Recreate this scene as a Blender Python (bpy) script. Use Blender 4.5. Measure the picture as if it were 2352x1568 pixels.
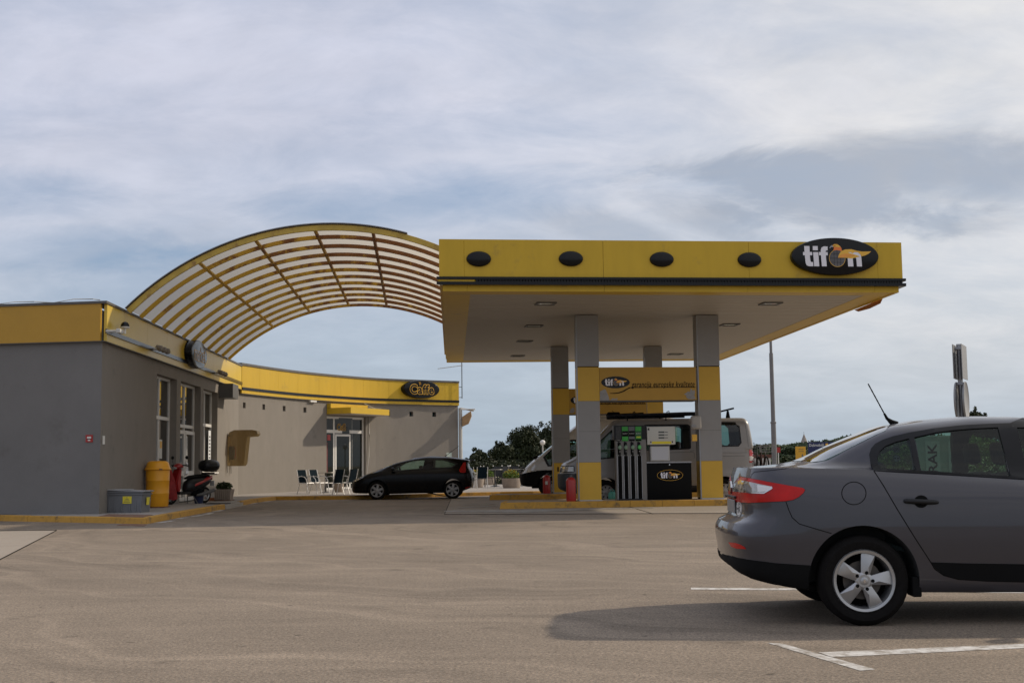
import bpy, bmesh, math, random
from mathutils import Vector, Matrix, noise
from mathutils.bvhtree import BVHTree
from mathutils.geometry import delaunay_2d_cdt
R = math.radians
scene = bpy.context.scene
for _o in list(bpy.data.objects): bpy.data.objects.remove(_o)
# ------------------------------------------------------------------ camera
FPX, HOR, ROLL, CH = 2900.0, 1065.0, 0.0124, 1.17      # measured on the photograph (2352 px wide)
PITCH = math.atan((HOR-784)/FPX)
cam = bpy.data.objects.new("camera", bpy.data.cameras.new("camera"))
scene.collection.objects.link(cam)
cam.data.sensor_width = 36.0; cam.data.lens = FPX/2352*36
cam.data.clip_start = 0.05; cam.data.clip_end = 6000
cam.location = (0, 0, CH)
_f = Vector((0, math.cos(PITCH), math.sin(PITCH))); _u = Vector((0, -math.sin(PITCH), math.cos(PITCH))); _r = Vector((1,0,0))
_r2 = _r*math.cos(ROLL)-_u*math.sin(ROLL); _u2 = _u*math.cos(ROLL)+_r*math.sin(ROLL)
cam.rotation_euler = Matrix((( _r2.x,_u2.x,-_f.x),(_r2.y,_u2.y,-_f.y),(_r2.z,_u2.z,-_f.z))).to_euler()
scene.camera = cam
CAM = Vector((0,0,CH))
def ray(px, py): return _r2*((px-1176)/FPX) - _u2*((py-784)/FPX) + _f
def gz(px, py, z=0.0):
    d = ray(px,py); return CAM + d*((z-CH)/d.z)
def at(px, py, Y):
    d = ray(px,py); return CAM + d*(Y/d.y)
# ------------------------------------------------------------------ world, sun, exposure
SUNV = Vector((1.36, 0.60, 1.0)).normalized()
EL = math.asin(SUNV.z); AZ = math.atan2(SUNV.x, SUNV.y)      # azimuth from +Y towards +X
scene.view_settings.view_transform = 'Standard'; scene.view_settings.look = 'None'
scene.view_settings.exposure = EXPO = -0.14; scene.view_settings.gamma = 1.0
scene.view_settings.use_curve_mapping = False
sun = bpy.data.objects.new("sun", bpy.data.lights.new("sun", 'SUN'))
scene.collection.objects.link(sun)
sun.data.energy = 3.3; sun.data.angle = R(1.4); sun.data.color = (1.0, 0.87, 0.70)
sun.rotation_euler = SUNV.to_track_quat('Z','Y').to_euler()
W = bpy.data.worlds.new("World"); scene.world = W; W.use_nodes = True
def make_world():
    nt = W.node_tree; N = nt.nodes; L = nt.links
    for n in list(N): N.remove(n)
    out = N.new('ShaderNodeOutputWorld'); bg = N.new('ShaderNodeBackground'); bg.inputs[1].default_value = 0.1
    L.new(bg.outputs[0], out.inputs[0])
    sky = N.new('ShaderNodeTexSky'); sky.sky_type = 'NISHITA'; sky.sun_disc = False
    sky.sun_elevation = EL; sky.sun_rotation = AZ; sky.air_density = 1.2; sky.dust_density = 1.5; sky.ozone_density = 2.0
    tc = N.new('ShaderNodeTexCoord'); sep = N.new('ShaderNodeSeparateXYZ'); L.new(tc.outputs['Generated'], sep.inputs[0])
    def M(op, a, b=None, c=None, clamp=False):
        n = N.new('ShaderNodeMath'); n.operation = op; n.use_clamp = clamp
        for i, v in enumerate((a, b, c)):
            if v is None: continue
            if isinstance(v, (int, float)): n.inputs[i].default_value = v
            else: L.new(v, n.inputs[i])
        return n.outputs[0]
    X, Y, Z = sep.outputs
    Yp = M('MAXIMUM', M('ABSOLUTE', Y), 0.15)
    u = M('DIVIDE', X, Yp); v = M('DIVIDE', Z, Yp)
    den = M('ADD', M('MAXIMUM', Z, 0.0), 0.26)
    cx = M('DIVIDE', X, den); cy = M('DIVIDE', Y, den)
    comb = N.new('ShaderNodeCombineXYZ'); L.new(cx, comb.inputs[0]); L.new(cy, comb.inputs[1])
    def noise_(vec, scale, detail, rough, sx=1, sy=1, off=(0,0,0), dist=0.0):
        mp = N.new('ShaderNodeMapping'); mp.inputs['Scale'].default_value = (sx, sy, 1); mp.inputs['Location'].default_value = off
        mp.inputs['Rotation'].default_value = (0,0,R(-18))
        L.new(vec, mp.inputs[0]); n = N.new('ShaderNodeTexNoise'); L.new(mp.outputs[0], n.inputs['Vector'])
        n.inputs['Scale'].default_value = scale; n.inputs['Detail'].default_value = detail; n.inputs['Roughness'].default_value = rough
        n.inputs['Distortion'].default_value = dist
        return n.outputs[0]
    n1 = noise_(comb.outputs[0], 1.1, 8, 0.56, 0.9, 1.15, (3.1, 1.7, 0), 0.6)
    n2 = noise_(comb.outputs[0], 4.2, 8, 0.62, 0.85, 1.2, (7.3, 2.2, 0), 0.4)
    uv = N.new('ShaderNodeCombineXYZ'); L.new(u, uv.inputs[0]); L.new(v, uv.inputs[1])
    n3 = noise_(uv.outputs[0], 9.0, 6, 0.6, 1.0, 2.6, (1.3, 4.2, 0), 0.5)
    n4 = noise_(uv.outputs[0], 4.0, 5, 0.55, 1.0, 2.2, (9.3, 0.2, 0), 0.3)
    def blob(px, py, rx, ry, tilt=0, wob=0.5, soft=1.0):
        rx *= 1.12; ry *= 1.2
        du = M('SUBTRACT', u, (px-1176)/FPX); dv = M('SUBTRACT', v, (HOR-py)/FPX)
        c, s = math.cos(R(tilt)), math.sin(R(tilt))
        a = M('DIVIDE', M('ADD', M('MULTIPLY', du, c), M('MULTIPLY', dv, s)), rx/FPX)
        b = M('DIVIDE', M('SUBTRACT', M('MULTIPLY', dv, c), M('MULTIPLY', du, s)), ry/FPX)
        r2 = M('ADD', M('MULTIPLY', a, a), M('MULTIPLY', b, b))
        r2 = M('ADD', r2, M('MULTIPLY', M('SUBTRACT', n3, 0.5), wob*4))
        return M('SUBTRACT', 1.0, M('DIVIDE', r2, soft), clamp=True)
    # cover: fraction of white veil over blue
    def ramp(x, a, b): 
        n = N.new('ShaderNodeMapRange'); n.interpolation_type = 'SMOOTHSTEP'; L.new(x, n.inputs[0])
        n.inputs[1].default_value = a; n.inputs[2].default_value = b; return n.outputs[0]
    cover = M('ADD', M('MULTIPLY', n1, 0.55), M('MULTIPLY', n2, 0.45))
    cover = ramp(cover, 0.32, 0.64)
    cover = M('ADD', M('MULTIPLY', cover, 0.46), 0.50)
    blue = M('ADD', M('ADD', blob(1010, 440, 420, 75, 4, 0.6), blob(40, 430, 260, 60, 0, 0.6)),
             M('ADD', blob(300, 630, 330, 60, 10, 0.6), M('ADD', blob(100, 560, 300, 60, 0, 0.7), M('MULTIPLY', blob(1250, 280, 420, 60, 0, 0.9), 0.5))))
    cover = M('SUBTRACT', cover, M('MULTIPLY', blue, 0.42), clamp=True)
    # cloud colour
    mx = N.new('ShaderNodeMix'); mx.data_type = 'RGBA'
    lo = (4.6, 5.55, 6.5, 1); hi = (7.0, 7.2, 8.4, 1)
    mx.inputs[6].default_value = lo; mx.inputs[7].default_value = hi
    L.new(ramp(v, 0.0, 0.30), mx.inputs[0])
    br = N.new('ShaderNodeMix'); br.data_type = 'RGBA'; br.inputs[7].default_value = (8.7, 8.6, 8.6, 1); L.new(mx.outputs[2], br.inputs[6])
    bright = M('MULTIPLY', ramp(u, -0.15, 0.36), ramp(v, -0.02, 0.14)); bright = M('MULTIPLY', bright, M('ADD', M('MULTIPLY', n4, 0.9), 0.45), clamp=True)
    L.new(bright, br.inputs[0])
    # thin texture
    tex = N.new('ShaderNodeMix'); tex.data_type = 'RGBA'; tex.blend_type = 'MULTIPLY'; L.new(br.outputs[2], tex.inputs[6])
    tex.inputs[0].default_value = 1.0
    tv = M('ADD', M('MULTIPLY', M('ADD', n2, n3), 0.22), 0.79)
    cc = N.new('ShaderNodeCombineXYZ'); [L.new(tv, cc.inputs[i]) for i in range(3)]; L.new(cc.outputs[0], tex.inputs[7])
    # dark grey cloud bank on the right
    dk = M('ADD', blob(2170, 392, 500, 100, 2, 0.30), M('ADD', M('MULTIPLY', blob(1850, 450, 330, 85, -14, 0.6), 0.75),
         M('ADD', M('MULTIPLY', blob(1610, 490, 230, 50, -22, 0.5), 0.75), M('ADD', M('MULTIPLY', blob(1400, 525, 230, 44, -14, 0.5), 0.55), M('ADD', M('MULTIPLY', blob(2150, 520, 300, 40, 0, 0.7), 0.55), M('MULTIPLY', blob(420, 560, 420, 60, 6, 0.7), 0.30))))))
    dk = ramp(dk, 0.0, 1.0)
    dm = N.new('ShaderNodeMix'); dm.data_type = 'RGBA'; L.new(M('MULTIPLY', dk, 0.80), dm.inputs[0]); L.new(tex.outputs[2], dm.inputs[6]); dm.inputs[7].default_value = (4.0, 4.4, 5.2, 1)
    fin = N.new('ShaderNodeMix'); fin.data_type = 'RGBA'; L.new(cover, fin.inputs[0])
    skt = N.new('ShaderNodeMix'); skt.data_type = 'RGBA'; skt.inputs[0].default_value = 0.55; L.new(sky.outputs[0], skt.inputs[6]); skt.inputs[7].default_value = (3.5, 4.8, 7.3, 1)
    L.new(skt.outputs[2], fin.inputs[6]); L.new(dm.outputs[2], fin.inputs[7])
    L.new(fin.outputs[2], bg.inputs[0])
make_world()
# ------------------------------------------------------------------ materials
MATS = {}
def mat(name, col, rough=0.6, metal=0.0, var=0.0, vscale=4.0, bump=0.0, bscale=60.0, coat=0.0, spec=None, dirt=None, streak=None):
    if name in MATS: return MATS[name]
    m = bpy.data.materials.new(name); m.use_nodes = True; nt = m.node_tree; N = nt.nodes; L = nt.links
    p = N['Principled BSDF']; p.inputs['Roughness'].default_value = rough; p.inputs['Metallic'].default_value = metal
    p.inputs['Base Color'].default_value = (*col, 1)
    if coat: p.inputs['Coat Weight'].default_value = coat; p.inputs['Coat Roughness'].default_value = 0.04
    if spec is not None: p.inputs['Specular IOR Level'].default_value = spec
    tc = N.new('ShaderNodeTexCoord')
    src = None
    if var:
        n = N.new('ShaderNodeTexNoise'); n.inputs['Scale'].default_value = vscale; n.inputs['Detail'].default_value = 6; n.inputs['Roughness'].default_value = 0.65
        if streak:
            mp = N.new('ShaderNodeMapping'); mp.inputs['Scale'].default_value = streak; L.new(tc.outputs['Object'], mp.inputs[0]); L.new(mp.outputs[0], n.inputs['Vector'])
        else: L.new(tc.outputs['Object'], n.inputs['Vector'])
        mr = N.new('ShaderNodeMapRange'); L.new(n.outputs[0], mr.inputs[0]); mr.inputs[1].default_value = 0.25; mr.inputs[2].default_value = 0.75
        mx = N.new('ShaderNodeMix'); mx.data_type = 'RGBA'; L.new(mr.outputs[0], mx.inputs[0])
        mx.inputs[6].default_value = (*[c*(1-var) for c in col], 1); mx.inputs[7].default_value = (*[min(1, c*(1+var)) for c in col], 1)
        src = mx.outputs[2]
    if dirt:
        dcol, amount, dscale = dirt
        n = N.new('ShaderNodeTexNoise'); n.inputs['Scale'].default_value = dscale; n.inputs['Detail'].default_value = 9; n.inputs['Roughness'].default_value = 0.72; L.new(tc.outputs['Object'], n.inputs['Vector'])
        mr = N.new('ShaderNodeMapRange'); L.new(n.outputs[0], mr.inputs[0]); mr.inputs[1].default_value = 0.62-amount*0.3; mr.inputs[2].default_value = 0.80-amount*0.3
        mx = N.new('ShaderNodeMix'); mx.data_type = 'RGBA'; L.new(mr.outputs[0], mx.inputs[0])
        if src: L.new(src, mx.inputs[6])
        else: mx.inputs[6].default_value = (*col, 1)
        mx.inputs[7].default_value = (*dcol, 1); src = mx.outputs[2]
    if src: L.new(src, p.inputs['Base Color'])
    if bump:
        n = N.new('ShaderNodeTexNoise'); n.inputs['Scale'].default_value = bscale; n.inputs['Detail'].default_value = 4; L.new(tc.outputs['Object'], n.inputs['Vector'])
        b = N.new('ShaderNodeBump'); b.inputs['Strength'].default_value = bump; b.inputs['Distance'].default_value = 0.02; L.new(n.outputs[0], b.inputs['Height']); L.new(b.outputs[0], p.inputs['Normal'])
    MATS[name] = m; return m
def glass(name, tint, refl=0.5, rough=0.02, opac=0.0, ocol=(0.01,0.01,0.012)):
    if name in MATS: return MATS[name]
    m = bpy.data.materials.new(name); m.use_nodes = True; nt = m.node_tree; N = nt.nodes; L = nt.links
    N.remove(N['Principled BSDF']); out = N['Material Output']
    t = N.new('ShaderNodeBsdfTransparent'); t.inputs[0].default_value = (*tint, 1)
    df = N.new('ShaderNodeBsdfDiffuse'); df.inputs[0].default_value = (*ocol, 1)
    m0 = N.new('ShaderNodeMixShader'); m0.inputs[0].default_value = opac; L.new(t.outputs[0], m0.inputs[1]); L.new(df.outputs[0], m0.inputs[2])
    g = N.new('ShaderNodeBsdfGlossy'); g.inputs['Roughness'].default_value = rough
    lw_ = N.new('ShaderNodeLayerWeight'); pw = N.new('ShaderNodeMath'); pw.operation = 'POWER'; L.new(lw_.outputs['Facing'], pw.inputs[0]); pw.inputs[1].default_value = 4.0
    fr = N.new('ShaderNodeMath'); fr.operation = 'MULTIPLY_ADD'; L.new(pw.outputs[0], fr.inputs[0]); fr.inputs[1].default_value = 0.90; fr.inputs[2].default_value = 0.05
    lw_.inputs[0].default_value = 0.5
    mu = N.new('ShaderNodeMath'); mu.operation = 'MULTIPLY'; L.new(fr.outputs[0], mu.inputs[0]); mu.inputs[1].default_value = refl; mu.use_clamp = True
    mx = N.new('ShaderNodeMixShader'); L.new(mu.outputs[0], mx.inputs[0]); L.new(m0.outputs[0], mx.inputs[1]); L.new(g.outputs[0], mx.inputs[2])
    L.new(mx.outputs[0], out.inputs[0]); MATS[name] = m; return m
YEL = (0.58, 0.375, 0.028)
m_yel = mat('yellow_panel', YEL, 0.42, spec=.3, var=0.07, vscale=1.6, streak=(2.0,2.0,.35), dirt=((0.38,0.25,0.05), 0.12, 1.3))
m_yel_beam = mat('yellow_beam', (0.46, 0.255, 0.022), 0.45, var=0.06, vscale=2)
m_kerb = mat('yellow_kerb_paint', (0.50, 0.27, 0.045), 0.85, var=0.12, vscale=5, dirt=((0.10,0.085,0.06), 0.30, 3.5), bump=0.25, bscale=40)
m_black = mat('black_trim', (0.010,0.010,0.011), 0.38, var=0.2, spec=0.3)
m_blackm = mat('black_matte', (0.006,0.006,0.006), 0.85, var=0.2, spec=.15)
m_stucco = mat('grey_render', (0.230,0.207,0.180), 0.92, var=0.07, vscale=1.2, streak=(1.6,1.6,0.7), bump=0.6, bscale=90, dirt=((0.15,0.135,0.12), 0.12, 1.6))
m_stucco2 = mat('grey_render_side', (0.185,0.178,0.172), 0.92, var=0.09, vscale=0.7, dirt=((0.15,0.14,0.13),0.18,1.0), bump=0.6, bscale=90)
m_clad = mat('grey_column_panel', (0.27,0.26,0.25), 0.45, var=0.05, vscale=3, metal=0.15)
m_soffit = mat('white_soffit', (0.50,0.45,0.38), 0.55, var=0.04, vscale=2)
m_white = mat('white_frame', (0.72,0.70,0.66), 0.4, var=0.04)
m_whitep = mat('white_paint_marking', (0.62,0.60,0.56), 0.8, var=0.12, vscale=8, dirt=((0.24,0.20,0.155), 0.62, 7.0))
m_steel = mat('galvanised_steel', (0.33,0.33,0.34), 0.45, metal=0.7, var=0.12, vscale=6)
m_lgrey = mat('light_grey_plastic', (0.50,0.49,0.46), 0.5, var=0.06)
m_dgrey = mat('dark_grey_metal', (0.09,0.09,0.09), 0.5, var=0.1)
m_roofe = mat('roof_edge_metal', (0.10,0.095,0.09), 0.6, var=0.25, vscale=5)
m_red = mat('red_paint', (0.36,0.018,0.015), 0.35, var=0.1)
m_redd = mat('red_cloth', (0.26,0.012,0.012), 0.7, var=0.2, vscale=9, bump=0.5, bscale=14)
m_binyel = mat('orange_yellow_plastic', (0.80,0.36,0.015), 0.42, var=0.05, vscale=3)
m_rubber = mat('tyre_rubber', (0.009,0.008,0.0075), 0.9, var=0.3, vscale=30, bump=0.2, bscale=120, spec=.15)
m_rim = mat('silver_alloy', (0.42,0.42,0.42), 0.33, metal=0.75, var=0.06, vscale=8)
m_rimd = mat('dull_grey_wheel_trim', (0.30,0.29,0.28), 0.45, metal=0.4, var=0.08)
m_brake = mat('brake_iron', (0.10,0.09,0.08), 0.5, metal=0.6, var=0.2)
m_conc = mat('concrete', (0.40,0.37,0.33), 0.9, var=0.08, vscale=2, bump=0.3, bscale=70, dirt=((0.27,0.25,0.22), 0.15, 1.1))
m_planter = mat('planter_concrete', (0.33,0.27,0.22), 0.9, var=0.12, vscale=6, bump=0.4, bscale=40)
m_chrome = mat('chrome', (0.65,0.65,0.66), 0.15, metal=1.0)
m_logow = mat('logo_white', (0.78,0.76,0.80), 0.4)
m_logoy = mat('logo_yellow', (0.80,0.45,0.05), 0.4, var=0.1, vscale=3)
m_logoo = mat('logo_orange', (0.78,0.20,0.04), 0.4, var=0.1, vscale=3)
m_logog = mat('logo_grey', (0.10,0.095,0.10), 0.35, var=0.5, vscale=3)
m_dark = mat('dark_interior', (0.02,0.02,0.02), 0.8, var=0.3)
m_blue = mat('dark_blue_mesh_fabric', (0.007,0.016,0.024), 0.9, var=0.15, vscale=40, spec=.1)
m_wframe = mat('white_chair_tube', (0.74,0.73,0.72), 0.3, metal=0.2)
g_win = glass('window_glass', (0.10,0.13,0.12), 0.7, 0.02, 0.35, (0.03,0.035,0.03))
g_car = glass('tinted_car_glass', (0.42,0.56,0.49), 0.8, 0.01, 0.03, (0.05,0.06,0.05))
g_carc = glass('clear_car_glass', (0.62,0.80,0.74), 0.9, 0.01, 0.02)
# ------------------------------------------------------------------ mesh helpers
def link(o): scene.collection.objects.link(o); return o
def tag(o, label=None, cat=None, group=None, kind=None):
    if label: o['label'] = label
    if cat: o['category'] = cat
    if group: o['group'] = group
    if kind: o['kind'] = kind
    return o
def thing(name, label, cat, loc=(0,0,0), rz=0.0, group=None):
    o = bpy.data.objects.new(name, None); o.empty_display_size = 0.2; link(o)
    o.location = loc; o.rotation_euler = (0,0,rz); return tag(o, label, cat, group)
def copy_tree(o, parent=None, label=None, loc=None, rz=None):
    c = o.copy(); link(c); c.parent = parent
    if label: c['label'] = label
    if loc is not None: c.location = loc
    if rz is not None: c.rotation_euler = (0,0,rz)
    for ch in [x for x in scene.collection.objects if x.parent == o]: copy_tree(ch, c)
    return c
class MB:
    def __init__(s): s.bm = bmesh.new()
    def face(s, pts):
        try: return s.bm.faces.new([s.bm.verts.new(p) for p in pts])
        except ValueError: return None
    def box(s, a, b, bev=0.0, M=None, seg=2):
        b2 = bmesh.new() if bev else s.bm
        (x0,y0,z0),(x1,y1,z1) = a, b
        vs = [b2.verts.new(p) for p in ((x0,y0,z0),(x1,y0,z0),(x1,y1,z0),(x0,y1,z0),(x0,y0,z1),(x1,y0,z1),(x1,y1,z1),(x0,y1,z1))]
        fs = [b2.faces.new([vs[i] for i in q]) for q in ((3,2,1,0),(4,5,6,7),(0,1,5,4),(1,2,6,5),(2,3,7,6),(3,0,4,7))]
        if bev:
            bmesh.ops.bevel(b2, geom=list(b2.edges), offset=bev, segments=seg, affect='EDGES', profile=0.5)
            if M: bmesh.ops.transform(b2, matrix=M, verts=b2.verts)
            me = bpy.data.meshes.new('t'); b2.to_mesh(me); b2.free(); s.bm.from_mesh(me); bpy.data.meshes.remove(me)
        elif M: bmesh.ops.transform(s.bm, matrix=M, verts=vs)
        return s
    def prism(s, poly, h, M=None):
        """poly: 2-D outline in local xy, extruded from z=0 to z=h, then placed by M"""
        M = M or Matrix(); n = len(poly)
        lo = [s.bm.verts.new(M @ Vector((p[0],p[1],0))) for p in poly]; hi = [s.bm.verts.new(M @ Vector((p[0],p[1],h))) for p in poly]
        try:
            s.bm.faces.new(list(reversed(lo))); s.bm.faces.new(hi)
            for i in range(n): s.bm.faces.new([lo[i], lo[(i+1)%n], hi[(i+1)%n], hi[i]])
        except ValueError: pass
        return s
    def cyl(s, p0, p1, r0, r1=None, n=16, cap=True):
        r1 = r0 if r1 is None else r1; p0 = Vector(p0); p1 = Vector(p1); d = (p1-p0)
        if d.length < 1e-6: return s
        q = d.normalized().to_track_quat('Z','Y').to_matrix()
        A = [s.bm.verts.new(p0 + q @ Vector((r0*math.cos(2*math.pi*i/n), r0*math.sin(2*math.pi*i/n), 0))) for i in range(n)]
        B = [s.bm.verts.new(p1 + q @ Vector((r1*math.cos(2*math.pi*i/n), r1*math.sin(2*math.pi*i/n), 0))) for i in range(n)]
        for i in range(n): s.bm.faces.new([A[i], A[(i+1)%n], B[(i+1)%n], B[i]])
        if cap: s.bm.faces.new(list(reversed(A))); s.bm.faces.new(B)
        return s
    def tube(s, pts, r, n=8):
        pts = [Vector(p) for p in pts]; rings = []
        rr = r if isinstance(r, (list,tuple)) else [r]*len(pts)
        for i, p in enumerate(pts):
            d = (pts[min(i+1,len(pts)-1)]-pts[max(i-1,0)]).normalized(); q = d.to_track_quat('Z','Y').to_matrix()
            rings.append([s.bm.verts.new(p + q @ Vector((rr[i]*math.cos(2*math.pi*k/n), rr[i]*math.sin(2*math.pi*k/n), 0))) for k in range(n)])
        for a, b in zip(rings, rings[1:]):
            # align the rings so that the tube does not twist
            off = min(range(n), key=lambda o: (a[0].co-b[o].co).length)
            for k in range(n): s.bm.faces.new([a[k], a[(k+1)%n], b[(k+1+off)%n], b[(k+off)%n]])
        s.bm.faces.new(list(reversed(rings[0]))); s.bm.faces.new(rings[-1]); return s
    def lathe(s, prof, M=None, n=32, close=False):
        """prof: (radius, z) pairs turned about local z"""
        M = M or Matrix(); rings = []
        for r, z in prof:
            rings.append([s.bm.verts.new(M @ Vector((max(r,1e-4)*math.cos(2*math.pi*k/n), max(r,1e-4)*math.sin(2*math.pi*k/n), z))) for k in range(n)])
        prs = list(zip(rings, rings[1:])) + ([(rings[-1], rings[0])] if close else [])
        for a, b in prs:
            for k in range(n): s.bm.faces.new([a[k], a[(k+1)%n], b[(k+1)%n], b[k]])
        if not close: s.bm.faces.new(list(reversed(rings[0]))); s.bm.faces.new(rings[-1])
        return s
    def sphere(s, c, r, n=16, sc=(1,1,1)):
        M = Matrix.Translation(c) @ Matrix.Diagonal((*sc,1))
        bmesh.ops.create_uvsphere(s.bm, u_segments=n, v_segments=n//2+2, radius=r, matrix=M); return s
    def build(s, name, m, parent=None, smooth=False, loc=None, ang=35, extra=None):
        bmesh.ops.recalc_face_normals(s.bm, faces=s.bm.faces)
        me = bpy.data.meshes.new(name); s.bm.to_mesh(me); s.bm.free()
        for mm in ([m] + (extra or [])): me.materials.append(mm)
        if smooth:
            me.shade_smooth(); me.set_sharp_from_angle(angle=R(ang))
        o = bpy.data.objects.new(name, me); link(o)
        if parent: o.parent = parent
        if loc is not None: o.location = loc
        return o
def frame_M(origin, xdir, ydir=(0,0,1)):
    """local x along xdir, local y along ydir, local z = x cross y"""
    x = Vector(xdir).normalized(); y = Vector(ydir).normalized(); z = x.cross(y).normalized(); y = z.cross(x)
    o = Vector(origin)
    return Matrix(((x.x,y.x,z.x,o.x),(x.y,y.y,z.y,o.y),(x.z,y.z,z.z,o.z),(0,0,0,1)))
def ellipse(a, b, n=48, cx=0, cy=0): return [(cx+a*math.cos(2*math.pi*i/n), cy+b*math.sin(2*math.pi*i/n)) for i in range(n)]
def text(name, body, size, m, parent, M, extrude=0.002, offset=0.0, shear=0.0, align='CENTER', sx=1.0, spacing=1.0, fit=None):
    c = bpy.data.curves.new(name, 'FONT'); c.body = body; c.size = size; c.extrude = extrude; c.offset = offset; c.shear = shear
    c.align_x = align; c.align_y = 'CENTER'; c.resolution_u = 3; c.space_character = spacing
    o = bpy.data.objects.new(name, c); link(o)
    dg = bpy.context.evaluated_depsgraph_get(); me = bpy.data.meshes.new_from_object(o.evaluated_get(dg))
    bpy.data.objects.remove(o); bpy.data.curves.remove(c)
    if fit:
        xs = [v.co.x for v in me.vertices]; w_ = max(xs)-min(xs); c_ = (max(xs)+min(xs))/2
        me.transform(Matrix.Translation((0,0,0)) @ Matrix.Diagonal((fit/w_,1,1,1)) @ Matrix.Translation((-c_,0,0)))
    me.transform(M @ Matrix.Diagonal((sx,1,1,1))); me.materials.clear(); me.materials.append(m); me.name = name
    o = bpy.data.objects.new(name, me); link(o)
    if parent: o.parent = parent
    return o
def pip(p, poly):
    x, y = p; c = False; j = len(poly)-1
    for i in range(len(poly)):
        (xi,yi),(xj,yj) = poly[i], poly[j]
        if (yi > y) != (yj > y) and x < (xj-xi)*(y-yi)/(yj-yi)+xi: c = not c
        j = i
    return c
def smooth_poly(pts, k=3, closed=True):
    n = len(pts); out = []
    rng = range(n) if closed else range(n-1)
    for i in rng:
        p0, p1, p2, p3 = (pts[(i-1)%n], pts[i], pts[(i+1)%n], pts[(i+2)%n]) if closed else (pts[max(i-1,0)], pts[i], pts[i+1], pts[min(i+2,n-1)])
        for s in range(k):
            t = s/k
            out.append(tuple(0.5*((2*p1[a])+(-p0[a]+p2[a])*t+(2*p0[a]-5*p1[a]+4*p2[a]-p3[a])*t*t+(-p0[a]+3*p1[a]-3*p2[a]+p3[a])*t**3) for a in range(len(p1))))
    if not closed: out.append(tuple(pts[-1]))
    return out
# ------------------------------------------------------------------ car bodies
def zi(zp, x):
    if x <= zp[0][0]: return zp[0][1]
    for (a,za),(b,zb) in zip(zp, zp[1:]):
        if x <= b: return za+(zb-za)*(x-a)/(b-a)
    return zp[-1][1]
def row(xr, xf, w, zp, rr=0.40, fr=0.50, g=(0.42,0.77,0.93,0.985), h=None, n=6):
    """one longitudinal ring of a half body: rear centre, round the corner, along the side, round the nose"""
    h = h or g
    if isinstance(zp, (int,float)): zp = [(0,zp)]
    xs = [xr, xr+0.03*rr, xr+0.18*rr, xr+0.45*rr, xr+rr]; ys = [0, g[0], g[1], g[2], g[3]]
    a, b = xr+rr, xf-fr
    for i in range(1, n+1): xs.append(a+(b-a)*i/(n+1)); ys.append(1.0)
    xs += [b, xf-0.45*fr, xf-0.18*fr, xf-0.03*fr, xf]; ys += [h[3], h[2], h[1], h[0], 0]
    return [Vector((x, w*y, zi(zp, x))) for x, y in zip(xs, ys)]
def herm(p, sub, creases=()):
    out = []; n = len(p)
    def tan(i, side):
        if i == 0: return p[1]-p[0]
        if i == n-1: return p[-1]-p[-2]
        a, b = p[i]-p[i-1], p[i+1]-p[i]
        if i in creases: return b if side else a
        d = p[i+1]-p[i-1]; l = min(a.length, b.length)
        return d.normalized()*l if d.length > 1e-9 else Vector((0,0,0))
    for i in range(n-1):
        t0, t1 = tan(i, 1), tan(i+1, 0); L = (p[i+1]-p[i]).length
        if t0.length > 1e-9: t0 = t0.normalized()*min(L, t0.length*1.6)
        if t1.length > 1e-9: t1 = t1.normalized()*min(L, t1.length*1.6)
        for s in range(sub):
            t = s/sub; t2 = t*t; t3 = t2*t
            out.append(p[i]*(2*t3-3*t2+1)+t0*(t3-2*t2+t)+p[i+1]*(-2*t3+3*t2)+t1*(t3-t2))
    out.append(p[-1].copy()); return out
def shell(rows, sub=5, vsub=4, creases=()):
    bot = [Vector((v.x, 0, v.z)) for v in rows[0]]
    rows = [bot] + rows; cr = [0, 1] + [c+1 for c in creases]
    cols = [herm([r[j] for r in rows], vsub, cr) for j in range(len(rows[0]))]
    grid = [herm([c[k] for c in cols], sub) for k in range(len(cols[0]))]
    bm = bmesh.new()
    for sgn in (1, -1):
        V = [[bm.verts.new((p.x, sgn*max(p.y,0), p.z)) for p in r] for r in grid]
        for a, b in zip(V, V[1:]):
            for k in range(len(a)-1):
                q = [a[k], a[k+1], b[k+1], b[k]]
                try: bm.faces.new(q if sgn > 0 else q[::-1])
                except ValueError: pass
    bmesh.ops.remove_doubles(bm, verts=bm.verts, dist=0.0008)
    bmesh.ops.dissolve_degenerate(bm, edges=bm.edges, dist=0.0005)
    bmesh.ops.recalc_face_normals(bm, faces=bm.faces)
    return bm
def bm_obj(bm, name='tmp'):
    me = bpy.data.meshes.new(name); bm.to_mesh(me); o = bpy.data.objects.new(name, me); link(o); return o
def cut(o, cutters):
    tmp = []
    for c in cutters:
        co = bm_obj(c); tmp.append(co); md = o.modifiers.new('b', 'BOOLEAN'); md.operation = 'DIFFERENCE'; md.solver = 'EXACT'; md.object = co
    dg = bpy.context.evaluated_depsgraph_get(); dg.update()
    me = bpy.data.meshes.new_from_object(o.evaluated_get(dg)); o.modifiers.clear(); o.data = me
    for c in tmp: bpy.data.objects.remove(c)
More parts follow.
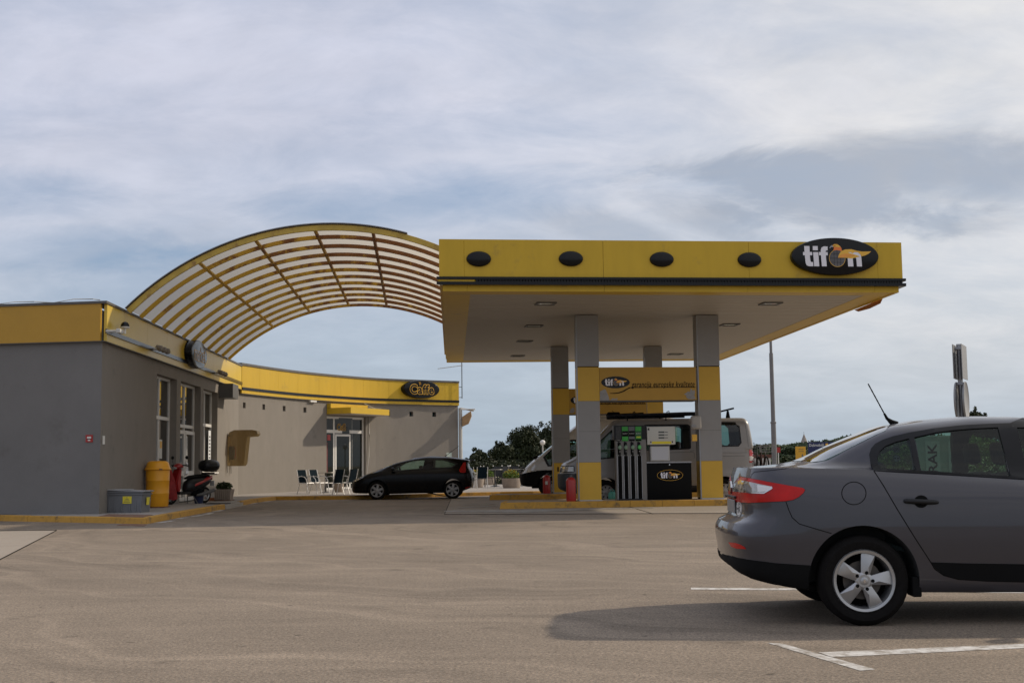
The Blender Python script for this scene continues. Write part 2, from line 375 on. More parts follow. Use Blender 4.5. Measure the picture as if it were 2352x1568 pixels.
def tri_fill(poly, holes=(), step=None):
    xs = [p[0] for p in poly]; ys = [p[1] for p in poly]
    if step is None: step = max(max(xs)-min(xs), max(ys)-min(ys))/14
    pts = []; edges = []
    def loop(pl):
        res = []
        for i in range(len(pl)):
            a, b = Vector(pl[i][:2]), Vector(pl[(i+1)%len(pl)][:2]); m = max(1, int((b-a).length/step))
            for k in range(m): res.append(a+(b-a)*k/m)
        s = len(pts); pts.extend(res); edges.extend([(s+i, s+(i+1)%len(res)) for i in range(len(res))])
    loop(poly)
    for h in holes: loop(h)
    y = min(ys)+step*0.5; j = 0
    while y < max(ys):
        x = min(xs)+step*(0.5+0.5*(j%2))
        while x < max(xs):
            if pip((x,y), poly) and not any(pip((x,y), h) for h in holes): pts.append(Vector((x,y)))
            x += step
        y += step*0.87; j += 1
    v, e, f, *_ = delaunay_2d_cdt(pts, edges, [], 0, 1e-5)
    tris = []
    for t in f:
        c = sum((v[i] for i in t), Vector((0,0)))/len(t)
        if pip(c, poly) and not any(pip(c, h) for h in holes): tris.append(t)
    return v, tris
class Car:
    def __init__(s, name, label, cat, loc, rz, rows, paint, creases=(), sub=5, vsub=4, group=None):
        s.root = thing(name, label, cat, loc, rz, group); s.M = Matrix.Translation(loc) @ Matrix.Rotation(rz, 4, 'Z'); s.Mi = s.M.inverted()
        bm = shell(rows, sub, vsub, creases); s.bvh = BVHTree.FromBMesh(bm); s.body = bm_obj(bm, 'body'); bm.free()
        s.paint = paint; s.cutters = []; s.wells = []
    def cam_ray(s, p):
        d = ray(p[0], p[1]); o = s.Mi @ CAM; return o, (s.Mi.to_3x3() @ d).normalized()
    def hit(s, p, mode='px'):
        if mode == 'px': o, d = s.cam_ray(p)
        elif mode == 'top': o, d = Vector((p[0],p[1],5)), Vector((0,0,-1))
        elif mode == 'side': o, d = Vector((p[0],-5,p[1])), Vector((0,1,0))
        elif mode == 'rear': o, d = Vector((-5,p[0],p[1])), Vector((1,0,0))
        elif mode == 'front': o, d = Vector((9,p[0],p[1])), Vector((-1,0,0))
        h = s.bvh.ray_cast(o, d)
        return (h[0], h[1] if h[1].dot(d) < 0 else -h[1]) if h[0] is not None else None
    def patch(s, name, poly, m, off=0.003, holes=(), mode='px', mirror=True, skirt=0.012, parent=None, step=None, label=None):
        v, tris = tri_fill(poly, holes, step)
        c = (sum(p[0] for p in poly)/len(poly), sum(p[1] for p in poly)/len(poly)); P = []; Nn = []
        for p in v:
            h = None; q = Vector((p[0],p[1]))
            for k in range(14):
                h = s.hit(q, mode)
                if h: break
                q = q + (Vector(c)-q)*0.06
            if h is None: h = (Vector((0,0,0)), Vector((0,0,1)))
            P.append(h[0]+h[1]*off); Nn.append(h[1])
        outs = []
        side = -1 if sum(p.y for p in P) < 0 else 1
        for sg in ((1,-1) if mirror else (1,)):
            bm = bmesh.new(); V = [bm.verts.new((p.x, p.y*sg, p.z)) for p in P]
            for t in tris:
                try: bm.faces.new([V[i] for i in t])
                except ValueError: pass
            if skirt:
                bmesh.ops.recalc_face_normals(bm, faces=bm.faces)
                lower = {}
                for e in [e for e in bm.edges if len(e.link_faces) == 1]:
                    q = []
                    for w in e.verts:
                        if w not in lower:
                            i = V.index(w); lower[w] = bm.verts.new((w.co.x-Nn[i].x*skirt, w.co.y-Nn[i].y*skirt*sg, w.co.z-Nn[i].z*skirt))
                        q.append(w)
                    try: bm.faces.new([q[0], q[1], lower[q[1]], lower[q[0]]])
                    except ValueError: pass
            for w in [w for w in bm.verts if not w.link_faces]: bm.verts.remove(w)
            mb = MB(); mb.bm.free(); mb.bm = bm
            o = mb.build(name, m, parent if (parent and sg == 1) else s.root, smooth=True, ang=40)
            if label: o['label'] = label
            outs.append(o)
        return outs
    def seam(s, pts, m=None, w=0.006, off=0.0015, mode='px', closed=False, parent=None, name='panel_gap', mirror=True):
        """a thin dark shut line following the body"""
        m = m or m_blackm
        hs = []
        pts = [Vector(p) for p in pts]
        dense = []
        for a, b in zip(pts, pts[1:]+([pts[0]] if closed else [])):
            for k in range(6): dense.append(a+(b-a)*k/6)
        if not closed: dense.append(pts[-1])
        for p in dense:
            h = s.hit(p, mode)
            if h: hs.append(h)
        mb = MB()
        for sg in ((1,-1) if mirror else (1,)):
            if sg == -1: mb.build(name, m, parent or s.root); mb = MB()
            prev = None; first = None
            for i, (p, n) in enumerate(hs):
                d = (hs[(i+1)%len(hs)][0]-hs[i-1][0]) if closed or 0 < i < len(hs)-1 else ((hs[1][0]-hs[0][0]) if i == 0 else (hs[-1][0]-hs[-2][0]))
                t = n.cross(d).normalized()*w/2; q = p+n*off
                a, b = q+t, q-t
                pr = [mb.bm.verts.new((x.x, x.y*sg, x.z)) for x in (a,b)]
                if prev: mb.bm.faces.new([prev[0], prev[1], pr[1], pr[0]])
                else: first = pr
                prev = pr
            if closed: mb.bm.faces.new([prev[0], prev[1], first[1], first[0]])
        return mb.build(name, m, parent or s.root)
    def opening(s, poly, mode='px'):
        """cut a window: the outline is carried to the body, then cut straight across the car"""
        if mode == 'px': pts = [(h[0].x, h[0].z) for h in (s.hit(p) for p in poly) if h]; dirn = 'y'
        elif mode == 'side': pts = list(poly); dirn = 'y'
        else: pts = list(poly); dirn = mode
        mb = MB()
        if dirn == 'y': mb.prism([(x,z) for x,z in pts], 3.0, frame_M((0,1.5,0),(1,0,0),(0,0,1)))
        elif dirn == 'top': mb.prism(pts, 1.2, Matrix.Translation((0,0,0.8)))
        elif dirn == 'front': mb.prism(pts, 2.0, frame_M((1.4,0,0),(0,1,0),(0,0,1)))
        elif dirn == 'rear': mb.prism(pts, 1.5, frame_M((-2.0,0,0),(0,1,0),(0,0,1)))
        bmesh.ops.recalc_face_normals(mb.bm, faces=mb.bm.faces); s.cutters.append(mb.bm)
    def well(s, x, z, r, y0=0.52, y1=1.2):
        for sg in (1,-1):
            mb = MB(); mb.cyl((x, sg*y0, z), (x, sg*y1, z), r, n=56); bmesh.ops.recalc_face_normals(mb.bm, faces=mb.bm.faces); s.cutters.append(mb.bm)
    def cavity(s, rows):
        bm = shell(rows, 3, 2); s.cutters.insert(0, bm)
    def finish(s, interior=None, extra_regions=()):
        cut(s.body, s.cutters); me = s.body.data; me.materials.clear()
        me.materials.append(s.paint); me.materials.append(interior or m_dark)
        for r in extra_regions: me.materials.append(r[0])
        for f in me.polygons:
            c = f.center; h = s.bvh.find_nearest(c)
            f.material_index = 1 if (h[0] is None or h[3] > 0.004) else 0
            if f.material_index == 0:
                for i, r in enumerate(extra_regions):
                    if r[1](c): f.material_index = 2+i
        me.shade_smooth(); me.set_sharp_from_angle(angle=R(32)); s.body.parent = s.root; s.body.name = 'body'
def wheel(parent, x, y, Rr, rimr, wid, style='spoke5', ang0=78, spokes=5, mrim=None):
    sg = -1 if y < 0 else 1; mrim = mrim or m_rim
    Mx = frame_M((x, y, Rr), (-sg,0,0), (0,0,1))            # local z points out of the car
    mb = MB(); s = (Rr-rimr)
    mb.lathe([(rimr,-wid+.01),(rimr+s*.5,-wid+.0),(Rr-.02,-wid+.02),(Rr,-wid+.045),(Rr,-.045),(Rr-.015,-.018),(rimr+s*.6,0.004),(rimr+s*.22,0.0),(rimr,-.012)], Mx, 72, close=True)
    ty = mb.build('wheel', m_rubber, parent, True)
    mb = MB()
    mb.lathe([(rimr+.004,-.012),(rimr-.004,.002),(rimr-.022,-.002),(rimr-.030,-.03),(rimr-.032,-wid+.03),(rimr+.002,-wid+.03)], Mx, 72, close=True)
    if style == 'spoke5':
        for k in range(5):
            a = R(ang0+72*k); Mk = Mx @ Matrix.Rotation(a, 4, 'Z')     # spoke lies along local x
            r1 = rimr-.012
            pl = [(0.030,-0.030),(0.075,-0.036),(r1*math.cos(R(14)), -r1*math.sin(R(14))),(r1, 0),(r1*math.cos(R(15)), r1*math.sin(R(15))),(0.12,0.042),(0.05,0.030),(0.02,0.02)]
            mid = [(0.030,-0.004),(0.09,0.022),(r1*math.cos(R(11)), r1*math.sin(R(10)))]
            # two facets meeting on a ridge
            top = [Mk @ Vector((p[0],p[1],-.012-0.010*(p[0]/r1))) for p in pl]; low = [Mk @ Vector((p[0],p[1],-.045)) for p in pl]
            rid = Mk @ Vector((0.10, -0.012, 0.002))
            tv = [mb.bm.verts.new(p) for p in top]; lv = [mb.bm.verts.new(p) for p in low]; rv = mb.bm.verts.new(rid)
            for i in range(len(pl)):
                j = (i+1)%len(pl); mb.bm.faces.new([tv[i], tv[j], rv]); mb.bm.faces.new([lv[i], lv[j], tv[j], tv[i]])
            mb.bm.faces.new(lv[::-1])
        mb.lathe([(0.062,-.05),(0.062,-.014),(0.045,-.006),(0.0,-.006)], Mx, 32)
    else:
        for k in range(spokes):
            a = R(ang0+360/spokes*k); Mk = Mx @ Matrix.Rotation(a, 4, 'Z'); r1 = rimr-.01
            mb.prism([(0.03,-0.028),(r1,-0.045),(r1,0.045),(0.03,0.028)], .03, Mk @ Matrix.Translation((0,0,-.04)))
        mb.lathe([(0.075,-.05),(0.075,-.008),(0.04,0.004),(0.0,0.004)], Mx, 24)
    rim = mb.build('rim', mrim, ty, True, ang=25)
    mb = MB(); mb.lathe([(0.0,-.10),(rimr*.62,-.10),(rimr*.62,-.085),(0.0,-.085)], Mx, 40)
    mb.build('brake_disc', m_brake, ty, True)
    mb = MB(); mb.lathe([(0.0,-wid+.02),(rimr-.03,-wid+.02),(rimr-.03,-wid+.03),(0.0,-wid+.03)], Mx, 40); mb.build('wheel_back', m_blackm, ty)
    if style == 'spoke5':
        for k in range(5):
            mb = MB(); a = R(ang0+72*k-6); mb.lathe([(0.0,-.012),(.0125,-.012),(.0125,-.0035),(0.0,-.0035)], Mx @ Matrix.Translation((0.060*math.cos(a),0.060*math.sin(a),0)), 14); mb.build('wheel_bolt', m_blackm, rim)
        mb = MB(); mb.lathe([(0.0,-.006),(.028,-.006),(.027,.0),(.022,.002),(0.0,.002)], Mx, 28)
        cap = mb.build('centre_cap', m_rim, rim, True)
        mb = MB(); mb.prism([(0,-.016),(.010,0),(0,.016),(-.010,0)], .004, Mx @ Matrix.Translation((0,0,.001))); mb.build('emblem', m_chrome, cap)
    return ty
def seat(parent, x, y, w=0.46, z0=0.32, h=0.62, fw=1, m=None):
    m = m or mat('dark_seat_fabric', (0.03,0.035,0.035), 0.9, var=0.2)
    mb = MB(); mb.box((x-.05,y-w/2,z0),(x+.48*fw,y+w/2,z0+.16) if fw > 0 else (x+.05,y+w/2,z0+.16), .05)
    mb.box((-.06,-w/2,0),(.06,w/2,h), .05, Matrix.Translation((x,y,z0+.08)) @ Matrix.Rotation(R(-14), 4, 'Y'))
    mb.box((-.045,-.12,0),(.045,.12,.17), .04, Matrix.Translation((x-.19,y,z0+.12+h)) @ Matrix.Rotation(R(-8), 4, 'Y'))
    return mb.build('seat', m, parent, True)
# ------------------------------------------------------------------ grey saloon in the foreground
Z7 = lambda x, y: ((2800+x/1.8148)/1.7415, (1300+y/1.8148)/1.7415)
Z8 = lambda x, y: ((2700+x/1.3861)/1.7415, (1600+y/1.3861)/1.7415)
ZR = lambda x, y: ((2820+x/2.4132)/1.7415, (1750+y/2.4123)/1.7415)       # lamp / bumper close-up
def make_sedan():
    paint = mat('dark_grey_violet_car_paint', (0.043,0.041,0.050), 0.36, metal=0.35, var=0.03, vscale=2, coat=0.7)
    side7 = [(-.3,1.115),(.1,1.095),(1.2,1.015),(2.0,.985),(2.5,.95),(3.1,.84),(3.45,.70),(3.62,.60)]
    rows = [
     row(-.76, 3.45, .80, [(-.94,.40),(-.6,.30),(-.36,.25),(.4,.235),(2.4,.22),(3.5,.24)]),
     row(-.895, 3.56, .872, [(-.95,.42),(-.81,.345),(-.60,.30),(-.36,.262),(.4,.245),(2.4,.23),(3.5,.26)]),
     row(-.925, 3.62, .895, [(-.97,.52),(-.36,.45),(2.4,.42),(3.5,.44)], rr=.42),
     row(-.94, 3.655, .905, [(-.99,.655),(-.4,.60),(2.4,.58),(3.6,.55)], rr=.44),
     row(-.91, 3.64, .905, [(-.93,.715),(-.4,.70),(2.4,.68),(3.6,.60)], rr=.44),
     row(-.825, 3.62, .900, [(-.85,.76),(-.4,.80),(1.0,.80),(2.4,.78),(3.2,.70),(3.6,.63)], rr=.34),
     row(-.815, 3.58, .888, [(-.84,.96),(-.3,.93),(1.0,.92),(2.4,.86),(3.2,.76),(3.55,.655)], rr=.30),
     row(-.797, 3.55, .862, [(-.82,1.055),(-.75,1.045),(-.3,1.03),(.1,1.02),(1.2,.97),(2.4,.90),(3.1,.79),(3.5,.68)], rr=.28),
     row(-.775, 3.40, .80, [(-.79,1.120),(-.60,1.118)]+side7, rr=.25, g=(.45,.80,.93,.98)),
     row(-.33, 2.62, .735, [(-.33,1.160),(-.05,1.135),(.1,1.125),(1.2,1.06),(2.0,1.02),(2.62,.98)], rr=.50, fr=.75, g=(.45,.80,.90,.96)),
     row(-.06, 2.10, .685, [(-.06,1.275),(.1,1.255),(.5,1.28),(1.2,1.27),(2.1,1.20)], rr=.42, fr=.55, g=(.45,.80,.90,.96)),
     row(.24, 1.72, .585, [(.24,1.395),(.45,1.405),(.9,1.435),(1.3,1.43),(1.72,1.365)], rr=.30, fr=.3, g=(.45,.82,.92,.97)),
     row(.31, 1.64, .30, [(.31,1.42),(.6,1.462),(.95,1.485),(1.3,1.475),(1.64,1.40)], rr=.25, fr=.25, g=(.6,.9,.97,1)),
     row(.34, 1.60, .0, [(.34,1.43),(.6,1.470),(.95,1.492),(1.3,1.482),(1.60,1.41)], rr=.25, fr=.25)]
    c = Car('parked_car', 'dark grey saloon car parked across the right foreground, seen from its rear side', 'car', (2.535,9.95,0), R(-4), rows, paint, creases=(4,8), sub=6, vsub=4)
    # wheel openings, cabin and windows
    c.well(0, .32, .385); c.well(2.70, .32, .385)
    c.cavity([row(.22, 2.2, .70, .50, rr=.15, fr=.2), row(.16, 2.3, .70, [(.1,1.06),(1.2,1.0),(2.3,.96)], rr=.35, fr=.5),
              row(.30, 1.68, .56, [(.3,1.34),(.9,1.38),(1.68,1.32)], rr=.25, fr=.25), row(.34, 1.6, 0, [(.34,1.39),(.9,1.44),(1.6,1.37)], rr=.2, fr=.2)])
    g_q = smooth_poly([Z7(1290,1005),Z7(1292,950),Z7(1330,885),Z7(1400,850),Z7(1505,822),Z7(1530,900),Z7(1560,1052),Z7(1420,1046),Z7(1312,1040)], 2)
    g_q = [Z7(1290,1010),Z7(1288,960),Z7(1305,915),Z7(1345,878),Z7(1420,848),Z7(1518,822),Z7(1566,1052),Z7(1440,1047),Z7(1315,1040)]
    g_d = [Z7(1556,815),Z7(1700,782),Z7(1850,762),Z7(2000,750),Z7(2162,742),Z7(2255,1098),Z7(1900,1076),Z7(1604,1055)]
    g_f = [Z7(2300,744),Z7(2400,742),(2520,905+40),(2600,1000),(2590,1065),Z7(2385,1118)]
    outer = [Z7(1262,1056),Z7(1238,1000),Z7(1228,940),Z7(1242,895),Z7(1272,862),Z7(1325,833),Z7(1400,808),Z7(1520,780),Z7(1700,750),Z7(1900,728),Z7(2100,717),Z7(2250,712),(2440,920),(2540,950),(2625,1035),(2600,1082),Z7(2352,1120),Z7(1800,1086)]
    for g in (g_q, g_d, g_f): c.opening(g)
    c.opening([(-.27,-.50),(-.20,-.56),(.27,-.50),(.31,-.40),(.33,0),(.31,.40),(.27,.50),(-.20,.56),(-.27,.50),(-.30,0)], 'top')
    c.opening([(1.70,-.50),(2.40,-.62),(2.48,0),(2.40,.62),(1.70,.50),(1.66,0)], 'top')
    c.finish(mat('grey_car_interior', (0.035,0.038,0.038), 0.85, var=0.2), [(m_blackm, lambda p: p.x < -.28 and p.z < zi([(-.97,.47),(-.60,.40),(-.36,.37)], p.x))])
    for nm, g in (('quarter_window', g_q), ('rear_door_window', g_d), ('front_door_window', g_f)):
        c.patch(nm, g, g_car, off=-.006, skirt=0, step=14)
    fr = c.patch('window_surround', outer, m_black, off=.004, holes=[g_q, g_d, g_f], skirt=.02, step=16)
    c.patch('rear_window', [(-.29,-.52),(-.20,-.58),(.27,-.52),(.31,-.42),(.34,0),(.31,.42),(.27,.52),(-.20,.58),(-.29,.52),(-.32,0)], glass('rear_screen_glass', (0.45,0.60,0.56), 1.6, .015, .12, (.25,.32,.30)), off=.003, skirt=.004, mode='top', mirror=False, step=.06)
    c.patch('windscreen', [(1.70,-.50),(2.42,-.64),(2.50,0),(2.42,.64),(1.70,.50),(1.64,0)], g_carc, off=.003, skirt=.004, mode='top', mirror=False, step=.08)
    # shut lines, doors
    door_gap = [Z7(1262,1056),Z8(1160,480),Z8(1230,600),Z8(1330,762),Z8(1420,900),Z8(1440,935),Z8(1490,970),Z8(1570,992),Z8(1740,1002),Z8(1935,1006),(2440,1314),(2440,1270)]
    c.seam(door_gap, w=.007, name='door_gap')
    c.seam([Z8(615,562),Z8(632,610),Z8(650,650),Z8(690,685),Z8(780,712),Z8(868,738)], w=.006, name='bumper_gap')
    c.seam([ZR(440,388),ZR(452,352),ZR(480,330),ZR(600,318),ZR(760,300),ZR(860,280)], w=.004, name='boot_lid_gap')
    c.seam([Z7(1117+88*math.cos(a*math.pi/16), 1219+82*math.sin(a*math.pi/16)) for a in range(32)], w=.006, name='fuel_flap', closed=True, mirror=False)
    lower = [Z8(1420,897),Z8(1600,903),Z8(1935,908),(2440,1262),(2440,1312),Z8(1935,1004),Z8(1740,1000),Z8(1570,990),Z8(1492,968),Z8(1444,933)]
    c.patch('door_trim', lower, m_blackm, off=.006, skirt=.01, step=16)
    trim = [Z8(264,850),Z8(330,868),Z8(420,884),Z8(560,902),Z8(755,915),Z8(738,985),Z8(733,1042),Z8(640,1030),Z8(520,1014),Z8(440,1000),Z8(380,985),Z8(330,950),Z8(296,926),Z8(284,888)]
    c.patch('lower_bumper', trim, m_blackm, off=.006, skirt=.008, step=14)
    # handle
    h0 = c.hit(Z7(1605,1280))[0]; h1 = c.hit(Z7(1480,1275))[0]; h2 = c.hit(Z7(1730,1285))[0]
    for sg in (1,-1):
        mb = MB(); a = h1+Vector((0,-.022,0)); b = h2+Vector((0,-.022,0))
        pts = [a.lerp(b, t)+Vector((0,(0 if .06<t<.94 else .014),0)) for t in (0,.06,.3,.5,.7,.94,1)]
        mb.tube([(p.x,p.y*sg,p.z) for p in pts], [.012,.017,.018,.019,.018,.014,.009], 12)
        hd = mb.build('door_handle', m_black, c.root, True)
    c.patch('handle_recess', [Z7(1605+52*math.cos(a*math.pi/12), 1279+46*math.sin(a*math.pi/12)) for a in range(24)], m_blackm, off=.0015, skirt=.002, step=6)
    # tail lamp
    lamp = [ZR(262,478),ZR(300,425),ZR(345,376),ZR(420,388),ZR(600,425),ZR(780,457),ZR(940,484),ZR(965,502),ZR(950,530),ZR(905,570),ZR(850,598),ZR(780,610),ZR(600,618),ZR(430,627),ZR(300,618),ZR(272,580),ZR(262,530)]
    red = mat('red_lamp_lens', (0.48,0.008,0.006), 0.22, var=0.25, vscale=7, spec=0.3)
    c.patch('tail_lamp_seal', [(x+(x-1790)*.022*(1), y+(y-1125)*.05) for x,y in lamp], m_black, off=.002, skirt=.004, step=9)
    tl = c.patch('tail_lamp', lamp, red, off=.007, skirt=.012, step=7)
    wh = [ZR(270,470),ZR(305,430),ZR(345,408),ZR(430,425),ZR(530,448),ZR(645,472),ZR(648,488),ZR(615,518),ZR(570,532),ZR(440,530),ZR(275,518)]
    c.patch('clear_lens', wh, mat('clear_lamp_lens', (0.42,0.40,0.38), 0.1, metal=0.5, var=0.45, vscale=9, coat=.8), off=.010, skirt=.004, step=7, parent=tl[0])
    wt = [ZR(515,456),ZR(640,474),ZR(640,488),ZR(605,515),ZR(520,522)]
    c.patch('reversing_lens', wt, mat('white_lamp_lens', (0.75,0.75,0.76), 0.15, coat=.8), off=.0125, skirt=.003, step=7, parent=tl[0])
    c.seam([ZR(345,376),ZR(300,425),ZR(275,470),ZR(440,530),ZR(575,534),ZR(650,488),ZR(640,472)], w=.007, off=.0128, m=m_chrome, name='lamp_trim', parent=tl[0], mirror=False)
    c.seam([ZR(425,388),ZR(385,440),ZR(355,530),ZR(350,622)], w=.006, off=.0132, name='boot_lid_gap', parent=tl[0])
    c.patch('fog_reflector', [ZR(228,1006),ZR(290,1012),ZR(340,1028),ZR(378,1050),ZR(398,1072),ZR(310,1068),ZR(258,1050)], red, off=.004, skirt=.006, step=8)
    # country sticker and number plate on the rear face
    st = c.patch('country_sticker', [ZR(330+27*math.cos(a*math.pi/14), 683+76*math.sin(a*math.pi/14)) for a in range(28)], m_white, off=.004, skirt=.003, step=5, mirror=False)[0]
    c.seam([ZR(330+24*math.cos(a*math.pi/14), 683+69*math.sin(a*math.pi/14)) for a in range(28)], w=.003, off=.0055, name='sticker_ring', closed=True, parent=st, mirror=False)
    for pl in ([ZR(313,640),ZR(313,738)], [ZR(325,632),ZR(325,728)], [ZR(313,686),ZR(325,678)], [ZR(332,628),ZR(332,724)], [ZR(332,630),ZR(343,640),ZR(343,668),ZR(332,682)], [ZR(336,682),ZR(346,724)]):
        c.seam(pl, w=.007, off=.0062, name='sticker_letter', parent=st, mirror=False)
    mb = MB(); mb.box((-.835,-.26,.775),(-.824,.26,.875), .004); mb.build('number_plate', m_clad, c.root)
    mb = MB(); mb.box((-.835,-.28,.885),(-.81,.28,.905), .006); mb.build('plate_lamp_bar', m_black, c.root)
    mb = MB(); mb.prism([(0,-.05),(.034,0),(0,.05),(-.034,0)], .012, frame_M((-.82,0,.965),(0,-1,0),(0,0,1))); mb.build('badge', m_chrome, c.root)
    # mud guard, sill, exhaust, antenna
    for y in (-.88,.70): mb = MB(); mb.box((.335,y,.20),(.40,y+.18,.34), .01); mb.build('mud_flap', m_blackm, c.root)
    mb = MB(); mb.tube([(-.74,.45,.31),(-.6,.45,.29),(-.4,.42,.28),(.2,.3,.27)], .026, 12); mb.box((-.62,.20,.28),(-.40,.62,.36), .03); mb.build('exhaust', m_dgrey, c.root, True)
    mb = MB(); mb.box((-.35,-.55,.20),(.2,.55,.29), .05); mb.box((-.5,-.50,.25),(2.9,.5,.31)); mb.cyl((0,-.8,.32),(0,.8,.32),.05); mb.build('underbody', m_blackm, c.root)
    tp = c.hit((.43,0),'top')[0]
    mb = MB(); mb.tube([tp+Vector((.045,0,-.004)), tp+Vector((.0,0,.018)), tp+Vector((-.03,0,.045)), tp+Vector((-.05,0,.085))], [.026,.020,.012,.008], 10)
    b0 = tp+Vector((-.05,0,.085)); mb.tube([b0.lerp(tp+Vector((-.165,0,.32)), k/12) for k in range(13)], [.0045+.001*(k%2) for k in range(13)], 8)
    mb.build('antenna', m_blackm, c.root, True)
    # cabin
    for y in (-.36,.36): seat(c.root, 1.34, y, .52, h=.68)
    seat(c.root, .52, 0, 1.16, z0=.36, h=.50)
    mb = MB(); mb.tube([(1.92+.19*math.sin(a*math.pi/10)*0.35, .36+.19*math.cos(a*math.pi/10), .92+.19*math.sin(a*math.pi/10)) for a in range(21)], .014, 8); mb.build('steering_wheel', m_blackm, c.root, True)
    mb = MB(); mb.box((2.0,-.68,.62),(2.3,.68,.93), .06); mb.build('dashboard', m_dark, c.root, True)
    for y in (-.93,.93):
        mb = MB(); mb.box((2.02,y-.09,.98),(2.14,y+.09,1.11), .045); mb.box((2.05,y*.88-.06,.97),(2.10,y*.88+.06,1.0)); mb.build('door_mirror', m_black, c.root, True)
    # round stickers on the far rear window
    for (px,py), tx in ((Z7(1424,902),'80'), (Z7(1426,966),'')):
        h = c.hit(Z7(1424,902)); 
        o, d = c.cam_ray((px,py)); t = (.66-o.y)/d.y; p = o+d*t
        mb = MB(); mb.prism(ellipse(.030,.030,24), .002, frame_M(p,(1,0,0),(0,0,1)))
        s = mb.build('speed_sticker', mat('sticker_grey', (.85,.9,.88), .6), c.root)
        mb = MB(); mb.lathe([(.027,0),(.0305,0),(.0305,.002),(.027,.002)], frame_M(p+Vector((0,-.003,0)),(1,0,0),(0,0,1)), 24, close=True); mb.build('sticker_ring', m_blackm, s)
        if tx: text('sticker_number', tx, .040, m_blackm, s, frame_M(p+Vector((0,-.004,0)),(-1,0,0),(0,0,1)), .0005)
        else:
            mb = MB(); mb.box((-.022,-.004,0),(-.004,.004,.001), M=frame_M(p+Vector((0,-.003,0)),(1,0,0),(0,0,1))); mb.box((.004,-.004,0),(.020,.004,.001), M=frame_M(p+Vector((0,-.003,0)),(1,0,0),(0,0,1))); mb.build('sticker_mark', m_blackm, s)
    for x, sd in ((0,-1),(2.70,-1),(0,1),(2.70,1)): wheel(c.root, x, sd*.895, .316, .218, .205, 'spoke5', ang0=6)
    # front lamps (off the picture's edge)
    for sd in (-1,1):
        mb = MB(); mb.sphere((3.38, sd*.66, .66), .12, 16, (1.1,.8,.6)); mb.build('headlamp', m_lgrey, c.root, True)
    return c
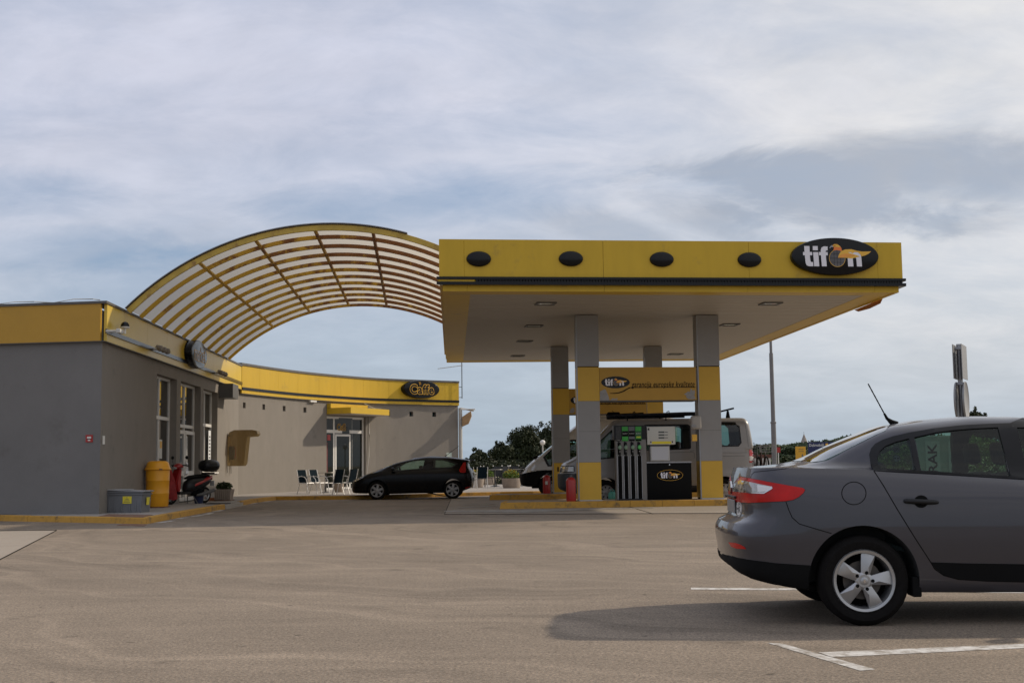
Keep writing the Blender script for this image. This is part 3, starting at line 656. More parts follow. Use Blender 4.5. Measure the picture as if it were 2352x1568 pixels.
# ------------------------------------------------------------------ ground, asphalt, pavement, kerbs
def ground_mat(name, col, speck=0.35, big=0.12, sscale=55.0, tracks=True, rough=0.88):
    m = bpy.data.materials.new(name); m.use_nodes = True; nt = m.node_tree; N = nt.nodes; L = nt.links; p = N['Principled BSDF']
    p.inputs['Roughness'].default_value = rough; p.inputs['Specular IOR Level'].default_value = 0.25
    tc = N.new('ShaderNodeTexCoord'); obj = tc.outputs['Object']
    def nz(scale, det=6, rg=0.6, mp=None, dist=0.0, rot=0.0):
        n = N.new('ShaderNodeTexNoise'); n.inputs['Scale'].default_value = scale; n.inputs['Detail'].default_value = det; n.inputs['Roughness'].default_value = rg; n.inputs['Distortion'].default_value = dist
        if mp:
            q = N.new('ShaderNodeMapping'); q.inputs['Scale'].default_value = mp; q.inputs['Rotation'].default_value = (0,0,rot); L.new(obj, q.inputs[0]); L.new(q.outputs[0], n.inputs['Vector'])
        else: L.new(obj, n.inputs['Vector'])
        return n.outputs[0]
    def MR(x, a, b, c, d):
        n = N.new('ShaderNodeMapRange'); L.new(x, n.inputs[0])
        for i, v in enumerate((a,b,c,d)): n.inputs[i+1].default_value = v
        return n.outputs[0]
    def MU(a, b):
        n = N.new('ShaderNodeMath'); n.operation = 'MULTIPLY'; L.new(a, n.inputs[0]); L.new(b, n.inputs[1]); return n.outputs[0]
    f = MR(nz(sscale, 3, 0.7), 0.3, 0.7, 1-speck, 1+speck)
    f = MU(f, MR(nz(170, 2, 0.6), 0.3, 0.7, 1-speck*.6, 1+speck*.6))
    f = MU(f, MR(nz(22, 4, 0.75), 0.3, 0.7, 1-speck*.45, 1+speck*.45))
    f = MU(f, MR(nz(0.35, 7, 0.6), 0.3, 0.7, 1-big, 1+big))
    f = MU(f, MR(nz(3.0, 5, 0.65), 0.25, 0.75, 1-big*.5, 1+big*.5))
    if tracks:
        f = MU(f, MR(nz(0.55, 4, 0.55, (0.25, 2.2, 1), 1.2, R(28)), 0.50, 0.72, 1.0, 1.15))
        f = MU(f, MR(nz(0.8, 5, 0.6, (0.3, 2.6, 1), 1.5, R(-12)), 0.55, 0.74, 1.0, 0.86))
        vd = N.new('ShaderNodeVectorMath'); vd.operation = 'DISTANCE'; L.new(obj, vd.inputs[0]); vd.inputs[1].default_value = (13, 34, 0)
        w1 = N.new('ShaderNodeTexNoise'); w1.noise_dimensions = '1D'; w1.inputs['Scale'].default_value = 1.5; w1.inputs['Detail'].default_value = 5; w1.inputs['Roughness'].default_value = .7
        jit = N.new('ShaderNodeMath'); jit.operation = 'MULTIPLY_ADD'; L.new(nz(0.25, 2, .5), jit.inputs[0]); jit.inputs[1].default_value = 5.0; L.new(vd.outputs['Value'], jit.inputs[2]); L.new(jit.outputs[0], w1.inputs['W'])
        am = MR(nz(0.16, 3, .5), .42, .62, 0, 1)
        ar = N.new('ShaderNodeMath'); ar.operation = 'MULTIPLY'; L.new(MR(w1.outputs[0], .52, .68, 0, -.30), ar.inputs[0]); L.new(am, ar.inputs[1])
        ar2 = N.new('ShaderNodeMath'); ar2.operation = 'MULTIPLY_ADD'; L.new(MR(w1.outputs[0], .46, .30, 0, .20), ar2.inputs[0]); ar2.inputs[1].default_value = 1.0; L.new(ar.outputs[0], ar2.inputs[2])
        a1 = N.new('ShaderNodeMath'); a1.operation = 'ADD'; a1.inputs[1].default_value = 1.0; L.new(ar2.outputs[0], a1.inputs[0]); f = MU(f, a1.outputs[0])
        f = MU(f, MR(nz(1.7, 3, 0.5), 0.67, 0.74, 1.0, 0.70))          # oil spots
        f = MU(f, MR(nz(7.5, 2, 0.5), 0.715, 0.76, 1.0, 0.45))         # small dark bits
    cc = N.new('ShaderNodeCombineXYZ'); [L.new(f, cc.inputs[i]) for i in range(3)]
    hue = N.new('ShaderNodeMix'); hue.data_type = 'RGBA'; L.new(MR(nz(90, 2, 0.5), 0.35, 0.65, 0, 1), hue.inputs[0])
    hue.inputs[6].default_value = (col[0]*1.08, col[1]*0.98, col[2]*0.92, 1); hue.inputs[7].default_value = (col[0]*0.93, col[1]*1.0, col[2]*1.06, 1)
    mx = N.new('ShaderNodeMix'); mx.data_type = 'RGBA'; mx.blend_type = 'MULTIPLY'; mx.inputs[0].default_value = 1; L.new(hue.outputs[2], mx.inputs[6]); L.new(cc.outputs[0], mx.inputs[7])
    L.new(mx.outputs[2], p.inputs['Base Color'])
    b = N.new('ShaderNodeBump'); b.inputs['Strength'].default_value = 0.35; b.inputs['Distance'].default_value = 0.01; L.new(nz(80, 4, 0.7), b.inputs['Height']); L.new(b.outputs[0], p.inputs['Normal'])
    return m
m_asph = ground_mat('asphalt', (0.218,0.178,0.134), 0.55, 0.15)
m_slab = ground_mat('concrete_slab', (0.31,0.27,0.22), 0.14, 0.10, tracks=False)
m_pave = ground_mat('pavement_concrete', (0.33,0.305,0.275), 0.12, 0.12, tracks=False)
m_earth = ground_mat('dry_grass_earth', (0.16,0.15,0.08), 0.3, 0.3, 20, tracks=False)
def sheet(name, pts, z, m, sub=None):
    mb = MB(); mb.face([(p[0],p[1],z) for p in pts]); return tag(mb.build(name, m), kind='structure')
sheet('ground', [(-2500,-300),(2500,-300),(2500,3000),(-2500,3000)], -0.02, m_earth)
sheet('asphalt_lot', [(-60,-30),(70,-30),(70,66),(-60,66)], 0.0, m_asph)
# pale concrete slabs: by the left edge, and the fuelling area round the islands
g0 = gz(130,1218); g1 = gz(0,1285)
dirn = (g1-g0).normalized(); e0 = g0; e1 = g0+dirn*14
sheet('concrete_patch', [(e0.x,e0.y),(e1.x,e1.y),(e1.x-16,e1.y+1),(e0.x-16,e0.y+.9)], 0.004, m_slab)
mb = MB(); mb.tube([(e0.x,e0.y,.006),(e1.x,e1.y,.006)], .008, 4); mb.tube([(e0.x,e0.y,.006),(e0.x-16,e0.y+.9,.006)], .008, 4)
tag(mb.build('slab_joint', m_blackm), kind='structure')
f0 = gz(1021,1181); f1 = gz(1036,1146); f2 = gz(2352,1176)
f3 = f0+(f2-f0).normalized()*40; back = (f1-f0).normalized()
fb = f0+back*19
sheet('forecourt_slab', [(f0.x,f0.y),(f3.x,f3.y),(f3.x+back.x*19,f3.y+19),(fb.x,fb.y)], 0.004, m_slab)
mb = MB()
for a, b in ((f0,fb),(gz(1440,1162),gz(1500,1180)),(f0,f3)): mb.tube([(a.x,a.y,.006),(b.x,b.y,.006)], .007, 4)
tag(mb.build('forecourt_joint', m_blackm), kind='structure')
# ---- market building geometry
ZR_ = 5.10
A = gz(242,692,ZR_); B = gz(553,838,ZR_); Lf = gz(0,700,ZR_)
A = Vector((A.x,A.y,0)); B = Vector((B.x,B.y,0)); Lf = Vector((Lf.x,Lf.y,0))
dF = (B-A).normalized(); nF = Vector((dF.y,-dF.x,0)); dL = (Lf-A).normalized(); nL = Vector((dL.y,-dL.x,0))
if nL.y > 0: nL = -nL
Wc = A - nF*0.10 - nL*0.10                                   # corner of the rendered wall (fascia stands 10 cm proud)
lenF = (B-A).length
# café curve (plan of the fascia line)
cpx = [(547,836),(640,848),(724,858),(845,868.5),(950,873.5),(1054,877)]
cp = [gz(x,y,ZR_+.05) for x,y in cpx]; cp = [(p.x,p.y) for p in cp]
cp[0] = (B.x,B.y)
curve = smooth_poly(cp, 10, closed=False)
cl = [0.0]
for a, b in zip(curve, curve[1:]): cl.append(cl[-1]+math.dist(a,b))
CL = cl[-1]
def cpt(u):
    u = max(0, min(CL-1e-6, u)); i = next(i for i in range(len(cl)-1) if cl[i+1] >= u); t = (u-cl[i])/(cl[i+1]-cl[i])
    a, b = Vector(curve[i]), Vector(curve[i+1]); d = (b-a).normalized(); return a+(b-a)*t, Vector((d.y,-d.x))
def cw(u, d, z):
    """point on the café wall: u along it, d out towards the lot, height z"""
    p, n = cpt(u); d -= .10; return Vector((p.x+n.x*d, p.y+n.y*d, z))
def cu(px):
    best = 0; bd = 1e9
    for i in range(600):
        u = CL*i/599; p, n = cpt(u); d = abs(1176+FPX*(p.x/p.y)-px)   # plan bearing
        if d < bd: bd = d; best = u
    return best
def wall_shell(mb, us, zs, holes, th, f, front=0.0):
    """wall with rectangular openings: us, zs are break lines; holes are (u0,u1,z0,z1); f maps (u, depth, z)"""
    us = sorted(set([round(u,4) for u in us]+[round(h[i],4) for h in holes for i in (0,1)])); zs = sorted(set([round(z,4) for z in zs]+[round(h[i],4) for h in holes for i in (2,3)]))
    def solid(i, j):
        if i < 0 or j < 0 or i >= len(us)-1 or j >= len(zs)-1: return False
        u, z = (us[i]+us[i+1])/2, (zs[j]+zs[j+1])/2
        return not any(h[0] < u < h[1] and h[2] < z < h[3] for h in holes)
    for i in range(len(us)-1):
        for j in range(len(zs)-1):
            if not solid(i,j): continue
            u0,u1,z0,z1 = us[i],us[i+1],zs[j],zs[j+1]
            mb.face([f(u0,front,z0),f(u1,front,z0),f(u1,front,z1),f(u0,front,z1)])
            mb.face([f(u0,front-th,z1),f(u1,front-th,z1),f(u1,front-th,z0),f(u0,front-th,z0)])
            if not solid(i-1,j): mb.face([f(u0,front,z0),f(u0,front,z1),f(u0,front-th,z1),f(u0,front-th,z0)])
            if not solid(i+1,j): mb.face([f(u1,front,z1),f(u1,front,z0),f(u1,front-th,z0),f(u1,front-th,z1)])
            if not solid(i,j-1): mb.face([f(u0,front-th,z0),f(u1,front-th,z0),f(u1,front,z0),f(u0,front,z0)])
            if not solid(i,j+1): mb.face([f(u0,front,z1),f(u1,front,z1),f(u1,front-th,z1),f(u0,front-th,z1)])
    return mb
def fw(u, d, z):                                              # market front: along, out, up; mitred at the corner
    if u < 1e-3: u = d*(1-nF.dot(nL))/dF.dot(nL)
    p = Wc + dF*u + nF*d; return Vector((p.x,p.y,z))
def lw(u, d, z):
    if u < 1e-3: u = d*(1-nF.dot(nL))/dL.dot(nF)
    p = Wc + dL*u + nL*d; return Vector((p.x,p.y,z))
def fu(px, d=0.0):                                           # bearing -> u along the market front
    t = (px-1176)/FPX; q = Wc+nF*d
    return (t*q.y - q.x)/(dF.x - t*dF.y)
PZ = 0.13
# ---- pavement with yellow kerb
kp = [gz(-330,1193),gz(0,1196),gz(337,1203),gz(400,1190.5),gz(470,1177),gz(518,1168.5),gz(557,1160.5),gz(590,1153.5),gz(635,1148),gz(758,1147),gz(900,1144.5),gz(1000,1141),gz(1150,1137),gz(1225,1135.5)]
kp = [(p.x,p.y) for p in kp]; kx = kp[-1]; kp += [(kx[0]+1.2,kx[1]+.7),(30,kx[1]+2.5)]
inner = [(30,66),(-40,66),(-40,kp[0][1]+.5)]
def inset(pts, w):
    P = [Vector(p) for p in pts]; out = []
    for i, p in enumerate(P):
        a = (P[i]-P[i-1]).normalized() if i else (P[1]-P[0]).normalized(); b = (P[i+1]-P[i]).normalized() if i < len(P)-1 else a
        n = Vector((a.y+b.y, -a.x-b.x)).normalized(); out.append(tuple(p-n*w))
    return out
mb = MB(); mb.prism(inset(kp,.09)+inner, PZ); tag(mb.build('pavement', m_pave), kind='structure')
def kerb_run(pts, w=0.16, z=PZ+.004, segl=1.0, name='kerb', gap=0.004, slope=0.02, closed=False, skip=None):
    """painted kerb stones laid end to end along a line; the outer face leans in a little"""
    P = [Vector((p[0],p[1],0)) for p in pts]
    if closed: P = P+[P[0]]
    D = [(P[i+1]-P[i]).normalized() for i in range(len(P)-1)]
    nn = [Vector((d.y,-d.x,0)) for d in D]
    mit = []
    for i in range(len(P)):
        a = nn[i-1] if i > 0 else (nn[-1] if closed else nn[0]); b = nn[i] if i < len(nn) else (nn[0] if closed else nn[-1])
        m_ = (a+b).normalized(); mit.append(m_/max(.4, m_.dot(b)))
    mb = MB(); rnd = random.Random(5)
    for i in range(len(P)-1):
        n = max(1, round((P[i+1]-P[i]).length/segl))
        for k in range(n):
            if skip and skip(i, k, n): continue
            t0, t1 = k/n, (k+1)/n; L_ = (P[i+1]-P[i]).length; g = gap/L_
            if t0 > 0 or i: t0 += g
            if t1 < 1 or i < len(P)-2: t1 -= g
            a, b = P[i].lerp(P[i+1],t0), P[i].lerp(P[i+1],t1); ma, mb_ = mit[i].lerp(mit[i+1],t0), mit[i].lerp(mit[i+1],t1)
            h = z + rnd.uniform(-.003,.003)
            pr = []
            for (p,m_) in ((a,ma),(b,mb_)):
                pr.append([p+m_*0.0+Vector((0,0,-.01)), p-m_*slope+Vector((0,0,h-.015)), p-m_*(slope+.015)+Vector((0,0,h)), p-m_*w+Vector((0,0,h)), p-m_*w+Vector((0,0,-.01))])
            V = [[mb.bm.verts.new(q) for q in r] for r in pr]
            for j in range(5): mb.bm.faces.new([V[0][j],V[0][(j+1)%5],V[1][(j+1)%5],V[1][j]])
            mb.bm.faces.new(V[0]); mb.bm.faces.new(V[1][::-1])
    return tag(mb.build(name, m_kerb), kind='structure')
kerb_run(kp, w=.17, skip=lambda i,k,n: i == 5)
kf, kg = Vector((*kp[5],0)), Vector((*kp[6],0))
# the dropped kerb, unpainted, and the rusty manhole by the corner
mb = MB(); dk_ = (kg-kf).normalized(); nk_ = Vector((dk_.y,-dk_.x,0)); q = [kf+nk_*.02,kg+nk_*.02,kg-nk_*.25,kf-nk_*.25]; mb.prism([(p.x,p.y) for p in q], .10)
tag(mb.build('dropped_kerb', m_conc), kind='structure')
def quadz(pxs, z): return [(lambda g: (g.x,g.y))(gz(x,y,z)) for x,y in pxs]
m_rust = mat('rusty_iron', (0.17,0.085,0.05), 0.8, var=0.3, vscale=8, dirt=((0.28,0.20,0.15),0.4,5))
mh = thing('manhole_cover', 'rusty square manhole cover in the pavement before the grey crate', 'manhole cover', (0,0,0))
mb = MB(); pts = quadz([(226,1185.5),(250,1180.5),(350,1182),(328,1187.5)], PZ+.006); mb.prism(pts, .008, Matrix.Translation((0,0,PZ+.004))); mb.build('lid', m_rust, mh)
mb = MB(); c_ = Vector((sum(p[0] for p in pts)/4, sum(p[1] for p in pts)/4)); mb.prism([tuple(c_+(Vector(p)-c_)*1.04) for p in pts], .004, Matrix.Translation((0,0,PZ+.002))); mb.build('manhole_frame', m_dgrey, mh)
mb = MB(); pts = quadz([(268,1206.5),(282,1203.2),(337,1204.6),(330,1208)], 0.0); mb.prism(pts, .01); tag(mb.build('gully_grate', m_rust), 'rusty gully grate in the asphalt at the corner of the yellow kerb', 'drain')
# ---- painted markings
def stripe(name, pxs, z=.008):
    mb = MB(); mb.face([(x,y,z) for x,y in quadz(pxs, z)]); return tag(mb.build(name, m_whitep), kind='structure')
mb = MB()
for pxs in ([(1762,1475),(1798,1477),(2010,1536),(1976,1539)], [(1880,1497),(2360,1477),(2360,1486.5),(1912,1508)], [(1587,1348.5),(1850,1350),(2360,1356),(2360,1361),(1850,1354.5),(1587,1353)]):
    mb.face([(x,y,.0025) for x,y in quadz(pxs,.0025)])
tag(mb.build('parking_lines', m_whitep), kind='structure')
mb = MB()
for a, b in (((358,1199.5),(400,1194.5)),((405,1190),(432,1187)),((441,1184.8),(468,1181.5)),((470,1180.3),(490,1176)),((492,1173.5),(512,1170)),((515,1167.3),(537,1164)),((540,1161.8),(562,1159)),((566,1156.5),(590,1154)),((598,1151.8),(622,1150))):
    u = [(a[0],a[1]),(b[0]-6,b[1]-1.2),(b[0]+4,b[1]-1.0),(a[0]+12,a[1]+1.2)]
    mb.face([(x,y,.003) for x,y in quadz([(a[0]-6,a[1]),(b[0]-8,b[1]),(b[0]+4,b[1]),(a[0]+10,a[1])], .008)])
tag(mb.build('dashed_edge_line', m_whitep), kind='structure')
mb = MB()
for pxs in ([(1020,1172),(1200,1169.5),(1400,1166.2),(1500,1164.8),(1500,1166),(1400,1168),(1210,1176),(1020,1174)], [(1060,1158.5),(1128,1155.5),(1140,1156),(1060,1160)], [(1050,1164.5),(1142,1160),(1142,1161.2),(1050,1166)]):
    mb.face([(x,y,.012) for x,y in quadz(pxs,.012)])
tag(mb.build('forecourt_lines', mat('worn_marking',(0.40,0.38,0.35),.85,var=.15,vscale=5,dirt=((.27,.24,.2),.7,3.0))), kind='structure')
# ------------------------------------------------------------------ market building
bld = thing('market_building', 'grey rendered shop building with a yellow fascia band at the left edge', 'building', (0,0,0))
ops = [(fu(358), fu(404), .55, 3.80), (fu(413), fu(459), PZ, 3.80), (fu(465), fu(498), 1.02, 3.78)]
LW = 14.0
FB = 4.17                                                    # fascia bottom
mb = wall_shell(MB(), [0, lenF], [PZ-.12, 4.9], ops, .32, fw)
mb.build('wall', m_stucco, bld)
mb = wall_shell(MB(), [0, LW], [PZ-.12, 4.9], [], .32, lambda u,d,z: lw(u,d-.0,z))
mb.build('side_wall', m_stucco2, bld)
mb = MB(); c3 = Wc+dL*LW; c2 = Wc+dF*lenF
roofp = [(Wc-nF*.30-nL*.30), c2-nF*.30, c2+dL*LW, c3-nL*.30]
mb.prism([(p.x,p.y) for p in roofp][::-1], .12, Matrix.Translation((0,0,4.78)))
mb.build('flat_roof', m_roofe, bld)
def brk(f, a, b):
    if f is not cw: return [a, b]
    return [a]+[.5*k for k in range(int(a/.5), int(b/.5)+2) if a+.02 < .5*k < b-.02]+[b]
# yellow fascia with panel joints
def fascia(f, u0, u1, name, m, joints, parent, zb=FB, zt=5.05):
    mb = MB(); js = [u0]+[j for j in joints if u0+.1 < j < u1-.1]+[u1]
    for a, b in zip(js, js[1:]):
        a_, b_ = a+.004, b-.004
        bs = brk(f, a_, b_); n = len(bs)-1
        for k in range(n):
            ua, ub = bs[k], bs[k+1]
            p = [f(ua,.10,zb),f(ub,.10,zb),f(ub,.10,zt),f(ua,.10,zt)]; q = [f(ua,.03,zb),f(ub,.03,zb),f(ub,.03,zt),f(ua,.03,zt)]
            mb.face(p); mb.face([p[0],q[0],q[1],p[1]]); mb.face([p[3],p[2],q[2],q[3]])
            if k == 0: mb.face([p[0],p[3],q[3],q[0]])
            if k == n-1: mb.face([p[1],q[1],q[2],p[2]])
    return mb.build(name, m, parent)
m_yel_gl = mat('yellow_gloss_panel', (0.62,0.43,0.05), 0.36, var=0.04, vscale=1.2)
fascia(fw, 0, lenF+.06, 'fascia', m_yel_gl, [1.6+2.35*k for k in range(9)], bld)
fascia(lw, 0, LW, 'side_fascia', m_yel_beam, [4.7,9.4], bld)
def band(f, u0, u1, d0, d1, z0, z1, mb):
    if u1 < u0: u0, u1 = u1, u0
    bs = brk(f, u0, u1); n = len(bs)-1
    for k in range(n):
        ua, ub = bs[k], bs[k+1]
        P = [[f(u,d,z) for d,z in ((d0,z0),(d1,z0),(d1,z1),(d0,z1))] for u in (ua,ub)]
        for j in range(4): mb.face([P[0][j],P[0][(j+1)%4],P[1][(j+1)%4],P[1][j]])
        if k == 0: mb.face(P[0])
        if k == n-1: mb.face(P[1][::-1])
    return mb
m_strip = mat('black_gloss_strip', (0.007,0.007,0.008), 0.22, spec=0.25)
_m = MB(); band(fw, 0, lenF+.02, .102, .135, FB+.17, FB+.275, _m); _m.build('black_strip', m_strip, bld)
_m = MB(); band(fw, 0, lenF+.1, -.25, .13, 5.052, 5.11, _m); band(lw, 0, LW, -.25, .13, 5.052, 5.11, _m); _m.build('roof_edge', m_roofe, bld)
_m = MB(); band(fw, 0, lenF+.02, .0, .10, FB-.02, FB-.004, _m); band(lw, 0, LW, .0, .10, FB-.02, FB-.004, _m); _m.build('fascia_soffit', m_roofe, bld)
# windows and door of the shop
def glazed(name, f, u0, u1, z0, z1, dep, vs=(), hs=(), fwid=.07, parent=None, gl=None, fr=None, frd=.07):
    """a framed opening: outer frame with mullions at vs and transoms at hs (fractions), glass behind"""
    fr = fr or m_white; mb = MB()
    def bar(a0,a1,b0,b1,dd=0): band(f, a0, a1, dep-frd-dd, dep+dd, b0, b1, mb)
    bar(u0,u0+fwid,z0,z1); bar(u1-fwid,u1,z0,z1); bar(u0+fwid,u1-fwid,z0,z0+fwid,.002); bar(u0+fwid,u1-fwid,z1-fwid,z1,.002)
    for v in vs: bar(v-fwid*.5,v+fwid*.5,z0+fwid,z1-fwid,.004)
    for h in hs: bar(u0+fwid,u1-fwid,h-fwid*.7,h+fwid*.7,.006)
    fo = mb.build(name, fr, parent)
    mb = MB(); mb.face([f(u0+fwid*.5,dep-frd*.5,z0+fwid*.5),f(u1-fwid*.5,dep-frd*.5,z0+fwid*.5),f(u1-fwid*.5,dep-frd*.5,z1-fwid*.5),f(u0+fwid*.5,dep-frd*.5,z1-fwid*.5)])
    mb.build('pane', gl or g_win, fo); return fo
g_shop = glass('shop_glass', (0.12,0.14,0.13), 1.5, 0.015, 0.30, (0.03,0.035,0.032))
o1, o2, o3 = ops
zt_ = 2.62
w1 = glazed('window', fw, o1[0], o1[1], o1[2], o1[3], -.20, vs=[o1[0]+(o1[1]-o1[0])*.45], hs=[zt_], parent=bld, gl=g_shop)
um = (o2[0]+o2[1])/2
w2 = glazed('door_frame', fw, o2[0], o2[1], o2[2], o2[3], -.20, vs=[um], hs=[zt_-.14], parent=bld, gl=g_shop)
for a, b in ((o2[0]+.08, um-.045), (um+.045, o2[1]-.08)):
    dd = glazed('door', fw, a, b, PZ+.02, zt_-.28, -.165, parent=bld, fwid=.11, gl=g_shop, hs=[1.0])
    mb = MB(); e = b-.06 if a < um-.5 else a+.06
    mb.tube([fw(e,-.15,.95),fw(e,-.10,1.0),fw(e,-.10,1.3),fw(e,-.15,1.35)], .015, 8); mb.build('handle', m_chrome, dd, True)
w3 = glazed('window', fw, o3[0], o3[1], o3[2], o3[3], -.20, vs=[o3[0]+(o3[1]-o3[0])*.5], hs=[zt_], parent=bld, gl=g_shop)
_m = MB(); band(fw, o3[0]-.05, o3[1]+.05, -.2, .06, o3[2]-.05, o3[2]-.002, _m); _m.build('window_sill', m_white, bld)
m_green = mat('green_poster', (0.02,0.22,0.05), 0.5, var=0.4, vscale=4); m_paper = mat('white_paper', (0.62,0.62,0.58), 0.7, var=0.1)
# posters on the shop glass
def plate(name, f, u0, u1, z0, z1, d, m, parent, th=.006): _m = MB(); band(f, u0, u1, d, d+th, z0, z1, _m); return _m.build(name, m, parent)
plate('green_poster', fw, o1[0]+.12, o1[0]+.42, 1.0, 2.35, -.225, m_green, w1)
for z in (1.55,1.85,2.15): plate('poster_text', fw, o1[0]+.16, o1[0]+.38, z, z+.16, -.218, m_paper, w1)
plate('notice', fw, o1[0]+1.2, o1[0]+1.7, 1.45, 2.0, -.225, m_paper, w1); plate('notice_mark', fw, o1[0]+1.4, o1[0]+1.65, 1.75, 1.95, -.217, m_logoy, w1)
pb = plate('opening_hours_strip', fw, o3[1]-.62, o3[1]-.22, 1.1, 2.45, -.19, mat('white_strip_card',(.80,.82,.84),.5), w3)  # plain, even white base colour
for k in range(9): plate('strip_text', fw, o3[1]-.52, o3[1]-.32, 1.25+.12*k, 1.30+.12*k, -.183, m_dgrey, pb)
# dark room behind the panes
mb = MB(); p0, p1 = fw(o1[0]-1,-4,0), fw(o3[1]+1,-4,0)
_m = MB(); band(fw, .4, lenF-.4, -5.0, -4.9, PZ, 4.7, _m); band(fw, .4, lenF-.4, -4.9, -.4, PZ-.02, PZ+.01, _m); band(fw, .4, lenF-.4, -4.9, -.4, 4.6, 4.7, _m)
for k in range(7): band(fw, o1[0]+1.2*k, o1[0]+1.2*k+.8, -3.2, -2.6, PZ+.02, 1.5+.1*(k%3), _m)
_m.build('shop_interior', mat('shop_interior_grey', (0.09,0.085,0.075), 0.9, var=0.6, vscale=2.0), bld)
# beam box and small things on the front
u = fu(503); _m = MB(); band(fw, fu(500), fu(513.5), .0, .50, 3.62, 4.12, _m); _m.build('shutter_box', m_dgrey, bld)
def on_front(px, d, z): return fw(fu(px, d), d, z)
# round "market" sign
def oval_sign(name, label, C0, xdir, a, b, dep, word, size, parent=None, outline=False):
    Mx = frame_M(C0, xdir, (0,0,1)); z = Mx.to_3x3() @ Vector((0,0,1))
    t = thing(name, label, 'sign', (0,0,0))
    mb = MB(); n = 56
    prof = [(1.0,0),(1.0,dep*.8),(.985,dep*.93),(.94,dep),(0.0,dep)]
    rings = [[mb.bm.verts.new(Mx @ Vector((a*r*math.cos(2*math.pi*k/n), b*r*math.sin(2*math.pi*k/n), zz))) for k in range(n)] for r, zz in prof[:-1]]
    for r0, r1 in zip(rings, rings[1:]):
        for k in range(n): mb.bm.faces.new([r0[k],r0[(k+1)%n],r1[(k+1)%n],r1[k]])
    mb.bm.faces.new(rings[0][::-1]); mb.bm.faces.new(rings[-1]); mb.build('sign_box', m_strip, t, True)
    return t, Mx @ Matrix.Translation((0,0,dep+.003))
ms, Mm = oval_sign('market_sign', 'round black sign box with pale lettering projecting from the shop fascia', fw(fu(456,.34),.10,4.70), dF, 1.22, .44, .24, '', 1)
text('lettering', 'market', .62, m_logoy, ms, Mm @ Matrix.Translation((0,-.02,0)), .004, .022, sx=.95)
text('lettering_core', 'market', .62, m_strip, ms, Mm @ Matrix.Translation((0,-.02,.006)), .004, .0, sx=.95)
# floodlight clusters, camera, pan head
def spots(px, n, label):
    t = thing('floodlight_cluster', label, 'lamp', (0,0,0), group='small floodlights on the shop fascia')
    p = fw(fu(px,.38), .12, FB+.22)
    mb = MB(); mb.tube([p, p+nF*.22], .03, 8); mb.tube([p+nF*.22-dF*.5, p+nF*.22+dF*.5], .02, 8); mb.build('bracket', m_lgrey, t, True)
    for k in range(n):
        c = p+nF*.24+dF*(-.45+.42*k)+Vector((0,0,.04)); q = c+nF*.07+Vector((0,0,-.07))
        mb = MB(); mb.cyl(c-nF*.05, q, .04, .09, 16); mb.sphere(q, .075, 12); mb.build('lamp_head', mat('dusty_lamp_glass',(.22,.19,.16),.5,var=.2), t, True)
    return t
spots(370, 3, 'cluster of three small floodlights on the shop fascia left of the round sign')
spots(508, 3, 'cluster of three small floodlights at the far end of the shop fascia')
t = thing('security_camera', 'grey box camera on an arm at the near corner of the fascia', 'camera', (0,0,0))
p = fw(fu(262,.40),.12,FB+.22); mb = MB(); mb.tube([p,p+nF*.3],.025,8); mb.build('arm', m_lgrey, t, True)
mb = MB(); mb.box((-.26,-.05,-.05),(.08,.05,.05),.015, frame_M(p+nF*.3, dF*-1, (0,0,1))); mb.build('housing', m_lgrey, t, True)
t = thing('dome_light', 'dark glass half dome on a white base above the fascia strip', 'lamp', (0,0,0))
p = on_front(282,.30,FB+.40); mb = MB(); mb.lathe([(0,-.14),(.03,-.14),(.03,-.02),(.11,0),(.12,.03),(0,.03)], Matrix.Translation(p)); mb.build('base', m_white, t, True)
mb = MB(); mb.lathe([(.105,.03),(.10,.08),(.07,.13),(.02,.155),(0,.155)], Matrix.Translation(p)); mb.build('dome', m_strip, t, True)
# fire point sign and white plate by the corner
def lpl(name, label, cat, px, z0, z1, w, m, f, uf, d=.0, th=.015):
    u = uf(px); _m = MB(); band(f, u-w/2, u+w/2, d+.002, d+th, z0, z1, _m); return tag(_m.build(name, m), label, cat)
def lu(px):
    t = (px-1176)/FPX; return (t*Wc.y - Wc.x)/(dL.x - t*dL.y)
fp = lpl('fire_point_sign', 'small red square hydrant sign on the shaded grey side wall', 'sign', 205, 1.80, 1.97, .175, m_red, lw, lu)
u = lu(205)
plate('sign_symbol', lw, u-.05, u+.05, 1.885, 1.93, .016, m_paper, fp, .003); plate('sign_symbol', lw, u-.03, u+.03, 1.83, 1.86, .016, m_paper, fp, .003); plate('sign_bar', lw, u-.06, u+.06, 1.868, 1.878, .016, m_blackm, fp, .003)
lpl('wall_plate', 'small white plate on the shop wall beside the near corner', 'plate', 237, 1.75, 1.95, .16, m_white, fw, fu)
# cables lying on the roof edge
mb = MB(); pr = [lw(-.2+.5*k, -.1, 5.16+.03*math.sin(k*1.7)+(.05 if k in (2,9) else 0)) for k in range(26)]; mb.tube(pr, .012, 5)
mb.build('roof_cable', m_lgrey, bld, True)
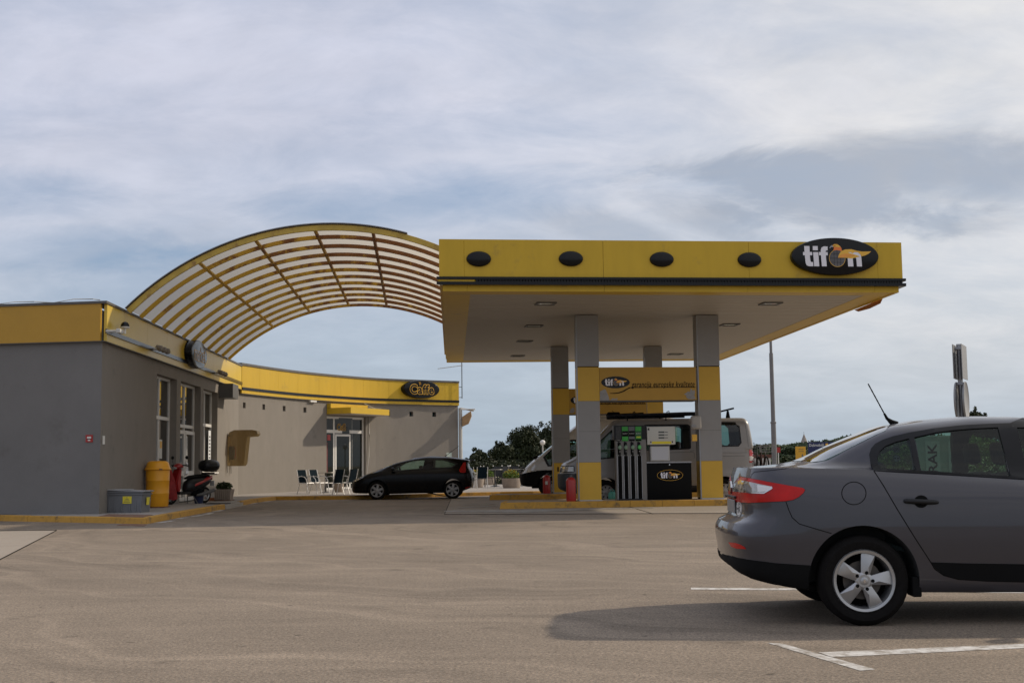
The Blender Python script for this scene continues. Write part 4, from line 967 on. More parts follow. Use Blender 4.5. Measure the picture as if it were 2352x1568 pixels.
# ------------------------------------------------------------------ café building
caf = thing('cafe_building', 'grey rendered café wing with a curved wall and yellow fascia behind the black car', 'building', (0,0,0))
def cz(px, py): u = cu(px); p, n = cpt(u); return u, CH+(HOR-ROLL*(px-1176)-py)*p.y/FPX
FC = 4.02
sq = [565,609,656,703,893,945.5,998]
holes = []
for px in sq: u = cu(px); holes.append((u-.11,u+.11,3.46,3.68))
d0, d1 = cu(753), cu(842)
holes.append((d0,d1,PZ,3.36))
us = brk(cw, 0, CL)
mb = wall_shell(MB(), us, [PZ-.12, 4.9], holes, .30, cw); mb.build('wall', m_stucco, caf)
m_sqg = mat('dark_window_block', (0.015,0.03,0.035), 0.15, var=0.3)
for h in holes[:7]: _m = MB(); band(cw, h[0], h[1], -.20, -.16, h[2], h[3], _m); _m.build('small_window', m_sqg, caf)
fascia(cw, .10, CL, 'fascia', m_yel, [CL*k/9.5 for k in range(1,10)], caf, zb=FC, zt=5.10)
_m = MB(); band(cw, .12, CL+.0, .102, .125, FC+.13, FC+.235, _m); _m.build('black_strip', m_strip, caf)
_m = MB(); band(cw, .0, CL, -.3, .14, 5.102, 5.19, _m); _m.build('roof_edge', m_roofe, caf)
_m = MB(); band(cw, .1, CL, .0, .10, FC-.02, FC-.004, _m); _m.build('fascia_soffit', m_roofe, caf)
pe, ne = cpt(CL); te = Vector((-ne.y,ne.x))
_m = MB(); e0_ = cw(CL,-.3,0); e1_ = cw(CL,-9,0)
_m.prism([(p.x,p.y) for p in (cw(CL-.3,-.302,0),cw(CL-.002,-.302,0),cw(CL-.002,-9,0),cw(CL-.3,-9,0))], 4.9-PZ, Matrix.Translation((0,0,PZ))); _m.build('end_wall', m_stucco, caf)
_m = MB()
for k in range(12):
    a, b = CL*k/12, CL*(k+1)/12
    _m.face([cw(a,-.25,4.85),cw(b,-.25,4.85),Vector((cw(b,-.25,0).x-7*.5,cw(b,-.25,0).y+7,4.85)),Vector((cw(a,-.25,0).x-7*.5,cw(a,-.25,0).y+7,4.85))])
_m.build('flat_roof', m_roofe, caf)
_m = MB(); band(cw, .6, CL-.6, -4.2, -4.1, PZ, 4.7, _m); _m.build('cafe_interior', mat('cafe_interior_brown',(0.035,0.022,0.015),.9,var=.6,vscale=2), caf)
# door and side lights
ds = glazed('door_frame', cw, d0, d1, PZ, 3.36, -.12, vs=[cu(774),cu(814)], hs=[cz(790,991)[1]], fwid=.10, parent=caf, gl=g_win)
M_cd = lambda u, d, z: frame_M(cw(u,d,z), cw(u+.05,d,z)-cw(u-.05,d,z), (0,0,1))
dr = glazed('door', cw, cu(776)+.03, cu(812)-.03, PZ+.02, cz(790,994)[1]-.06, -.10, parent=caf, fwid=.09, gl=g_win)
text('pane_lettering', 'Caffe', .42, m_logoy, ds, M_cd(cu(793),-.11,cz(793,982)[1]) , .002, .016, sx=.85)
text('pane_lettering_core', 'Caffe', .42, m_dark, ds, M_cd(cu(793),-.105,cz(793,982)[1]) , .002, .0, sx=.85)
plate('door_notice', cw, cu(764)-.12, cu(764)+.1, 2.30, 2.55, -.14, m_red, ds); plate('menu_poster', cw, cu(762)-.2, cu(766), .9, 2.2, -.15, mat('maroon_poster',(.12,.02,.02),.5,var=.4,vscale=5), ds)
plate('pane_sticker', cw, cu(824)-.12, cu(824)+.12, 2.25, 2.65, -.14, m_logoy, ds)
plate('wall_plate', cw, cu(1031)-.15, cu(1031)+.15, 1.35, 1.75, .002, mat('pale_green_plate',(.45,.52,.46),.6), caf)
_m = MB(); _m.tube([cw(cu(849),.02,3.7),cw(cu(849),.03,2.6),cw(cu(847),.06,1.6),cw(cu(842),.05,.7),cw(cu(841),.05,.2)], .013, 6); _m.build('wall_cable', m_lgrey, caf, True)
_m = MB(); band(cw, cu(717)-.2, cu(717)+.25, .0, .12, FC-.10, FC-.03, _m); _m.build('wall_bracket', m_white, caf)
# awning over the door: wedge shaped canopy coming to a point
t = thing('awning', 'yellow wedge shaped awning over the café door', 'awning', (0,0,0))
za, zb = 3.62, 3.42
a0 = cw(cu(753)-.0,.0,0); a1 = cw(cu(888),.0,0); ap = cw(cu(806),1.15,0); ap2 = cw(cu(880),.95,0); an = cw(cu(753),1.0,0)
pl = [a0, an, ap2, a1]
_m = MB(); P = [Vector((p.x,p.y,0)) for p in (cw(cu(753),.01,0), cw(cu(753)-.1,1.35,0), cw(cu(866)-.1,.95,0), cw(cu(866),.01,0))]
_m.prism([(p.x,p.y) for p in P], zb+.26-zb, Matrix.Translation((0,0,zb+.02))); _m.build('awning_body', m_yel, t)
_m = MB(); cpp = sum(P, Vector())/4; _m.prism([(lambda q:(q.x,q.y))(cpp+(p-cpp)*.97) for p in P], .018, Matrix.Translation((0,0,zb))); _m.build('awning_soffit', m_soffit, t)
_m = MB(); band(cw, cu(753), cu(838), .01, .22, zb+.29, zb+.48, _m); _m.build('awning_box', m_yel, t)
_m = MB(); _m.tube([cw(cu(836),.05,4.0), cw(cu(848),.5,3.72)], .018, 6); _m.build('stay', m_lgrey, t)
# oval sign on the café fascia
u_s, z_s = cz(960,895)
cs, Mc = oval_sign('cafe_sign', 'black oval sign with yellow outlined lettering on the curved fascia', cw(u_s,.10,z_s), cw(u_s+.1,0,0)-cw(u_s-.1,0,0), 1.02, .42, .30, '', 1)
text('lettering', 'Caffe', .60, m_logoy, cs, Mc @ Matrix.Translation((-.02,-.03,0)), .004, .040, sx=.98, spacing=1.10)
text('lettering_core', 'Caffe', .60, m_strip, cs, Mc @ Matrix.Translation((-.02,-.03,.008)), .004, .014, sx=.98, spacing=1.10)
mb = MB()
for k in range(2): mb.tube([Mc @ Vector((-.17+.06*k+.025*math.sin(j*1.1), .20+.035*j, .004)) for j in range(5)], .010, 5)
mb.build('steam_mark', m_logoy, cs)
# aerial, drain pipe, lamp bracket and folded blind at the far corner
t = thing('tv_aerial', 'thin television aerial mast clamped to the far corner of the café roof', 'aerial', (0,0,0))
p = cw(CL,.15,0)+Vector((.12,0,0)); mb = MB(); mb.tube([(p.x,p.y,4.35),(p.x,p.y,7.4)], .022, 8); mb.tube([(p.x-.14,p.y,4.4),(p.x,p.y,4.4)], .016, 6); mb.tube([(p.x-.14,p.y,4.9),(p.x,p.y,4.9)], .016, 6); mb.build('mast', m_dgrey, t)
mb = MB(); mb.tube([(p.x-1.15,p.y-.3,5.78),(p.x+.05,p.y,5.95)], .018, 6)
for k in range(7): q = Vector((p.x-1.05+.16*k,p.y-.27+.04*k,5.80+.023*k)); mb.tube([q+Vector((.1,-.22,0)),q-Vector((.1,-.22,0))], .006, 4)
mb.build('antenna_boom', m_lgrey, t)
mb = MB(); pd = cw(CL,.02,0)+Vector((.10,.05,0)); mb.tube([(pd.x,pd.y,PZ),(pd.x,pd.y,3.9)], .09, 12); tag(mb.build('drain_pipe', m_lgrey), 'pale grey drain pipe down the far corner of the café', 'pipe')
t = thing('folded_blind', 'tan folded blind on brackets sticking out past the café corner', 'blind', (0,0,0))
mb = MB(); q0 = pd+Vector((.1,.1,3.35)); mb.tube([q0+Vector((-.1,0,.55)), q0+Vector((.55,0,.40))], .04, 6); mb.box((0,-.2,.46),(.62,.2,.50), .01, Matrix.Translation(q0)); mb.build('bracket', m_white, t)
mb = MB(); mb.prism([(0,0),(.42,.28),(.45,.05),(.30,-.32),(0,-.45)], .5, frame_M(q0+Vector((0,-.0,.1)),(1,0,0),(0,0,1))); mb.build('blind_cloth', mat('tan_canvas',(.36,.23,.12),.9,var=.3,vscale=5,bump=.5,bscale=12), t)
# ------------------------------------------------------------------ pump canopy
SZ = 5.14                                                    # soffit height
FL, FR_, BR, BL = gz(1019,668,SZ), gz(2062,671,SZ), gz(1655,827,SZ), gz(1027,832,SZ)
can = thing('pump_canopy', 'flat yellow canopy over the fuel pumps carried on grey clad columns', 'canopy', (0,0,0))
cc_ = (FL+FR_+BR+BL)/4
def ring_pts(off):
    """canopy outline moved outwards by off"""
    P = [Vector((p.x,p.y)) for p in (FL,FR_,BR,BL)]; out = []
    for i, p in enumerate(P):
        a = (p-P[i-1]).normalized(); b = (P[(i+1)%4]-p).normalized(); na = Vector((a.y,-a.x)); nb = Vector((b.y,-b.x)); m_ = (na+nb).normalized()
        out.append(p+m_*(off/max(.3,m_.dot(na))))
    return out
def ring_band(name, o0, o1, z0, z1, m, sides=(0,1,2,3), parent=can, joints=None):
    a, b = ring_pts(o0), ring_pts(o1); mb = MB()
    for i in sides:
        j = (i+1)%4; n = (joints or {}).get(i, [0,1])
        for t0, t1 in zip(n, n[1:]):
            g = 0.0 if not joints else .004/((b[j]-b[i]).length)
            s0, s1 = t0+(g if t0 > 0 else 0), t1-(g if t1 < 1 else 0)
            q = [a[i].lerp(a[j],s0), b[i].lerp(b[j],s0), b[i].lerp(b[j],s1), a[i].lerp(a[j],s1)]
            lo = [mb.bm.verts.new((p.x,p.y,z0)) for p in q]; hi = [mb.bm.verts.new((p.x,p.y,z1)) for p in q]
            for k in range(4): mb.bm.faces.new([lo[k],lo[(k+1)%4],hi[(k+1)%4],hi[k]])
            mb.bm.faces.new(lo); mb.bm.faces.new(hi[::-1])
    return mb.build(name, m, parent)
ring_band('fascia', -.02, .10, 5.45, 6.325, m_yel, joints={0:[0,.052,.345,.66,.945,1], 1:[0,.2,.4,.6,.8,1], 2:[0,.5,1], 3:[0,.3,.6,1]})
ring_band('lower_fascia', -.06, .02, SZ-.01, 5.265, m_yel, joints={0:[0,.052,.345,.66,.945,1], 1:[0,.5,1], 2:[0,.5,1], 3:[0,.5,1]})
ring_band('black_bumper', -.02, .16, 5.265, 5.335, m_strip, sides=(0,1))
ring_band('black_bumper', -.02, .16, 5.39, 5.45, m_strip, sides=(0,1))
ring_band('side_trim', -.02, .05, 5.27, 5.445, m_yel, sides=(2,3))
a_, b_ = ring_pts(.11), ring_pts(.02)
def ft(t, o=0): r = ring_pts(o); return r[0].lerp(r[1], t)
mb = MB(); q = [ft(0,.0), ft(.075,.0), ft(.075,.125), ft(0,.125)]; mb.prism([tuple(p) for p in q], .053, Matrix.Translation((0,0,5.336))); mb.build('yellow_strip', m_yel, can)
mb = MB()
for k in range(150):
    t = .076+.924*k/150; p = ft(t,.10); q = ft(t+.924/150*.72,.10); d = (q-p).normalized(); n = Vector((d.y,-d.x))
    mb.prism([tuple(p-n*.08), tuple(q-n*.08), tuple(q+n*.03), tuple(p+n*.03)], .053, Matrix.Translation((0,0,5.336)))
mb.build('cable_comb', m_black, can)
tp_ = ring_pts(.0); mb = MB(); mb.prism([tuple(p) for p in ring_pts(.02)], .06, Matrix.Translation((0,0,6.2))); mb.build('roof_deck', m_dgrey, can)
m_sof = mat('soffit_boards', (0.44,0.40,0.345), 0.55, var=0.05, vscale=2, streak=(.3,14,1))
rp = ring_pts(-.50); mb = MB()
# boards run across; each is a separate narrow strip with a shadow gap
N_B = 58
for k in range(N_B):
    t0, t1 = k/N_B, (k+1)/N_B-.0022
    q = [rp[0].lerp(rp[3],t0), rp[1].lerp(rp[2],t0), rp[1].lerp(rp[2],t1), rp[0].lerp(rp[3],t1)]
    mb.prism([tuple(p) for p in q], .05, Matrix.Translation((0,0,SZ+.01)))
mb.build('soffit', m_sof, can)
ring_band('soffit_edge', -.62, -.06, SZ+.004, SZ+.05, m_yel)
mb = MB(); mb.prism([tuple(p) for p in ring_pts(-.05)], .04, Matrix.Translation((0,0,SZ+.07))); mb.build('soffit_backing', m_dgrey, can)
# recessed light fittings
for (px,py) in ((1253,697),(1226,748.5),(1205,783.5),(1189,817),(1770,697),(1676,745.5),(1551,813)):
    c = gz(px,py,SZ); d = Vector((FR_.x-FL.x, FR_.y-FL.y, 0)).normalized(); e = Vector((-d.y,d.x,0))
    w, h = .50, .50; mb = MB()
    for (a0,a1,b0,b1) in ((-w/2,w/2,-h/2,-h/2+.06),(-w/2,w/2,h/2-.06,h/2),(-w/2,-w/2+.06,-h/2+.06,h/2-.06),(w/2-.06,w/2,-h/2+.06,h/2-.06)):
        mb.prism([(lambda p:(p.x,p.y))(c+d*x+e*y) for x,y in ((a0,b0),(a1,b0),(a1,b1),(a0,b1))], .03, Matrix.Translation((0,0,SZ-.022)))
    o = mb.build('light_fitting', m_dgrey, can)
    mb = MB(); mb.prism([(lambda p:(p.x,p.y))(c+d*x+e*y) for x,y in ((-.19,-.19),(.19,-.19),(.19,.19),(-.19,.19))], .01, Matrix.Translation((0,0,SZ-.008))); mb.build('lamp_glass', mat('frosted_lamp_glass',(.62,.60,.55),.15,coat=.6), o)
# black oval ornaments on the front fascia
ftd = Vector((FR_.x-FL.x, FR_.y-FL.y, 0)).normalized()
def on_fascia(px, py, off=.10):
    r = ring_pts(off); p0 = Vector((*r[0],0)); n = Vector((ftd.y,-ftd.x,0)); d = ray(px,py); t = (p0-Vector((0,0,0))).dot(n)/d.dot(n); return CAM+d*t
for px, py in ((1099.5,595),(1311,594.5),(1519.5,596),(1721,597)):
    p = on_fascia(px,py); Mx = frame_M(p, ftd, (0,0,1)); mb = MB(); n = 36
    rings = [[mb.bm.verts.new(Mx @ Vector((.285*r*math.cos(2*math.pi*k/n), .178*r*math.sin(2*math.pi*k/n), zz))) for k in range(n)] for r, zz in ((1,.0),(1,.03),(.95,.055),(.8,.075),(.5,.092),(.15,.098))]
    for r0, r1 in zip(rings, rings[1:]):
        for k in range(n): mb.bm.faces.new([r0[k],r0[(k+1)%n],r1[(k+1)%n],r1[k]])
    mb.bm.faces.new(rings[-1]); mb.build('oval_boss', m_strip, can, True)
# ---- logo built from outlines
LG = {
 't': [(425,243),(522,243),(522,350),(567,350),(567,408),(522,408),(530,505),(542,528),(578,530),(582,605),(500,605),(462,590),(442,545),(432,408),(400,408),(400,350),(428,350)],
 'i1': [(582,243),(672,243),(675,318),(582,318)], 'i2': [(585,352),(680,352),(690,605),(597,605)],
 'f': [(738,605),(728,408),(693,408),(693,350),(726,350),(728,310),(745,268),(790,245),(855,250),(853,318),(822,322),(815,350),(853,350),(853,408),(817,408),(828,605)],
 'n': [(1222,605),(1215,350),(1290,350),(1302,372),(1350,345),(1410,350),(1455,385),(1470,430),(1478,605),(1385,605),(1377,460),(1352,432),(1320,445),(1312,470),(1320,605)],
 'head': [(940,232),(975,206),(1030,205),(1080,235),(1110,280),(1116,335),(1080,322),(1020,312),(955,320),(966,290),(972,265),(950,252)],
 'beak': [(885,275),(905,245),(935,222),(958,250),(948,264),(918,258),(900,285)],
 'wing': [(1040,450),(1055,400),(1100,330),(1180,300),(1290,295),(1400,325),(1500,337),(1658,332),(1605,375),(1545,405),(1475,422),(1452,385),(1410,352),(1350,347),(1305,372),(1290,350),(1222,350),(1290,375),(1380,400),(1448,427),(1360,447),(1290,462),(1180,450)],
 'wing2': [(1042,448),(1100,392),(1180,374),(1280,385),(1360,410),(1290,428),(1180,442)] }
def logo(parent, Mx, a, disc=True, ringc=False):
    """Mx: frame on the sign face, a: half width of the oval"""
    k = a/802.0; f = lambda P: [((x-1002)*k, -(y-422)*k) for x,y in P]; T = lambda z: Mx @ Matrix.Translation((0,0,z))
    def P(name, pts, m, z, h=.002, sm=0):
        mb = MB(); mb.prism(smooth_poly(pts, sm) if sm else pts, h, T(z)); return mb.build(name, m, parent)
    def ringm(name, rx, ry, w, m, z, c=(0,0)):
        mb = MB(); n = 48
        for i in range(n):
            q = [(c[0]+(rx+s)*math.cos(2*math.pi*(i+j)/n), c[1]+(ry+s)*math.sin(2*math.pi*(i+j)/n)) for j, s in ((0,0),(1,0),(1,w),(0,w))]
            mb.face([T(z) @ Vector((*p,0)) for p in q])
        return mb.build(name, m, parent)
    if disc: P('logo_disc', ellipse(802*k,328*k,56), m_strip, 0, .003)
    if ringc: ringm('logo_ring', 802*k, 328*k, 18*k, m_logoy, .003)
    for nm in ('t','i1','i2','f','n'): P('logo_letter', f(LG[nm]), m_logow, .004)
    P('logo_globe', [(x*k,y*k) for x,y in ellipse(143,148,36,23,-38)], m_logog, .004)
    ringm('globe_ring', 143*k, 148*k, 7*k, m_logoy, .0065, (23*k,-38*k))
    mb = MB()
    for s in (-.5,0,.5):
        mb.face([T(.0068) @ Vector(((23+143*x)*k, (-38+148*s+d)*k, 0)) for x, d in ((-math.sqrt(1-s*s),-2.5),(math.sqrt(1-s*s),-2.5),(math.sqrt(1-s*s),2.5),(-math.sqrt(1-s*s),2.5))])
        mb.face([T(.0069) @ Vector(((23+143*s*.8+d)*k, (-38+148*y*math.sqrt(1-s*s))*k, 0)) for y, d in ((-1,-2.5),(-1,2.5),(1,2.5),(1,-2.5))])
    mb.build('globe_grid', m_blackm, parent)
    P('bird_head', f(LG['head']), m_logoo, .007); P('bird_head_top', f([(945,232),(975,208),(1030,207),(1075,235),(1090,262),(1010,258),(965,252)]), m_logoy, .0092, .001)
    P('bird_beak', f(LG['beak']), mat('logo_beak_grey',(.30,.32,.35),.4), .008); P('bird_eye', f([(960,236),(1005,234),(1000,242),(975,244)]), m_blackm, .0104, .001)
    P('bird_wing', f(LG['wing']), m_logoy, .007); P('bird_wing_shade', f(LG['wing2']), mat('logo_amber',(.80,.33,.05),.4,var=.1), .0092, .001)
p = on_fascia(1914,591); Mx = frame_M(p, ftd, (0,0,1))
ts, Mt = oval_sign('fuel_sign', 'large black oval sign with white letters and an orange bird on the canopy front', p, ftd, 1.065, .445, .16, '', 1)
logo(ts, Mt, 1.065, disc=False)
# a torn strip hanging below the gutter on the right
mb = MB(); r = ring_pts(.03); q0 = r[1].lerp(r[2], .06); q1 = r[1].lerp(r[2], .17)
mb.prism([(0,0),(1,-.02),(.86,-.10),(.45,-.13),(.08,-.10)], .01, frame_M((q0.x,q0.y,SZ), (q1.x-q0.x,q1.y-q0.y,0), (0,0,1)) @ Matrix.Scale((q1-q0).length, 4, (1,0,0)))
mb.build('loose_trim', mat('orange_plastic',(.45,.16,.05),.5), can)
# ---- columns and header beams
IZ = .17
def column(cx0, cx1, y, dep, ztop, parent, bands, seams):
    """clad square column between world x cx0..cx1, front face at y"""
    e = Vector((ftd.x, ftd.y, 0)); 
    o = Vector(((cx0), y, 0)); w = cx1-cx0; bk = Vector((-e.y*.6, 1, 0)).normalized()
    def P(x, d, z): q = o+e*x+bk*d; return (q.x,q.y,z)
    col = None
    for i, (z0, z1, m) in enumerate(bands):
        mb = MB(); g = .004
        lo = [P(0,0,0),P(w,0,0),P(w,dep,0),P(0,dep,0)]
        mb.prism([(q[0],q[1]) for q in lo], z1-z0-g, Matrix.Translation((0,0,z0))); 
        b = mb.build('column' if i == 0 else 'column_panel', m, parent if i == 0 else col)
        if i == 0: col = b
    # core shows in the seams, thin aluminium angle down the left edge
    mb = MB(); c = [P(.01,.01,0),P(w-.01,.01,0),P(w-.01,dep-.01,0),P(.01,dep-.01,0)]; mb.prism([(q[0],q[1]) for q in c], ztop-IZ-.01, Matrix.Translation((0,0,IZ))); mb.build('column_core', m_blackm, col)
    mb = MB(); 
    return col, P
m_cy = mat('yellow_column_panel', (0.60,0.36,0.03), 0.42, var=0.05, vscale=2)
def col_row(px0, px1, px2, px3, Y, top, label_, lbl):
    s = FPX/Y
    xs = [(p-1176)/s for p in (px0,px1,px2,px3)]
    return xs
Y1, Y2 = 33.75, 42.9
for (row_, Y, pxs, zz, dep) in ((0, Y1, ((1325,1376.5),(1603.5,1660)), None, .62), (1, Y2, ((1268.5,1306),(1486,1530)), None, .62)):
    s = FPX/Y
    ztb = 3.73 if row_ == 0 else 3.70; zbb = 2.82
    for i, (a, b) in enumerate(pxs):
        w = .585 if row_ == 0 else .56
        x1 = (b-1176)/s; x0 = x1-w
        yy = Y + (x0-(pxs[0][0]-1176)/s)*ftd.y
        if row_ == 1 and i == 1: x1 = (1525-1176)/s; x0 = x1-w
        column(x0, x1, yy, dep, SZ, can, [(IZ+.03,1.19,m_cy),(1.19,2.01,m_clad),(2.01,zbb,m_clad),(zbb,ztb,m_cy),(ztb+.02,SZ-.005,m_clad)], [])
        mb = MB(); mb.box((x0-.035, yy-.0, IZ),(x0-.004,yy+.03,SZ-.01)); mb.build('edge_angle', m_steel, can)
        mb = MB(); mb.box((x0-.01,yy-.012,IZ+.0),(x0+w+.012,yy+dep+.02,IZ+.028)); mb.build('column_foot', m_lgrey, can)
# header beams carrying the sign writing
def header(Y, pa, pb, zb, zt, label):
    s = FPX/Y; xa, xb = (pa-1176)/s, (pb-1176)/s
    t = thing('header_board', label, 'sign board', (0,0,0), group='yellow header boards between the canopy columns')
    e = Vector((ftd.x,ftd.y,0)); o = Vector((xa, Y+(xa-(1325-1176)/(FPX/Y1))*ftd.y*.0+.03+(.0), 0))
    L_ = (xb-xa)/e.x
    mb = MB(); Mx = frame_M((xa, Y+.07, zb), e, (0,0,1)); mb.box((0,0,-.50),(L_,zt-zb,0), M=Mx); b = mb.build('board', m_yel_beam, t)
    mb = MB(); mb.box((.0,-.03,-.49),(L_,-.004,-.01), M=Mx); mb.build('board_underside', m_dgrey, t)
    return t, Mx, L_, zt-zb
h1, M1, L1, H1 = header(Y1, 1376.8, 1603, 2.83, 3.72, 'yellow header board between the two front canopy columns')
h2, M2, L2, H2 = header(Y2, 1306, 1486, 2.83, 3.69, 'yellow header board between the rear canopy columns, half hidden')
m_peel = mat('peeled_grey_patch', (0.30,0.29,0.28), 0.7, var=0.2, vscale=14)
for t, Mx, L_, H in ((h1,M1,L1,H1),(h2,M2,L2,H2)):
    MM = lambda x, y, z=.004: Mx @ Matrix.Translation((x*L_, y*H, z))
    logo(t, MM(.163,.545), .385*L_/2.63)
    text('lettering', 'garancija europske kvalitete', .21*L_/2.63, m_blackm, t, MM(.655,.475), .001, .0015, shear=.28, spacing=1.06, fit=L_*.655)
    mb = MB(); mb.box((-.5,-.007,0),(.5,.007,.002), M=MM(.645,.385) @ Matrix.Diagonal((L_*.69,1.3,1,1))); 
    pts = [(.30,.385),(.27,.34),(.24,.29),(.19,.24),(.14,.225),(.10,.222),(.105,.205),(.15,.20),(.20,.215),(.25,.265),(.285,.33),(.315,.37)]
    mb.prism([(x*L_, y*H) for x,y in pts], .002, Mx @ Matrix.Translation((0,0,.004))); mb.build('swoosh_line', m_blackm, t)
pk = [[(.0,.0),(.0,.27),(.02,.30),(.045,.34),(.06,.33),(.085,.15),(.098,.0)],[(.105,.0),(.115,.035),(.13,.07),(.16,.05),(.18,.075),(.178,.01)],
      [(.868,.17),(.885,.20),(.905,.24),(.92,.26),(.93,.23),(.94,.33),(.95,.34),(.957,.28),(.98,.30),(.985,.22),(.975,.13),(.99,.04),(.96,.015),(.91,.03),(.89,.09),(.895,.14)]]
for P_ in pk:
    mb = MB(); mb.prism([(x*L1,y*H1) for x,y in P_], .002, M1 @ Matrix.Translation((0,0,.003))); mb.build('peeled_patch', m_peel, h1)
mb = MB(); mb.prism([(x*L2,y*H2) for x,y in [(.0,.05),(.02,.22),(.06,.26),(.07,.1),(.04,.03)]], .002, M2 @ Matrix.Translation((0,0,.003))); mb.build('peeled_patch', m_peel, h2)
# ---- islands
def island(name, label, pts, z):
    t = thing(name, label, 'kerb island', (0,0,0), group='kerbed pump islands')
    mb = MB(); ins = inset(pts+[pts[0]], .10)[:-1]; mb.prism(ins, z-.004); mb.build('island_deck', m_pave, t)
    k = kerb_run(pts, w=.15, z=z, segl=.9, closed=True, slope=.03, name='painted_kerb'); k.parent = t; 
    if 'kind' in k: del k['kind']
    return t
y1 = 33.25; y2 = 41.6
i1 = [(-.38,y1),(8.2,y1+.55),(8.2,y1+2.0),(-.30,y1+1.5)]
i2 = [(-.80,y2),(7.4,y2+.5),(7.4,y2+2.15),(-.72,y2+1.65)]
island('pump_island', 'near pump island with yellow kerb, its dispenser facing the camera', i1, IZ)
island('pump_island', 'rear pump island with yellow kerb, between the two white vans', i2, IZ)
# ------------------------------------------------------------------ dispenser
def dispenser():
    s0 = 86.0; Yd = 34.05; s = FPX/Yd; X = lambda px: (px-1176)/s; Z = lambda py, px=1500: CH+(HOR-ROLL*(px-1176)-py)/s
    t = thing('fuel_pump', 'four hose fuel pump with white price display and black cabinet', 'fuel pump', (X(1480), Yd, IZ)); o = Vector((X(1480),Yd,IZ))
    def B(name, px0, px1, py0, py1, y0, y1, m, parent=t, bev=.0): mb = MB(); mb.box((X(px0)-o.x, y0, Z(py1)-o.z),(X(px1)-o.x, y1, Z(py0)-o.z), bev); return mb.build(name, m, parent, bool(bev))
    m_ss = mat('brushed_steel', (0.20,0.185,0.17), 0.42, metal=0.35, var=0.12, vscale=3, streak=(8,8,.4))
    m_slot = m_blackm
    col = B('hose_cabinet', 1411, 1481, 1043, 1146, .08, .55, m_ss)
    B('cabinet_upper', 1411, 1481, 1008, 1043, .12, .50, m_ss); B('cabinet_head', 1407, 1481, 976, 1008.5, .10, .52, m_black)
    cols = [(1412,1423.5),(1426,1440),(1441.5,1455),(1457,1470.5)]
    mats = [mat('dark_pattern_panel',(0.025,0.025,0.025),.5,var=.8,vscale=25), mat('green_panel',(0.03,0.30,0.03),.35,var=.25,vscale=4), mat('grey_panel',(0.10,0.10,0.105),.35,var=.5,vscale=6), mat('green_panel',(0.03,0.30,0.03),.35)]
    for k, (a, b) in enumerate(cols):
        pn = B('product_panel', a, b, 979, 1012, .078, .10, mats[k])
        if k: B('panel_band', a+.2, b-.2, 989, 1001.5, .072, .077, m_blackm if k < 3 else mat('dark_green_panel',(0.01,0.10,0.02),.35), pn)
        if k == 3: B('panel_flash', a+2, b-2, 1001.5, 1005, .070, .071, mat('yellow_green',(.45,.55,.03),.4), pn)
        if k: text('panel_lettering', 'EURO', .05, m_lgrey, pn, frame_M((X((a+b)/2)-o.x,.070,Z(995)-o.z),(1,0,0),(0,0,1)), .0005)
        B('panel_foot', a+.5, b-.5, 1007.5, 1011.5, .072, .077, m_blackm if k != 1 else mats[1], pn)
        if k == 0: text('panel_lettering', 'DIESEL', .035, m_lgrey, pn, frame_M((X((a+b)/2)-o.x,.070,Z(1009.5)-o.z),(1,0,0),(0,0,1)), .0005)
        c = X(a+8)-o.x
        B('nozzle_recess', a+4, a+10.5, 1015, 1043, .095, .119, m_slot)
        B('hose_slot', a+3.5, a+12, 1046, 1144, .055, .079, m_slot)
        B('slot_rail', a+1.5, a+3.3, 1046, 1144, .05, .079, m_steel); B('slot_rail', a+12.2, a+13.6, 1046, 1144, .05, .079, m_steel)
        mb = MB(); z0, z1, z2, z3 = (Z(q)-o.z for q in (1013,1024,1036,1042))
        mb.tube([(c-.03,.05,z0),(c-.01,.03,z0-.06),(c,.03,z1),(c+.0,.04,z2),(c,.06,z3)], [.012,.018,.026,.022,.018], 8); nz = mb.build('nozzle', m_black, t, True)
        mb = MB(); mb.sphere((c,.0,z1-.03), .055, 12, (.9,.45,1.1)); mb.build('nozzle_cover', mat('pale_green_plastic',(.20,.30,.20),.4) if k < 3 else mat('bright_green_plastic',(.10,.50,.12),.4), nz, True)
        mb = MB(); mb.sphere((c,.01,z2-.0), .016, 8); mb.build('nozzle_swivel', m_chrome, nz, True)
        mb = MB(); mb.tube([(c,.06,z3),(c+.01,.03,Z(1060)-o.z),(c+.02,.03,Z(1100)-o.z),(c+.0,.03,Z(1138)-o.z),(c-.03,.05,Z(1143)-o.z)], .016, 8); mb.build('hose', m_rubber, t, True)
    B('pump_base', 1415, 1470, 1143, 1148, .04, .6, m_black)
    lc = B('lower_cabinet', 1481.5, 1583, 1063, 1146, .05, .58, mat('black_cabinet',(.004,.004,.004),.6,spec=.12), bev=.012)
    B('cabinet_top', 1480.5, 1583.5, 1060, 1063, .04, .59, m_steel)
    Mx = frame_M((X(1533.5)-o.x,.046,Z(1091)-o.z),(1,0,0),(0,0,1)); logo(lc, Mx, .34, disc=False, ringc=True)
    mb = MB(); mb.cyl((X(1533)-o.x,.035,Z(1067)-o.z),(X(1533)-o.x,.05,Z(1067)-o.z),.018,n=12); mb.build('lock', m_chrome, lc)
    hd = B('display_head', 1483.5, 1548, 980, 1021, .06, .50, mat('display_cream',(.55,.54,.48),.4), bev=.01)
    text('pump_number', '4', .11, m_blackm, hd, frame_M((X(1486.8)-o.x,.057,Z(986)-o.z),(1,0,0),(0,0,1)), .001, .004)
    for py in (992.5,999,1005.5): B('lcd', 1509.5, 1523, py-1.6, py+1.6, .054, .059, mat('lcd_grey',(.07,.075,.07),.25), hd); B('lcd_label', 1524, 1531, py-.8, py+.8, .056, .0595, m_dgrey, hd)
